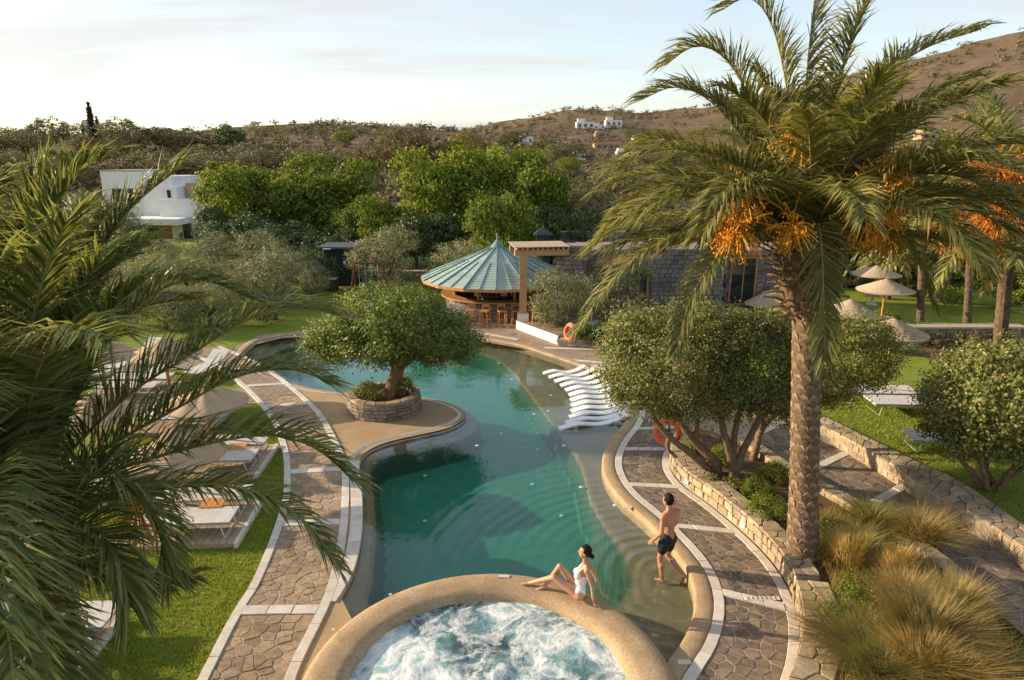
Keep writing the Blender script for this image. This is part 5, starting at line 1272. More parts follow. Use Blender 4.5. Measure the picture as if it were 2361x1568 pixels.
for k, (px, Y) in enumerate([(1310, 32.5), (1330, 33.0)]):
    o = thing('dining_table', 'dark dining table on the terrace, ' + ('nearer the pergola post' if k == 0 else 'nearer the stone wall'), 'table', (*U(px, 700, Y)[:2], TZ)); b = MB(); b.box((0, 0, .73), (.9, .9, .04)); b.build('top', M['dark_wood'], o, world=False)
    b = MB(); b.tube([(0, 0, 0), (0, 0, .72)], .05, 8); b.build('pedestal', M['dark_wood'], o, world=False)
# low planter with lifebuoy by the terrace
pp0, pp1 = P(1290, 797, DECK), P(1400, 800, DECK)
pl2 = thing('low_planter', 'low stone planter with green plants at the terrace corner', 'planter', (*((pp0 + pp1) / 2)[:2], DECK - .03))
ln = np.array([pp0[:2], (pp0 + pp1)[:2] / 2 + np.array([0, -.25]), pp1[:2]]); ln = smooth_line(ln, .1)
b = MB(); pg = np.vstack([ln, pp1[:2] + np.array([.2, 2.2]), pp0[:2] + np.array([.35, 2.0])]); b.prism(pg, 0, DECK + .28); b.build('core', M['mortar'], pl2)
wall_face(pl2, ln, DECK - .02, DECK + .28, 2, .3, 'grey_stone', side=1, limit=40)
for k, (px, py, r, h, lf, lb_) in enumerate([(1345, 770, .55, .7, 'leaf_fig', 'leafy green plant in the low planter beside the lifebuoy'), (1380, 775, .5, .6, 'leaf_dark', 'dark green plant at the right of the low planter')]):
    shrub('planter_plant', lb_, (*P(px, py + 12, .35)[:2], .36), r, h, lf, 60, 40, .09, seed=110 + k)
def lifebuoy(label, c, rz, tilt, R0=.34, r=.075):
    root = thing('lifebuoy', label, 'lifebuoy', c, 'orange lifebuoys'); root.rotation_euler = (tilt, 0, rz)
    seg, m = 40, 10
    for q0, q1, mt, nm in [(i * math.pi / 2 + .16, (i + 1) * math.pi / 2 - .16, 'orange', 'float') for i in range(4)] + [(i * math.pi / 2 - .16, i * math.pi / 2 + .16, 'buoy_white', 'band') for i in range(4)]:
        pts = [(R0 * math.cos(a_), 0, R0 * math.sin(a_)) for a_ in np.linspace(q0, q1, 9)]
        b = MB(); b.tube(pts, r if nm == 'float' else r * 1.03, m); smooth_auto(b.build(nm, M['orange' if nm == 'float' or mt == 'orange' else 'orange'], root, world=False), 50)
    ropes = [((R0 + .09) * math.cos(a_), 0, (R0 + .09) * math.sin(a_)) for a_ in np.linspace(0, 2 * math.pi, 33)]
    b = MB(); b.tube(ropes, .01, 5); b.build('rope', M['cushion'], root, world=False)
lifebuoy('orange lifebuoy hanging by the curved garden wall under the leaning tree', P(1537, 1034, DECK) + np.array([0, 0, .48]), R(-25), R(-8), .30, .07)
lifebuoy('orange lifebuoy propped on the low planter at the terrace corner', P(1313, 782, .4) + np.array([0, 0, .3]), R(-60), R(-10), .30, .08)
b = MB(); p = P(1541, 1031, DECK); b.tube([p, p + np.array([0, .05, 1.0])], .03, 6); o = b.build('buoy_post', M['bronze']); tag(o, 'thin post carrying the orange lifebuoy by the garden wall', 'post')

# ---- in-water loungers
def lounger_mesh():
    s = np.linspace(0, 1, 22); L = 1.95
    prof = np.interp(s, [0, .12, .28, .5, .62, .8, 1.0], [-.01, .06, .11, .03, .02, .10, .27]); prof = np.convolve(np.r_[prof[0], prof, prof[-1]], [.25, .5, .25], 'valid')
    th, hw = .04, .29; V = []; Fc = []
    for x, z in zip(s * L, prof):
        V += [(x, -hw, z), (x, -hw + .02, z + th), (x, hw - .02, z + th), (x, hw, z)]
    n = len(s)
    for i in range(n - 1):
        for k in range(4):
            k2 = (k + 1) % 4; Fc.append((4 * i + k, 4 * i + k2, 4 * i + 4 + k2, 4 * i + 4 + k))
    Fc += [(0, 1, 2, 3), (4 * n - 1, 4 * n - 2, 4 * n - 3, 4 * n - 4)]
    b = MB(); b.add(V, Fc); return b
heads = smooth_line(np.array([P(x, y, .30)[:2] for x, y in [(1348, 840), (1395, 855), (1432, 880), (1450, 905), (1456, 930), (1450, 950)]]), .1)
feet = smooth_line(np.array([P(x, y, .05)[:2] for x, y in [(1252, 857), (1268, 868), (1292, 884), (1312, 903), (1318, 925), (1318, 950), (1305, 972), (1288, 983)]]), .1)
NL = 12; hd = resample(heads, n=NL); ft = resample(feet, n=NL)
shell_me = None
ordn = ['first', 'second', 'third', 'fourth', 'fifth', 'sixth', 'seventh', 'eighth', 'ninth', 'tenth', 'eleventh', 'twelfth']
for i in range(NL):
    d = hd[i] - ft[i]; ang = math.atan2(d[1], d[0]); L = np.linalg.norm(d)
    o = thing('pool_lounger', f'white wave-shaped pool lounger, {ordn[i]} from the far end of the row', 'pool lounger', (ft[i][0], ft[i][1], -.04), 'white loungers standing in the pool', ang)
    if shell_me is None:
        sh = lounger_mesh().build('shell', M['lounger_white'], o, world=False); smooth_auto(sh, 45); shell_me = sh.data
        sp_ = MB(); sp_.box((1.55, 0, .0), (.08, .42, .24)); sp_.box((.45, 0, -.02), (.08, .42, .16)); sup = sp_.build('support', M['lounger_white'], o, world=False); sup_me = sup.data
    else:
        mobj('shell', shell_me, o); mobj('support', sup_me, o)
    sp_i = np.linalg.norm(hd[min(i + 1, NL - 1)] - hd[max(i - 1, 0)]) / (min(i + 1, NL - 1) - max(i - 1, 0)); sp_f = np.linalg.norm(ft[min(i + 1, NL - 1)] - ft[max(i - 1, 0)]) / (min(i + 1, NL - 1) - max(i - 1, 0))
    nd_ = np.array([-d[1], d[0]]) / L; tv = (hd[min(i + 1, NL - 1)] - hd[max(i - 1, 0)] + ft[min(i + 1, NL - 1)] - ft[max(i - 1, 0)]) / 2 / (min(i + 1, NL - 1) - max(i - 1, 0))
    o.scale = (L / 1.95, float(np.clip(abs(tv @ nd_) * .68 / .58, .3, 1.0)), 1)

# ---- white fittings on the pool floor
for i, (x, y) in enumerate(sorted([(1228, 1117), (1340, 1124), (1295, 1190), (980, 1097), (980, 1202), (1240, 1037), (1300, 1028), (1100, 1028), (1180, 875), (1232, 955), (1265, 948), (1155, 1000), (1418, 1166), (1150, 838), (1270, 912)], key=lambda q_: -q_[1])):
    d_ = -.80
    p = P(x, y, d_); zz = float(pool_depth(np.array([p[0]]), np.array([p[1]]))[0]); p = P(x, y, zz)
    o = thing('pool_fitting', f'small white round fitting on the pool floor, {ORD[i]} nearest to the hot tub', 'pool fitting', (p[0], p[1], zz + .004), 'white fittings on the pool floor')
    b = MB(); b.lathe([(.055, 0), (.055, .012), (.035, .02), (.01, .022)], (0, 0, 0), 16); b.build('disc', M['light'], o, world=False)

# ---- parasols
def parasol(label, base, r, zr, za, mat, group, fabric=False, pole='wood', pr=.05, table=False, seed=0):
    o = thing('parasol', label, 'parasol', base, group); g = random.Random(seed); ph = g.uniform(0, 6)
    hr, ha = zr - base[2], za - base[2]
    if fabric: wob = lambda th_, i: 1 + (.0 if i > 5 else .015 * i) * math.sin(8 * th_ + ph)
    else: wob = lambda th_, i: 1 + .012 * math.sin(13 * th_ + i) + .01 * math.sin(29 * th_ + 2 * i)
    prof = []; n = 9
    for i in range(n + 1):
        t = i / n; rr_ = r * t + .02; z = ha - (ha - hr) * (t ** .85 if fabric else t ** 1.05)
        prof.append((rr_, z)); 
        if not fabric and 0 < i < n: prof.append((rr_ + .012, z - .02))
    prof += [(r + .01, hr - .05), (r - .04, hr - .04), (.03, ha - .07)]
    b = MB(); b.lathe(prof, (0, 0, 0), 40, wob)
    if fabric:
        V = np.array(b.V); th_ = np.arctan2(V[:, 1], V[:, 0]); rr2 = np.hypot(V[:, 0], V[:, 1]) / r
        V[:, 2] += .05 * rr2 * np.sin(rr2 * 3.0) * np.sin(9 * th_ + ph); b.V = [tuple(v) for v in V]
    smooth_auto(b.build('canopy', M[mat], o, world=False), 60)
    b = MB(); b.tube([(0, 0, 0), (0, 0, ha - .05)], pr, 10); b.build('pole', M[pole], o, world=False)
    for k in range(8):
        a = k * math.pi / 4; b = MB(); b.tube([(0.04 * math.cos(a), .04 * math.sin(a), ha - .12), ((r - .1) * math.cos(a), (r - .1) * math.sin(a), hr - .055)], .012, 4); b.build('rib', M[pole], o, world=False)
    b = MB(); b.lathe([(.26, 0), (.26, .06), (.06, .10), (.06, .25)], (0, 0, 0), 16); b.build('base', M['white_stone'], o, world=False)
    if table:
        b = MB(); b.lathe([(.4, .42), (.4, .46), (.06, .46)], (0, 0, 0), 20); b.build('table_top', M['pale_wood'], o, world=False)
    return o
GL = 'canvas parasols on the left lawn'; GR = 'straw parasols beyond the pool'
parasol('beige canvas parasol over the nearest visible sun deck', P(428, 1172, .08), .98, 1.42, 2.12, 'canvas', GL, True, seed=1)
parasol('beige canvas parasol on a stout wooden pole, second on the left lawn', P(489, 1045, .08), 1.05, 1.52, 2.0, 'canvas', GL, True, seed=2)
parasol('grey-beige canvas parasol mostly behind palm fronds', P(238, 1075, .08), 1.0, 1.5, 2.1, 'canvas', GL, True, seed=3)
parasol('far canvas parasol behind the fronds near the pool end', P(395, 925, .08), 1.1, 1.7, 2.25, 'canvas', GL, True, seed=4)
parasol('far left canvas parasol beside the side path', P(250, 930, .08), 1.1, 1.7, 2.25, 'canvas', GL, True, seed=5)
def par_r(label, x, Y, y_ap, y_rim, wpx, z0, seed):
    c = U(x, y_ap, Y); rz_ = U(x, y_rim, Y)[2]; parasol(label, (c[0], Y, z0), wpx / 2 / 1574 * Y * 1.0, rz_, c[2], 'straw', GR, False, 'orange_wood', .045, True, seed)
par_r('straw parasol on an orange pole, farthest back of the row', 2022, 34.5, 612, 632, 108, .5, 11)
par_r('straw parasol with a round table at its foot beyond the lawn', 2045, 29.6, 643, 668, 124, .5, 12)
par_r('straw parasol partly hidden by leaves right of the palm trunk', 1962, 29.0, 690, 722, 128, .45, 13)
par_r('straw parasol just left of the palm trunk', 1778, 33.5, 668, 700, 112, .45, 14)
par_r('straw parasol peeping above the bushes on the left', 1705, 31.5, 710, 732, 90, .4, 15)
c = P(2035, 922, LAWN2); parasol('straw parasol with its pole rising between the two sunbeds', (c[0], c[1] , LAWN2), .95, LAWN2 + 2.1, LAWN2 + 2.55, 'straw', GR, False, 'orange_wood', .045, seed=16)

# ---- sun decks with loungers on the left lawn
def sunbed(label, loc, rz, group, mat='mesh_white', L=1.95, W=.68, back=.0):
    o = thing('sunbed', label, 'sunbed', loc, group, rz)
    b = MB(); s = np.linspace(0, 1, 9); z = .30 + np.where(s > .66, (s - .66) / .34 * back, 0)
    V = [(x * L - L / 2, y, zz + dz) for x, zz in zip(s, z) for y, dz in ((-W / 2, 0), (-W / 2, .05), (W / 2, .05), (W / 2, 0))]
    Fc = [(4 * i + k, 4 * i + (k + 1) % 4, 4 * i + 4 + (k + 1) % 4, 4 * i + 4 + k) for i in range(8) for k in range(4)] + [(0, 1, 2, 3), (35, 34, 33, 32)]
    b.add(V, Fc); b.build('bed', M[mat], o, world=False)
    for sx in (-.8, .75):
        b = MB(); b.tube([(sx * L / 2 - .08, -W / 2, 0), (sx * L / 2, -W / 2, .29), (sx * L / 2, W / 2, .29), (sx * L / 2 - .08, W / 2, 0), (sx * L / 2 - .08, -W / 2, 0)], .016, 6); b.build('leg_frame', M['alu'], o, world=False)
    b = MB(); b.box((0, -W / 2 + .015, .31), (L, .03, .05)); b.box((0, W / 2 - .015, .31), (L, .03, .05)); b.build('side_rail', M['alu'], o, world=False)
    return o
def deck(label, cx_, cy_, w, d, rz, what, ntab=True, towel=None):
    c = P(cx_, cy_, .1); root = thing('sun_deck', label, 'deck', (c[0], c[1], .05), 'wooden sun decks on the left lawn', rz)
    b = MB(); b.box((0, 0, .05), (w - .04, d - .04, .10)); b.build('frame', M['pale_wood'], root, world=False)
    n = int(w / .15)
    for k in range(n):
        b = MB(); b.box((-w / 2 + (k + .5) * w / n, 0, .112), (w / n - .012, d, .028)); b.build('plank', M['pale_wood'], root, world=False)
    b = MB(); b.box((w / 2 + .045, 0, .07), (.08, d + .02, .14)); b.build('edge_board', M['white_stone'], root, world=False)
    ca, sa = math.cos(rz), math.sin(rz)
    for k, yy in enumerate((-d * .22, d * .27)):
        sunbed(('near' if k == 0 else 'far') + ' white sunbed on ' + what, (c[0] + .2 * ca - yy * sa, c[1] + .2 * sa + yy * ca, .178), rz + math.pi, 'white sunbeds of the left lawn', back=.0)
    tbx = (.05, d * .025); o = thing('side_table', 'small wooden table between the sunbeds on ' + what, 'table', (c[0] + (w * .22) * ca, c[1] + (w * .22) * sa + .04, .178), 'small deck tables', rz)
    for q_ in range(4): b = MB(); b.box((-.18 + q_ * .12, 0, .36), (.11, .42, .025)); b.build('slat', M['orange_wood'], o, world=False)
    for sx in (-.16, .16): b = MB(); b.tube([(sx, -.18, 0), (sx, .18, .35)], .018, 4); b.tube([(sx, .18, 0), (sx, -.18, .35)], .018, 4); b.build('leg', M['orange_wood'], o, world=False)
deck('weathered plank deck nearest the camera on the left lawn', 432, 1206, 2.6, 2.05, R(4), 'the nearest sun deck')
deck('weathered plank deck second from the camera on the left lawn', 498, 1068, 2.5, 2.0, R(3), 'the second sun deck')
deck('plank deck third from the camera behind the fronds', 405, 975, 2.5, 1.9, R(2), 'the third sun deck')
deck('plank deck on the far left behind the palm', 175, 1130, 2.4, 1.9, R(2), 'the far left sun deck')
deck('plank deck half hidden at the bottom left beneath the palm', 55, 1520, 2.0, 1.9, R(2), 'the bottom left deck')
deck('plank deck far back by the side path', 300, 905, 2.5, 1.9, R(1), 'the rear sun deck')
sd_px = PL([(560, 895), (600, 930), (300, 945), (0, 960), (0, 925), (300, 908)], .07)
o = flat_poly('side_path', sd_px, [], .075, M['paving']); tag(o, 'narrow flagstone side path crossing the left lawn', kind='structure')
sd2 = PL([(520, 845), (430, 805), (200, 800), (0, 805), (0, 850), (300, 858)], .07); o = flat_poly('side_path', sd2, [], .075, M['paving']); tag(o, 'flagstone terrace at the far left of the pool', kind='structure')
for k, (x, y) in enumerate([(140, 870), (260, 865), (390, 860), (480, 862), (330, 830), (200, 828)]):
    sunbed(['pale sunbed at the far left end of the rear row', 'pale sunbed, second of the rear row behind the fronds', 'pale sunbed, third of the rear row behind the fronds', 'pale sunbed at the right end of the rear row', 'pale sunbed in the back row, right one', 'pale sunbed in the back row, left one'][k], (*P(x, y, .1)[:2], .08), R(80), 'white sunbeds of the left lawn', back=.35)
# sunbeds on the raised lawn
c = P(2090, 948, LAWN2); sunbed('pale sunbed on the raised lawn, nearer one with a bent metal leg', c, R(-3), 'sunbeds on the raised lawn', L=2.2, W=.8)
c = P(2020, 922, LAWN2); sunbed('pale sunbed on the raised lawn behind the other one', c, R(-2), 'sunbeds on the raised lawn', L=2.2, W=.8)
c = P(2190, 1035, LAWN2); sunbed('pale sunbed half hidden by the vase-shaped tree', c, R(-8), 'sunbeds on the raised lawn', L=2.1, W=.75)
# wall lamps set in the garden wall
for k, (x, y) in enumerate([(1580, 1108), (1712, 1213)]):
    q_ = P(x, y, .3); i = int(np.argmin(np.hypot(*(offset(nearR, 1.69) - q_[:2]).T))); w_ = offset(nearR, 1.69)[i]; nn = normals2(nearR)[i]
    o = thing('wall_light', 'small white step light set in the garden wall, ' + ('farther one' if k == 0 else 'nearer one'), 'light', (w_[0], w_[1], .3)); o.rotation_euler = (0, 0, math.atan2(nn[1], nn[0]) + math.pi / 2)
    b = MB(); b.box((0, 0, 0), (.16, .03, .09)); b.build('housing', M['light'], o, world=False)
for k, (x, y) in enumerate([(1578, 1527), (1447, 1170)]):
    p = P(x, y, DECK + .03); o = thing('depth_marker', 'white depth marker tile on the coping, ' + ('near the bottom edge' if k == 0 else 'beside the pool bend'), 'tile', (p[0], p[1], DECK + .032)); b = MB(); b.box((0, 0, .003), (.2, .1, .006)); b.build('tile', M['white_stone'], o, world=False)
# ================================================================== BACKGROUND TREES (copies of a few kinds, each scaled and turned)
def proto(name, blobs, leaf, n_clump, per, clump_r, size, aspect, seed, trunk_h=.35, bark='bark_dark', tr=.045):
    g = np.random.default_rng(seed); C, N = crown_points(blobs, n_clump, per, clump_r, g, .15)
    V, Fc = leaf_quads(C, N, size, aspect, g); crown = arr_mesh('crown', V, Fc, M[leaf])
    b = MB(); gr = random.Random(seed); b.tube(*limb((0, 0, -.05), (0, 0, trunk_h), tr, tr * .7, 6, .05, gr), 7, jit=.08, rng=gr)
    for k in range(4):
        a = k * 1.6 + gr.uniform(-.3, .3); b.tube(*limb((0, 0, trunk_h * .8), (.28 * math.cos(a), .28 * math.sin(a), trunk_h + .28), tr * .6, tr * .25, 5, .1, gr), 6)
    tm = arr_mesh('trunk', b.V, b.F, M[bark], smooth=True)
    return crown, tm
def lobes(seed, n=9, w=.42, h=.3, base=.62, spread=.42, r=(.2, .34)):
    g = random.Random(seed); bl = [(0, 0, base, w * .75, w * .75, h)]
    for k in range(n):
        a = g.uniform(0, 6.28); q_ = spread * math.sqrt(g.uniform(.1, 1)); rr_ = g.uniform(*r)
        bl.append((q_ * math.cos(a), q_ * math.sin(a), base + g.uniform(-.28, .24), rr_, rr_, rr_ * .85))
    return bl
PRO = {}
for i in range(2):
    PRO['fig%d' % i] = proto('fig', lobes(200 + i, 12), 'leaf_fig', 330, 34, .085, .042, 1.5, 300 + i)
    PRO['olive%d' % i] = proto('olive', lobes(210 + i, 9), 'leaf_olive', 300, 32, .085, .036, 2.6, 310 + i)
    PRO['dark%d' % i] = proto('dark', lobes(220 + i, 9), 'leaf_dark', 260, 30, .09, .045, 1.6, 320 + i)
    PRO['grove%d' % i] = proto('grove', lobes(230 + i, 8), 'leaf_grove', 200, 26, .10, .05, 1.8, 330 + i)
PRO['brown0'] = proto('brown', lobes(241, 8), 'leaf_brown', 170, 24, .10, .05, 2.2, 341)
PRO['gold0'] = proto('gold', lobes(242, 8), 'leaf_gold', 200, 24, .10, .05, 1.8, 342)
PRO['lime0'] = proto('lime', lobes(243, 7), 'leaf_lime', 180, 24, .10, .05, 1.8, 343)
PRO['pine0'] = proto('pine', [(0, 0, .78, .42, .42, .2), (.2, .1, .72, .25, .25, .17), (-.22, -.1, .74, .26, .26, .17)], 'leaf_fig', 180, 28, .08, .04, 2.5, 344, .65, tr=.03)
PRO['cypress0'] = proto('cypress', [(0, 0, .12 + k * .1, .085 - .0075 * k, .085 - .0075 * k, .09) for k in range(9)], 'leaf_cypress', 420, 26, .03, .035, 2.0, 345, .1, tr=.015)
LOOK = {'fig': 'bright green broad-leaved tree', 'olive': 'silvery grey-green olive tree', 'dark': 'dark green bushy tree', 'grove': 'dull olive-brown tree', 'brown': 'dry brown feathery tree', 'gold': 'golden autumn-coloured tree', 'lime': 'pale lime-green tree', 'pine': 'flat-topped umbrella pine', 'cypress': 'slender dark cypress'}
CATS = {'olive': 'olive tree', 'cypress': 'cypress', 'pine': 'pine tree'}
gt = random.Random(77)
def bg_tree(kind, x, ytop, wpx, where, Y=None, ybase=None, z0=None, hill=False, group='trees behind the garden', sink=.1):
    """a tree whose trunk stands at distance Y (or on the hill where the sight line through ybase meets it)"""
    if hill:
        c, r = on_hill(x, ybase)
        if c is None: return
        Y = c[1]; z0 = c[2]
    else: c = U(x, 600, Y); z0 = near_z(0, np.array(Y)) if z0 is None else z0
    zt = U(x, ytop, Y)[2]; h = max(.6, float(zt - z0)); w = wpx / 1574 * Y * (1.03 if kind != 'cypress' else 3.6)
    k = kind if kind in PRO else kind + str(gt.randrange(2) if kind + '1' in PRO else 0); cm_, tm_ = PRO[k]
    o = thing(kind.rstrip('01') + '_tree' if kind.rstrip('01') not in ('dark', 'grove', 'brown', 'gold', 'lime', 'fig') else {'dark': 'bushy_tree', 'grove': 'hillside_tree', 'brown': 'dry_tree', 'gold': 'autumn_tree', 'lime': 'pale_tree', 'fig': 'broadleaf_tree'}[kind.rstrip('01')], f"{LOOK[kind.rstrip('01')]} {where}", CATS.get(kind.rstrip('01'), 'tree'), (float(c[0]), float(Y), float(z0) - sink), group, gt.uniform(0, 6.28))
    o.scale = (w * .95, w * .95, h)
    mobj('crown', cm_, o); mobj('trunk', tm_, o); return o
# the broad green trees in the middle distance
for a in [('fig', 560, 392, 175, 'at the left of the big green group', 56), ('fig', 650, 372, 200, 'at the centre of the left green group', 58), ('fig', 760, 385, 190, 'at the right of the left green group', 55), ('fig', 840, 470, 120, 'in the low gap between the two green groups', 50), ('fig', 900, 462, 130, 'just left of the tall green group behind the bar', 49),
          ('fig', 1030, 365, 190, 'at the left of the tall group behind the bar', 50), ('fig', 1135, 350, 210, 'at the top of the tall group behind the bar', 52), ('fig', 1240, 370, 170, 'at the right of the tall group behind the bar', 50), ('fig', 1165, 458, 150, 'in front of the tall group, above the bar roof', 43), ('dark', 1010, 490, 150, 'in shade below the tall group left of the bar roof', 47), ('dark', 1270, 480, 120, 'in shade right of the bar roof', 46),
          ('dark', 580, 480, 170, 'hedging the lawn below the left green group', 50), ('dark', 680, 500, 170, 'in shade below the left green group', 49), ('dark', 800, 520, 150, 'in shade behind the green shed', 48), ('dark', 505, 480, 80, 'beside the white villa wall', 52)]:
    bg_tree(*a[:5], Y=a[5])
for a in [('olive', 890, 536, 140, 'with two stems left of the bar', 40), ('olive', 1040, 556, 150, 'low behind the bar roof', 39.5), ('olive', 620, 588, 150, 'rounded, on the lawn left of the island tree', 33), ('olive', 640, 530, 130, 'behind the rounded lawn olive', 39), ('olive', 530, 545, 140, 'left of the lawn olive', 40), ('olive', 420, 560, 130, 'below the white villa terrace', 41), ('olive', 300, 590, 150, 'behind the left palm fronds', 36), ('olive', 560, 600, 110, 'small, between lawn and hedge', 36), ('dark', 705, 560, 110, 'beside the green shed', 41), ('olive', 180, 600, 150, 'far left behind the palm', 36), ('olive', 60, 560, 180, 'at the left edge behind the palm', 42),
          ('olive', 1298, 612, 125, 'on the terrace right of the pergola post', 30.0), ('olive', 1430, 590, 150, 'beside the stone building', 31.5), ('grove', 1370, 430, 150, 'right of the tall green group', 52), ('grove', 1440, 455, 150, 'behind the stone building', 50), ('grove', 1340, 400, 110, 'above the dark garden wall', 62), ('olive', 1225, 560, 80, 'just behind the pergola roof', 37), ('olive', 1560, 540, 140, 'behind the stone building left of the palm', 42), ('dark', 1650, 470, 170, 'behind the big palm crown', 52), ('grove', 1780, 470, 180, 'behind the big palm', 55), ('dark', 1920, 480, 170, 'right of the big palm crown', 50), ('dark', 2060, 470, 200, 'beyond the straw parasols', 48), ('fig', 2190, 560, 140, 'beyond the lawn between the palms', 42), ('fig', 2330, 600, 150, 'at the right edge beyond the lawn', 36), ('dark', 2290, 480, 200, 'tall at the right edge beyond the lawn', 50), ('fig', 2100, 620, 110, 'low beyond the parasols', 40)]:
    bg_tree(*a[:5], Y=a[5])
# trees on the hillside
hs = [('cypress', 218, 236, 30, 340, 'tall on the left skyline'), ('cypress', 232, 268, 22, 340, 'short, right of the tall one on the skyline'), ('grove', 115, 275, 90, 350, 'round-topped on the left skyline'), ('grove', 300, 275, 90, 355, 'on the skyline right of the cypresses'), ('brown', 245, 315, 130, 405, 'large, below the cypresses'), ('dark', 530, 285, 60, 345, 'dark and pointed on the ridge'), ('grove', 60, 300, 120, 360, 'at the left edge of the ridge'), ('grove', 440, 300, 110, 345, 'on the ridge left of centre'), ('grove', 370, 295, 100, 350, 'below the ridge house'),
      ('lime', 797, 300, 50, 340, 'standing alone on the brown slope'), ('brown', 935, 300, 110, 400, 'tall on the slope behind the green trees'), ('brown', 1010, 325, 90, 400, 'shorter on the slope'), ('gold', 1075, 312, 100, 390, 'on the slope behind the tall group'), ('pine', 1312, 360, 68, 430, 'on the slope right of the tall group'), ('fig', 1215, 345, 100, 400, 'beside the grey-roofed house'), ('gold', 1265, 385, 60, 420, 'beside the umbrella pine'), ('grove', 600, 345, 130, 400, 'on the lower slope at the left'), ('grove', 720, 345, 120, 385, 'on the middle slope'), ('grove', 860, 330, 110, 385, 'right of the lone lime tree'), ('grove', 480, 360, 140, 415, 'above the white villa'), ('grove', 340, 360, 140, 420, 'above the villa roof'), ('grove', 130, 370, 160, 430, 'behind the left palm tips'), ('pine', 1745, 395, 60, 440, 'seen through the palm fronds'), ('pine', 1700, 410, 60, 450, 'small, seen through the palm fronds'), ('grove', 1440, 405, 100, 450, 'at the foot of the far slope'), ('grove', 1180, 300, 60, 340, 'on the shoulder of the ridge'), ('grove', 1320, 330, 90, 372, 'below the hill houses'), ('grove', 1250, 318, 70, 350, 'left of the hill houses'), ('grove', 1500, 350, 110, 390, 'right of the hill houses'), ('grove', 1460, 300, 60, 325, 'high on the far slope')]
for kind, x, yt, wp, yb, where in hs: bg_tree(kind, x, yt, wp, where, hill=True, ybase=yb, group='trees on the hillside')
def small_palm(label, x, Y, ytop, seed, z0=None, hill=None):
    if hill:
        c, r = on_hill(x, hill); Y, z0 = c[1], c[2]
    else: z0 = float(near_z(0, np.array(Y))) if z0 is None else z0
    tt = U(x, ytop, Y); bb = np.array([tt[0], Y, z0]); palm(label, bb, tt, .16, [], 22, 2.0, seed, ('frond', 'rachis'), 30, (), .5, group='far palms', scar=False, width=.07)
small_palm('small palm above the right slope near the pines', 1440, 60, 395, 401)
small_palm('palm beside the cypress on the left skyline', 190, 0, 297, 402, hill=345)
small_palm('low bushy palm in the planting behind the parasols', 2060, 38, 590, 403)
small_palm('low palm at the right edge behind the lawn', 2200, 37, 600, 404)
for a in [('olive', 470, 640, 150, 'at the back of the lawn left of the rounded olive', 31.5), ('olive', 360, 650, 150, 'on the lawn behind the far sunbeds', 31), ('olive', 250, 640, 150, 'left of the far sunbeds', 32), ('olive', 730, 600, 90, 'just left of the dark lamp post', 37), ('dark', 520, 610, 120, 'in the shade between the lawn olives', 37)]:
    bg_tree(*a[:5], Y=a[5])
# woodland on the lower slopes: one mass
gs = np.random.default_rng(19); Cs = []; Ns = []; 
B0, N0 = crown_points(lobes(900, 7), 60, 14, .13, gs, .1)
cnt_ = 0
while cnt_ < 240:
    az = gs.uniform(-.72, .45); r = 68 * (330 / 68) ** gs.uniform(0, 1); x, y = r * math.sin(az), r * math.cos(az)
    if fbm(x - 80, y, .014, 3) + gs.uniform(-.5, .5) < -.12 or (r < 95 and -8 < x < 12 and False): continue
    s = gs.uniform(2.0, 4.6); th_ = gs.uniform(0, 6.28); c_, s_ = math.cos(th_), math.sin(th_); Q = B0 * np.array([s, s, s * .8]); Q = np.stack([Q[:, 0] * c_ - Q[:, 1] * s_, Q[:, 0] * s_ + Q[:, 1] * c_, Q[:, 2]], 1)
    k_ = gs.choice(len(Q), min(len(Q), 420), replace=False); Cs.append(Q[k_] + np.array([x, y, terr(x, y) - s * .22])); Ns.append(N0[k_]); cnt_ += 1
V, Fc = leaf_quads(np.vstack(Cs), np.vstack(Ns), .34, 1.6, gs)
o = mobj('hillside_wood', arr_mesh('hillside_wood', V, Fc, M['leaf_grove'])); tag(o, 'dull olive-green woodland covering the lower slopes', kind='stuff')
# scrub over the hills: one mass
gs = np.random.default_rng(9); pts = []; sz = []
while len(pts) < 6500:
    az = gs.uniform(-.85, .85); r = 66 * (900 / 66) ** gs.uniform(0, 1) ; x, y = r * math.sin(az), r * math.cos(az)
    if fbm(x + 200, y, .02, 3) + gs.uniform(-.55, .55) < -.05: continue
    if r < 72 and abs(x) < 10: continue
    s = gs.uniform(.5, 1.0) * (1.3 + r * .0045); pts.append((x, y, terr(x, y) + s * .25)); sz.append(s)
pts = np.array(pts); sz = np.array(sz); m = 34; rep = np.repeat(np.arange(len(pts)), m)
off = gs.normal(size=(len(rep), 3)) * .5; off[:, 2] = np.abs(off[:, 2]) * .7; C = pts[rep] + off * sz[rep][:, None]
Nn = unit(off + np.array([0, 0, .5])); t = unit(np.cross(Nn, gs.normal(size=Nn.shape))); s2 = np.cross(Nn, t); Lq = (sz[rep] * gs.uniform(.28, .55, len(rep)))[:, None]
V = np.stack([C - t * Lq * .5, C + s2 * Lq * .35, C + t * Lq * .5, C - s2 * Lq * .35], 1).reshape(-1, 3)
o = mobj('hillside_scrub', arr_mesh('hillside_scrub', V, np.arange(len(V)).reshape(-1, 4), M['scrub'])); tag(o, 'grey-brown scrub scattered over the dry hills', kind='stuff')
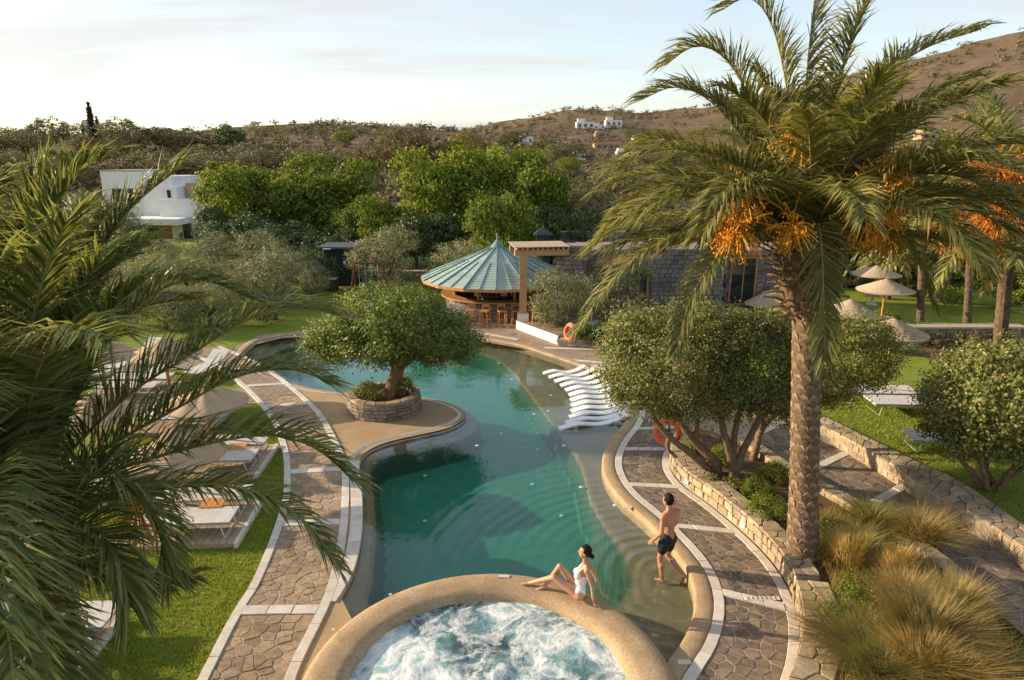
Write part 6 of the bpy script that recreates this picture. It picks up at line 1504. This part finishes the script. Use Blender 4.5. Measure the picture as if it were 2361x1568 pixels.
# hedge row shrubs at the back of the garden
for k, (x, Y, yt, wp, kind, wh) in enumerate([(320, 45, 520, 120, 'dark', 'in the back hedge left of the villa steps'), (240, 46, 500, 120, 'olive', 'in front of the white villa'), (120, 46, 480, 150, 'dark', 'in the back hedge behind the palm'), (20, 48, 480, 150, 'dark', 'in the back hedge at the left edge'), (960, 46, 500, 120, 'dark', 'behind the double-stemmed olive'), (1330, 45, 470, 100, 'dark', 'left of the dark garden wall'), (2000, 46, 540, 130, 'olive', 'behind the low building'), (2150, 44, 580, 120, 'dark', 'between the far palms')]):
    bg_tree(kind, x, yt, wp, wh, Y=Y)

o = flat_poly('dry_bank', PL([(2050, 752), (2600, 752), (2700, 860), (2330, 850), (2150, 830), (2040, 800)], LAWN2), [], LAWN2 + .012, M['soil']); tag(o, 'dry brown planting bank at the back of the raised lawn', kind='structure')
for k, (x, y, r, h, lf, wh) in enumerate([(2085, 815, .5, .6, 'leaf_olive', 'grey dry shrub at the left end of the brown bank'), (2140, 800, .55, .55, 'leaf_brown', 'brown dry shrub on the bank behind the raised lawn'), (2190, 785, .5, .5, 'leaf_olive', 'grey-green cushion shrub on the brown bank'), (2240, 800, .6, .6, 'leaf_brown', 'larger brown shrub on the bank behind the vase-shaped tree'), (2310, 790, .6, .6, 'leaf_bush', 'green shrub at the right end of the brown bank'), (2110, 775, .45, .45, 'leaf_bush', 'small green shrub against the low grey wall')]):
    shrub('bank_shrub', wh, P(x, y, LAWN2), r, h, lf, 60, 34, .085, 'shrubs on the dry bank', 700 + k)
for a in [('olive', 240, 452, 95, 'against the white villa wall', 60), ('olive', 315, 480, 70, 'in front of the villa terrace', 59)]: bg_tree(*a[:5], Y=a[5])
# low golden grass covering the soil of the bed
gq = np.random.default_rng(14); qx = gq.uniform(2.5, 12, 90000); qy = gq.uniform(7, 15.5, 90000); kq = inpoly(qx, qy, bed) & (dist_poly(qx, qy, bw_line, False) > .25)
den = np.array([fbm(x, y, .9, 3) for x, y in zip(qx[kq][:26000], qy[kq][:26000])]); qx, qy = qx[kq][:26000], qy[kq][:26000]; k2 = (den + gq.uniform(-.5, .5, len(den)) > -.15) & (qy < 12.6 + .25 * qx - 1.2); qx, qy = qx[k2], qy[k2]; n = len(qx)
a = gq.uniform(0, 6.28, n); h = gq.uniform(.10, .38, n); p0 = np.stack([qx, qy, np.full(n, BEDZ - .06)], 1); sdir = np.stack([np.cos(a), np.sin(a), 0 * a], 1) * .008; ln_ = np.stack([-np.sin(a), np.cos(a), 0 * a], 1) * (h * gq.uniform(.2, .7, n))[:, None]; up_ = np.stack([0 * h, 0 * h, h], 1)
V = np.stack([p0 - sdir, p0 + sdir, p0 + ln_ + up_], 1).reshape(-1, 3)
o = mobj('bed_grass', arr_mesh('bed_grass', V, np.arange(3 * n).reshape(n, 3), M['grass_brown'])); tag(o, 'thin golden grass growing between the clumps of the bed', kind='stuff')
# ---- short grass blades of the near lawn
gg = np.random.default_rng(4); n = 150000
lx = np.concatenate([gg.uniform(-10.5, -3.2, n), gg.uniform(6, 15, 60000)]); ly = np.concatenate([gg.uniform(6.5, 20.5, n), gg.uniform(11.5, 21, 60000)])
okk = ~inpoly(lx, ly, np.vstack([LA, LB[::-1]])) & ~inpoly(lx, ly, pen) & ~inpoly(lx, ly, pool)
lnB = offset(LB, .18, 1 if normals2(LB)[20] @ (LB[20] - LA[20]) > 0 else -1)
left_ok = (lx < np.interp(ly, lnB[:, 1], lnB[:, 0])) if lnB[0, 1] < lnB[-1, 1] else (lx < np.interp(ly, lnB[::-1, 1], lnB[::-1, 0]))
right_ok = inpoly(lx, ly, rl)
okk = okk & np.where(lx < 0, left_ok, right_ok); lx, ly = lx[okk], ly[okk]; lz = np.where(lx < 0, .045, LAWN2 - .005); n = len(lx)
a = gg.uniform(0, 6.28, n); h = gg.uniform(.03, .075, n); ww = .009
p0 = np.stack([lx, ly, lz], 1); sdir = np.stack([np.cos(a), np.sin(a), 0 * a], 1) * ww; tipv = p0 + np.stack([-np.sin(a) * h * .5, np.cos(a) * h * .5, h], 1)
V = np.stack([p0 - sdir, p0 + sdir, tipv], 1).reshape(-1, 3)
o = mobj('lawn_grass', arr_mesh('lawn_grass', V, np.arange(3 * n).reshape(n, 3), M['grassblade'])); tag(o, 'short green blades of the mown lawns', kind='stuff')

# ================================================================== HOUSES
def house(name, label, boxes, loc, rz=0, group=None, cat='house'):
    """boxes: (part name, material, centre, size)"""
    o = thing(name, label, cat, loc, group, rz)
    for nm, mt, c, s_ in boxes:
        b = MB(); b.box(c, s_); b.build(nm, M[mt], o, world=False)
    return o
vY = 66.0
def vx(x): return float(U(x, 480, vY)[0])
def vz(y, x=350): return float(U(x, y, vY)[2])
v0 = (vx(330), vY, vz(562))
def vb(nm, mt, x0, x1, y0, y1, dy0=0.0, dy1=6.0):
    z0_, z1_ = vz(y1) - v0[2], vz(y0) - v0[2]; xa, xb = vx(x0) - v0[0], vx(x1) - v0[0]
    return (nm, mt, ((xa + xb) / 2, (dy0 + dy1) / 2, (z0_ + z1_) / 2), (xb - xa, dy1 - dy0, z1_ - z0_))
house('white_villa', 'modern white flat-roofed villa with a timber recess at the left', [
    vb('wall', 'white_paint', 200, 300, 396, 566, 3, 9), vb('wall', 'white_paint', 300, 372, 408, 564, 2.6, 9), vb('wall', 'white_paint', 368, 395, 432, 562, 1.5, 7), vb('wall', 'white_paint', 355, 443, 461, 561, 1.0, 6), vb('window_frame', 'dark_wood', 223, 247, 438, 472, 2.95, 3.1), vb('window_frame', 'dark_wood', 260, 284, 438, 472, 2.95, 3.1), vb('window', 'glass', 225, 245, 440, 470, 2.93, 3.1), vb('window', 'glass', 262, 282, 440, 470, 2.93, 3.1), vb('parapet', 'mortar', 199, 301, 393, 396, 2.95, 9.05), vb('roof_slab', 'white_paint', 300, 425, 502, 516, -1.6, 2.5),
    vb('timber_panel', 'wood', 338, 388, 517, 562, .3, .9), vb('window', 'glass', 308, 337, 517, 560, .35, .8), vb('wall', 'white_paint', 388, 412, 517, 562, .2, .7), vb('window', 'glass', 412, 428, 517, 562, .35, .8), vb('window', 'glass', 372, 380, 440, 458, 1.44, 1.6), vb('terrace_wall', 'tan_wall', 400, 475, 424, 462, 3, 3.6), vb('white_post', 'white_paint', 325, 342, 545, 562, -1.0, -.8), vb('white_post', 'white_paint', 354, 370, 545, 562, -1.0, -.8), vb('terrace', 'tan_wall', 290, 445, 562, 590, -2, 3)], v0)
def hill_house(label, x, y, wpx, hpx, kind='flat', col_='white_paint', n=2):
    c, r = on_hill(x, y)
    if c is None: return
    s_ = r / 1574.0; W, H = wpx * s_, hpx * s_; D = W * .7
    bx_ = [('wall', col_, (0, D / 2, H / 2 - .5), (W, D, H + 1))]
    if kind == 'flat':
        bx_ += [('wall', col_, (-W * .22, D / 2 + .3, H + H * .2), (W * .4, D * .8, H * .55)), ('roof_edge', 'mortar', (W * .2, D / 2, H + .12), (W * .56, D * .98, .2))]
    o = house('hill_house', label, bx_, (c[0], c[1], c[2]), 0, 'houses on the hills')
    if kind == 'hip':
        b = MB(); b.add([(-W * .58, -D * .1, H), (W * .58, -D * .1, H), (W * .58, D * 1.1, H), (-W * .58, D * 1.1, H), (-W * .15, D / 2, H * 1.4), (W * .15, D / 2, H * 1.4)], [(0, 1, 5, 4), (1, 2, 5), (2, 3, 4, 5), (3, 0, 4)]); b.build('roof', M['grey_roof'], o, world=False)
    if kind == 'tile':
        b = MB(); b.box((0, D / 2, H + .25), (W * 1.06, D * 1.05, .5), top=.9); b.build('roof', M['red_tile'], o, world=False)
    for k in range(n):
        u = -W * .32 + W * .64 * k / max(1, n - 1)
        b = MB(); b.box((u, -.06, H * .5), (W * .14, .16, H * .45)); b.build('window', M['glass'], o, world=False)
for a in [('white stepped house on the far hill, left of the pair', 1350, 300, 40, 15, 'flat', 'white_paint', 3), ('white block house on the far hill, right of the pair', 1415, 298, 36, 15, 'flat', 'white_paint', 3), ('small pale house with a tower on the near slope', 1212, 333, 32, 16, 'flat', 'white_paint', 2), ('long low house with terracotta roof on the far slope', 1402, 345, 60, 12, 'tile', 'tan_wall', 4), ('small pale house low on the far slope', 1335, 368, 28, 12, 'flat', 'white_paint', 2), ('pale terrace house under the pair on the far hill', 1390, 318, 34, 9, 'flat', 'tan_wall', 3),
          ('tan house with grey hipped roofs behind the tall green trees', 1148, 382, 52, 18, 'hip', 'tan_wall', 2), ('pale house beside the cypress on the left skyline', 205, 322, 26, 24, 'flat', 'cushion', 2), ('white house on the ridge right of the cypress', 372, 315, 40, 12, 'flat', 'white_paint', 2), ('long grey flat roofed house on the left ridge', 345, 305, 60, 8, 'flat', 'grey_roof', 3), ('low house among trees below the left ridge', 400, 345, 40, 8, 'tile', 'tan_wall', 2), ('white house high on the right mountain seen through fronds', 2010, 195, 26, 14, 'flat', 'white_paint', 2), ('pale house at the foot of the right mountain', 2150, 330, 44, 14, 'flat', 'tan_wall', 3), ('white villa between the pair on the far hill', 1382, 299, 22, 9, 'flat', 'white_paint', 2), ('pale house below the long terracotta roof', 1440, 362, 34, 12, 'flat', 'white_paint', 3), ('cream house left of the long terracotta roof', 1300, 340, 26, 10, 'tile', 'cushion', 2), ('white house right of the long terracotta roof', 1475, 330, 30, 11, 'flat', 'white_paint', 2), ('small ruin on the brown ridge', 920, 302, 24, 7, 'flat', 'tan_wall', 1)]:
    hill_house(*a)
# ---- green shed, chimney hut, garden walls, swing, lamps
sY = 42.0; c = U(785, 620, sY); z0 = float(near_z(0, np.array(sY))); zt = U(785, 572, sY)[2]
o = thing('garden_shed', 'dark green shed with a flat roof behind the lawn', 'shed', (c[0], sY, z0)); hh = zt - z0; ww_ = 75 / 1574 * sY
b = MB(); b.box((0, 1, hh / 2), (ww_, 2, hh)); b.build('wall', M['dark_green'], o, world=False)
b = MB(); b.box((0, .8, hh + .06), (ww_ + .5, 2.6, .12)); b.build('roof', M['bronze'], o, world=False)
b = MB(); b.box((ww_ * .22, -.03, hh * .45), (ww_ * .4, .05, hh * .9)); d_ = b.build('door', M['dark_green'], o, world=False); b = MB(); b.box((ww_ * .05, -.08, hh * .45), (.04, .06, .16)); b.build('handle', M['alu'], d_, world=False)
b = MB(); b.box((ww_ * .15, -.07, hh * .62), (.16, .03, .2)); b.build('notice', M['white_paint'], o, world=False)
o = thing('hot_tub_crate', 'dark wooden box with a pale lid in front of the green shed', 'box', (float(U(758, 640, 40.5)[0]), 40.5, z0)); b = MB(); b.box((0, 0, .35), (.95, .8, .7)); b.build('body', M['dark_wood'], o, world=False); b = MB(); b.box((0, 0, .73), (1.02, .86, .06)); b.build('lid', M['white_stone'], o, world=False)
def lamp(label, x, Y, ytop, mat='bronze', arm=.45):
    z0 = float(near_z(0, np.array(min(Y, 61)))) if Y < 62 else terr(float(U(x, 500, Y)[0]), Y); t_ = U(x, ytop, Y); o = thing('street_lamp', label, 'lamp', (t_[0], Y, z0)); H = t_[2] - z0
    b = MB(); b.tube([(0, 0, 0), (0, 0, H)], [.06, .04], 8); b.build('pole', M[mat], o, world=False); b = MB(); b.box((arm / 2, 0, H + .02), (arm, .12, .06)); b.build('lamp_head', M['alu'], o, world=False)
lamp('slim pale street lamp beside the white villa', 455, 60.0, 492, 'alu', .8); lamp('thin dark lamp post left of the green shed', 745, 40.0, 575); lamp('far thin lamp on the brown ridge', 818, 62.5, 330, 'bronze', .3)
o = thing('swing_set', 'rust-red swing frame with a blue seat behind the island tree', 'swing', (float(U(850, 640, 38)[0]), 38.0, z0)); sw_ = 65 / 1574 * 38 / 2
for sx in (-1, 1):
    for sy in (-1, 1): b = MB(); b.tube([(sx * (sw_ + .15), sy * .7, 0), (sx * sw_, 0, 2.0)], .05, 6); b.build('leg', M['rust'], o, world=False)
b = MB(); b.tube([(-sw_, 0, 2.0), (sw_, 0, 2.0)], .05, 6); b.build('top_bar', M['rust'], o, world=False)
for sx in (-.35, .35):
    b = MB(); b.tube([(sx - .18, 0, 2), (sx - .18, 0, .5)], .01, 4); b.tube([(sx + .18, 0, 2), (sx + .18, 0, .5)], .01, 4); b.build('chain', M['alu'], o, world=False); b = MB(); b.box((sx, 0, .48), (.44, .22, .05)); b.build('seat', M['blue'], o, world=False)
o = thing('vent_tower', 'small teal hut with a pyramid roof right of the bar', 'hut', (float(U(1251, 560, 40)[0]), 40.0, z0)); zz = U(1251, 540, 40)[2] - z0
b = MB(); b.box((0, 0, zz / 2), (.75, .75, zz)); b.build('body', M['dark_green'], o, world=False); b = MB(); b.add([(-.55, -.55, zz), (.55, -.55, zz), (.55, .55, zz), (-.55, .55, zz), (0, 0, zz + .42)], [(0, 1, 4), (1, 2, 4), (2, 3, 4), (3, 0, 4), (3, 2, 1, 0)]); b.build('roof', M['dark_green'], o, world=False)
def plain_wall(label, x0, x1, Y, ytop, key='dark_stone', rows=5, mean=.55, limit=150):
    p, q_ = U(x0, 600, Y)[:2], U(x1, 600, Y)[:2]; z0 = float(near_z(0, np.array(Y))) - .1; z1 = float(U((x0 + x1) / 2, ytop, Y)[2])
    o = thing('boundary_wall', label, 'wall', (p[0], p[1], z0)); b = MB(); b.prism([p + np.array([0, .03]), q_ + np.array([0, .03]), q_ + np.array([0, .45]), p + np.array([0, .45])], z0, z1 - .02); b.build('core', M['dark_stone'], o)
    wall_face(o, np.array([p, (p + q_) / 2, q_]), z0 + .05, z1 - .02, rows, mean, key, side=1, limit=limit, depth=.12)
    b = MB(); b.prism([p - np.array([.02, .06]), q_ + np.array([.02, -.06]), q_ + np.array([.02, .5]), p + np.array([-.02, .5])], z1 - .018, z1 + .06); b.build('coping', M['mortar'], o)
plain_wall('dark stone wall along the back of the lawn left of the bar', 700, 990, 43.5, 627, 'grey_stone', 5, .5)
plain_wall('tall dark garden wall behind the stone block', 1290, 1440, 44.0, 535, 'dark_stone', 8, .6)
plain_wall('low grey stone wall below the parasols on the right', 1640, 2400, 26.5, 757, 'grey_stone', 3, .45, 200)
for k, (x, y, r, h, lf, wh) in enumerate([(1680, 800, .7, .7, 'leaf_bush', 'low bush between the parasols and the bed trees, left one'), (2120, 770, .6, .5, 'leaf_fig', 'green bush in front of the pale wall'), (2040, 745, .6, .6, 'leaf_fig', 'round green bush below the parasol table'), (2200, 700, .8, .8, 'leaf_lime', 'bright bush beyond the far lawn'), (2090, 790, .6, .7, 'leaf_bush', 'greyish bush right of the half hidden tree'), (1880, 755, .6, .7, 'leaf_fig', 'bush just right of the palm trunk in the distance'), (1790, 750, .6, .6, 'leaf_dark', 'dark bush just left of the palm trunk in the distance')]):
    shrub('garden_shrub', wh, P(x, y, .5), r, h, lf, 60, 30, .10, 'shrubs beyond the bed', 500 + k)
# ================================================================== PEOPLE
def seg_mesh(b, p0, p1, r0, r1, flat=1.0, seg=12, ax=None):
    """a tapered round-ended segment between two joints"""
    p0, p1 = Vector(map(float, p0)), Vector(map(float, p1)); d = (p1 - p0); L = d.length; d.normalize()
    a = Vector(ax).cross(d) if ax is not None else d.orthogonal(); a.normalize(); c = d.cross(a).normalized()
    rings = [(-r0 * .95, r0 * .25), (-r0 * .6, r0 * .78), (0, r0), (L * .33, r0 + (r1 - r0) * .3), (L * .66, r0 + (r1 - r0) * .66), (L, r1), (L + r1 * .6, r1 * .78), (L + r1 * .95, r1 * .25)]
    V = []
    for t, r in rings:
        for k in range(seg):
            th = 2 * math.pi * k / seg; V.append(tuple(p0 + d * t + a * (r * math.cos(th)) + c * (r * flat * math.sin(th))))
    n = len(rings); Fc = [(i * seg + k, i * seg + (k + 1) % seg, (i + 1) * seg + (k + 1) % seg, (i + 1) * seg + k) for i in range(n - 1) for k in range(seg)]
    Fc += [tuple(reversed(range(seg))), tuple((n - 1) * seg + k for k in range(seg))]; b.add(V, Fc)
def ball(b, c, r, sc=(1, 1, 1), M3=None, seg=14):
    V = []; n = 9
    for i in range(1, n):
        ph = math.pi * i / n
        for k in range(seg):
            th = 2 * math.pi * k / seg; v = Vector((r * sc[0] * math.sin(ph) * math.cos(th), r * sc[1] * math.sin(ph) * math.sin(th), r * sc[2] * math.cos(ph)))
            V.append(tuple(Vector(map(float, c)) + (M3 @ v if M3 else v)))
    top_ = Vector((0, 0, r * sc[2])); V += [tuple(Vector(map(float, c)) + (M3 @ top_ if M3 else top_)), tuple(Vector(map(float, c)) - (M3 @ top_ if M3 else top_))]
    m = n - 1; Fc = [(i * seg + k, i * seg + (k + 1) % seg, (i + 1) * seg + (k + 1) % seg, (i + 1) * seg + k) for i in range(m - 1) for k in range(seg)]
    Fc += [(m * seg, (k + 1) % seg, k) for k in range(seg)] + [(m * seg + 1, (m - 1) * seg + k, (m - 1) * seg + (k + 1) % seg) for k in range(seg)]; b.add(V, Fc)
def fuse(b, name, mat, parent, vox, it=3):
    o = b.build(name, mat, parent); md = o.modifiers.new('fuse', 'REMESH'); md.mode = 'VOXEL'; md.voxel_size = vox; md.use_smooth_shade = True
    sm = o.modifiers.new('smooth', 'SMOOTH'); sm.factor = .5; sm.iterations = it; return o
def hand(b, wrist, dirv, palm_n, curl=.3, s=1.0):
    """palm, four unequal bent fingers and a thumb from the side of the palm"""
    w = Vector(map(float, wrist)); d = Vector(dirv).normalized(); n = Vector(palm_n).normalized(); sd_ = d.cross(n).normalized(); n = sd_.cross(d).normalized()
    pc = w + d * .085 * s
    for k in (-1.1, -.4, .4, 1.1): seg_mesh(b, w + sd_ * k * .014 * s, pc + sd_ * k * .024 * s, .016 * s, .014 * s, seg=8)
    for k, ln in ((-1.5, .058), (-.5, .075), (.5, .08), (1.5, .07)):
        q0 = pc + sd_ * k * .0205 * s; d1 = (d - n * curl * .5 + sd_ * k * .06).normalized(); q1 = q0 + d1 * ln * .5 * s; d2 = (d1 - n * curl).normalized(); q2 = q1 + d2 * ln * .5 * s
        seg_mesh(b, q0, q1, .0095 * s, .0088 * s, seg=7); seg_mesh(b, q1, q2, .0088 * s, .0075 * s, seg=7)
    t0 = w + d * .025 * s + sd_ * .028 * s; t1 = t0 + (d * .6 + sd_ * .75 - n * .2).normalized() * .045 * s; t2 = t1 + (d * .9 + sd_ * .3 - n * .3).normalized() * .035 * s
    seg_mesh(b, t0, t1, .012 * s, .0105 * s, seg=7); seg_mesh(b, t1, t2, .0105 * s, .008 * s, seg=7)
def foot(b, ankle, dirv, s=1.0, drop=.065):
    a = Vector(map(float, ankle)); d = Vector(dirv).normalized(); h = a - d * .03 * s + Vector((0, 0, -drop * .55 * s)); m = a + d * .10 * s + Vector((0, 0, -drop * .72 * s)); t = a + d * .17 * s + Vector((0, 0, -drop * .9 * s))
    seg_mesh(b, a, h, .04 * s, .036 * s, seg=9); seg_mesh(b, a + Vector((0, 0, -.01)), m, .036 * s, .03 * s, seg=9); sd_ = d.cross(Vector((0, 0, 1))).normalized()
    for k in (-1, 0, 1): seg_mesh(b, m + sd_ * k * .016 * s, t + sd_ * k * .02 * s, .022 * s, .014 * s, seg=8)
def head(root, skin, hair, c, fwd, up, s=1.0, long_hair=False, b=None):
    """face looks along fwd; skull and features added to the body mesh b, hair as its own part"""
    f = Vector(fwd).normalized(); u = Vector(up).normalized(); sdv = f.cross(u).normalized(); u = sdv.cross(f).normalized(); M3 = Matrix((sdv, f, u)).transposed(); c = Vector(map(float, c))
    def L(x, y, z): return c + M3 @ Vector((x * s, y * s, z * s))
    ball(b, L(0, 0, .02), .1 * s, (.76, .95, 1.05), M3); ball(b, L(0, .03, -.045), .075 * s, (.82, .85, .95), M3)      # skull, jaw
    ball(b, L(0, .062, -.088), .026 * s, (1, .9, .8), M3)                                                          # chin
    seg_mesh(b, L(0, .088, .018), L(0, .112, -.022), .010 * s, .015 * s, seg=8)                                   # nose
    ball(b, L(0, .092, -.052), .016 * s, (1.5, .7, .5), M3)                                                        # lips
    for k in (-1, 1): ball(b, L(k * .078, -.008, -.01), .026 * s, (.4, .8, 1.15), M3); ball(b, L(k * .03, .083, .03), .014 * s, (1.3, .6, .6), M3)
    for k in (-1, 1):
        e = MB(); ball(e, L(k * .031, .090, .014), .0095 * s, (1.25, .5, .7), M3, 8); e.build('eye', M['hair'], root)
    h = MB(); ball(h, L(0, -.012, .032), .108 * s, (.80, .97, 1.05), M3, 18)
    V = np.array(h.V); kp = []
    Rm = np.array(M3)
    for f_ in h.F:
        ctr_ = (np.mean([V[i] for i in f_], 0) - np.array(c)) @ Rm / s
        front = ctr_[1] > .030 and ctr_[2] < .088; low = ctr_[2] < (-.055 if not long_hair else -.06)
        ear = ctr_[1] > -.02 and ctr_[2] < .02
        kp.append(not (front or low or ear))
    h.F = [f_ for f_, q_ in zip(h.F, kp) if q_]; h.mi = [0] * len(h.F)
    if long_hair: ball(h, L(0, -.135, -.055), .042 * s, (1, .9, .95), M3, 12); ball(h, L(0, -.10, -.04), .05 * s, (.8, .9, .8), M3, 12)
    h.build('hair', M[hair], root, smooth=True, fix=False)
# ---- the man wading
mp_ = MAN.copy(); mx_, my_, mz_ = mp_
man = thing('person', 'man in black swim shorts wading in the shallow water, seen from behind', 'person', (mx_, my_, mz_))
S = 1.0
def mm(x, y, z): return (mx_ + x * S, my_ + y * S, mz_ + z * S)
# he looks towards the far left: body forward = (-.55, .8)
fw_ = Vector((-.62, .78, 0)).normalized(); rt = Vector((fw_.y, -fw_.x, 0))
def mb_(f, r, z): return (mx_ + fw_.x * f + rt.x * r, my_ + fw_.y * f + rt.y * r, mz_ + z)
b = MB()
pel = mb_(0, 0, .93)
seg_mesh(b, mb_(-.01, -.075, .93), mb_(-.01, .075, .93), .115, .115, .95); seg_mesh(b, mb_(0, 0, .98), mb_(.015, 0, 1.12), .138, .130, .82, ax=tuple(rt)); seg_mesh(b, mb_(.01, 0, 1.12), mb_(.01, 0, 1.36), .132, .152, .75, ax=tuple(rt))
seg_mesh(b, mb_(-.02, -.09, 1.33), mb_(-.02, .09, 1.33), .118, .118, .9); seg_mesh(b, mb_(-.015, -.15, 1.45), mb_(-.015, .15, 1.45), .072, .072); seg_mesh(b, mb_(-.015, 0, 1.45), mb_(.02, 0, 1.60), .068, .056)
seg_mesh(b, mb_(-.02, -.07, 1.50), mb_(0, 0, 1.55), .05, .05); seg_mesh(b, mb_(-.02, .07, 1.50), mb_(0, 0, 1.55), .05, .05)
# left arm hangs with the elbow out, hand in front of the hip; right arm forward
for side, el, wr in ((-1, (-.07, -.285, 1.17), (.13, -.27, .93)), (1, (.02, .275, 1.17), (.16, .24, .96))):
    sh_ = mb_(-.015, side * .195, 1.435); e_ = mb_(*el); w_ = mb_(*wr)
    ball(b, sh_, .068); seg_mesh(b, sh_, e_, .056, .043); seg_mesh(b, e_, w_, .044, .029); dv = Vector(w_) - Vector(e_); hand(b, w_, dv, tuple(rt * -side), .35)
# standing leg and trailing leg
hipL, hipR = mb_(0, -.092, .90), mb_(0, .092, .90)
kL, aL = mb_(.07, -.10, .50), mb_(-.02, -.11, .09); seg_mesh(b, hipL, kL, .093, .058); seg_mesh(b, kL, aL, .06, .038); ball(b, (Vector(kL) * .7 + Vector(aL) * .3) - fw_ * .02, .062, (1, 1, 1.3)); foot(b, aL, fw_)
kR, aR = mb_(.05, .10, .50), mb_(-.33, .16, .22); seg_mesh(b, hipR, kR, .093, .058); seg_mesh(b, kR, aR, .06, .037); ball(b, (Vector(kR) * .7 + Vector(aR) * .3) - fw_ * .01, .06, (1, 1, 1.2)); foot(b, aR, (fw_ * .5 + Vector((0, 0, -.85))))
hf = (Vector((-.55, .75, 0))).normalized(); head(man, 'skin_m', 'hair', mb_(.045, 0, 1.70), tuple(hf + Vector((0, 0, -.05))), (0, 0, 1), 1.08, False, b)
fuse(b, 'body', M['skin_m'], man, .011, 4)
b = MB()
seg_mesh(b, mb_(-.01, -.06, .97), mb_(-.01, .06, .97), .122, .122, .98); seg_mesh(b, mb_(-.012, -.075, .90), mb_(-.012, .075, .90), .128, .128, .98)
for hp, kn in ((hipL, kL), (hipR, kR)): q_ = Vector(hp) + (Vector(kn) - Vector(hp)) * .50; seg_mesh(b, hp, q_, .112, .098)
fuse(b, 'swim_shorts', M['black'], man, .013, 3)
# ---- the woman sitting on the rim
wY = float(P(1335, 1380, .345)[1]); wz = .345
wom = thing('person', 'woman in a white swimsuit sitting on the hot tub rim', 'person', (*P(1335, 1380, .345)[:2], .345))
def W(x, y, dy=0.0): return U(x, y, wY + dy)
hip = W(1334, 1366, 0); hipn = hip + np.array([0, -.085, 0]); hipf = hip + np.array([0, .085, .01])
chest = W(1342, 1322, .05); neck = W(1350, 1296, .07); hd_c = W(1349, 1273, .07)
dv_ = (np.array(chest) - hip); 
sc = .93
b = MB()
sv = Vector((.12, 1, 0)).normalized()
seg_mesh(b, Vector(hipn) + Vector((0, 0, .02)), Vector(hipf) + Vector((0, 0, .02)), .108, .105, 1.0); w0 = np.array(hip) + dv_ * .42
seg_mesh(b, hip, w0, .112, .088, .80, ax=tuple(sv)); seg_mesh(b, w0, np.array(hip) + dv_ * .95, .088, .112, .80, ax=tuple(sv)); up_c = np.array(neck) - np.array([0, 0, .05])
seg_mesh(b, np.array(hip) + dv_ * .95, up_c, .108, .075, .8, ax=tuple(sv))
seg_mesh(b, up_c + np.array([.01, -.10, -.02]), up_c + np.array([.03, .13, -.02]), .055, .055); seg_mesh(b, up_c, np.array(hd_c) + np.array([0, 0, -.05]), .05, .043)
for k in (-1, 1): ball(b, np.array(chest) + np.array([-.075, k * .065 - .01, .0]), .062)
shn = up_c + np.array([.01, -.145, -.03]); shf = up_c + np.array([.04, .165, -.03])
hn = P(1374, 1396, .365); hf_ = P(1392, 1375, .365)
hn = np.array(hn); hf_ = np.array(hf_)
for sh_, hd_ in ((shn, hn), (shf, hf_)):
    wr = hd_ + np.array([-.045, 0, .05]); el = (sh_ + wr) / 2 + np.array([.035, 0, 0]); ball(b, sh_, .054); seg_mesh(b, sh_, el, .043, .034); seg_mesh(b, el, wr, .034, .023); hand(b, wr, (.85, -.25, -.42), (0, 0, 1), .05, .9)
# near leg stretched along the rim, far leg bent with the knee up
an = P(1222, 1344, .395); af = P(1256, 1352, .40); kn = U(1277, 1331, wY + .08); kf_ = W(1291, 1306, .18)
seg_mesh(b, hipn, kn, .092, .055); seg_mesh(b, kn, an, .056, .033); ball(b, np.array(kn) * .68 + np.array(an) * .32 + np.array([0, 0, -.012]), .053, (1.3, 1, 1)); foot(b, an, (-1, .1, .18), .92)
seg_mesh(b, hipf, kf_, .088, .055); seg_mesh(b, kf_, af, .056, .033); ball(b, np.array(kf_) * .68 + np.array(af) * .32 + np.array([.015, 0, 0]), .052); foot(b, af, (-1, .05, -.1), .92)
head(wom, 'skin_f', 'hair', hd_c, (-.96, .22, .10), (.10, 0, 1), 1.0, True, b)
fuse(b, 'body', M['skin_f'], wom, .010, 4)
b = MB()
seg_mesh(b, Vector(hipn) + Vector((.005, .03, .045)), Vector(hipf) + Vector((.005, -.03, .045)), .118, .115, 1.0); seg_mesh(b, np.array(hip) + dv_ * .12, w0, .116, .094, .84, ax=tuple(sv)); seg_mesh(b, w0, np.array(hip) + dv_ * .88, .094, .113, .84, ax=tuple(sv))
for k in (-1, 1): ball(b, np.array(chest) + np.array([-.082, k * .065 - .01, .0]), .066)
for a_, s_ in ((shn, 1), (shf, -1)): seg_mesh(b, np.array(chest) + np.array([-.07, (-.06 if s_ > 0 else .05), .06]), a_ * .62 + up_c * .38 + np.array([-.01, 0, .055]), .016, .014); seg_mesh(b, a_ * .62 + up_c * .38 + np.array([.0, 0, .055]), np.array(chest) + np.array([.095, (-.05 if s_ > 0 else .05), -.04]), .014, .016)
fuse(b, 'swimsuit', M['swimsuit'], wom, .010, 2)
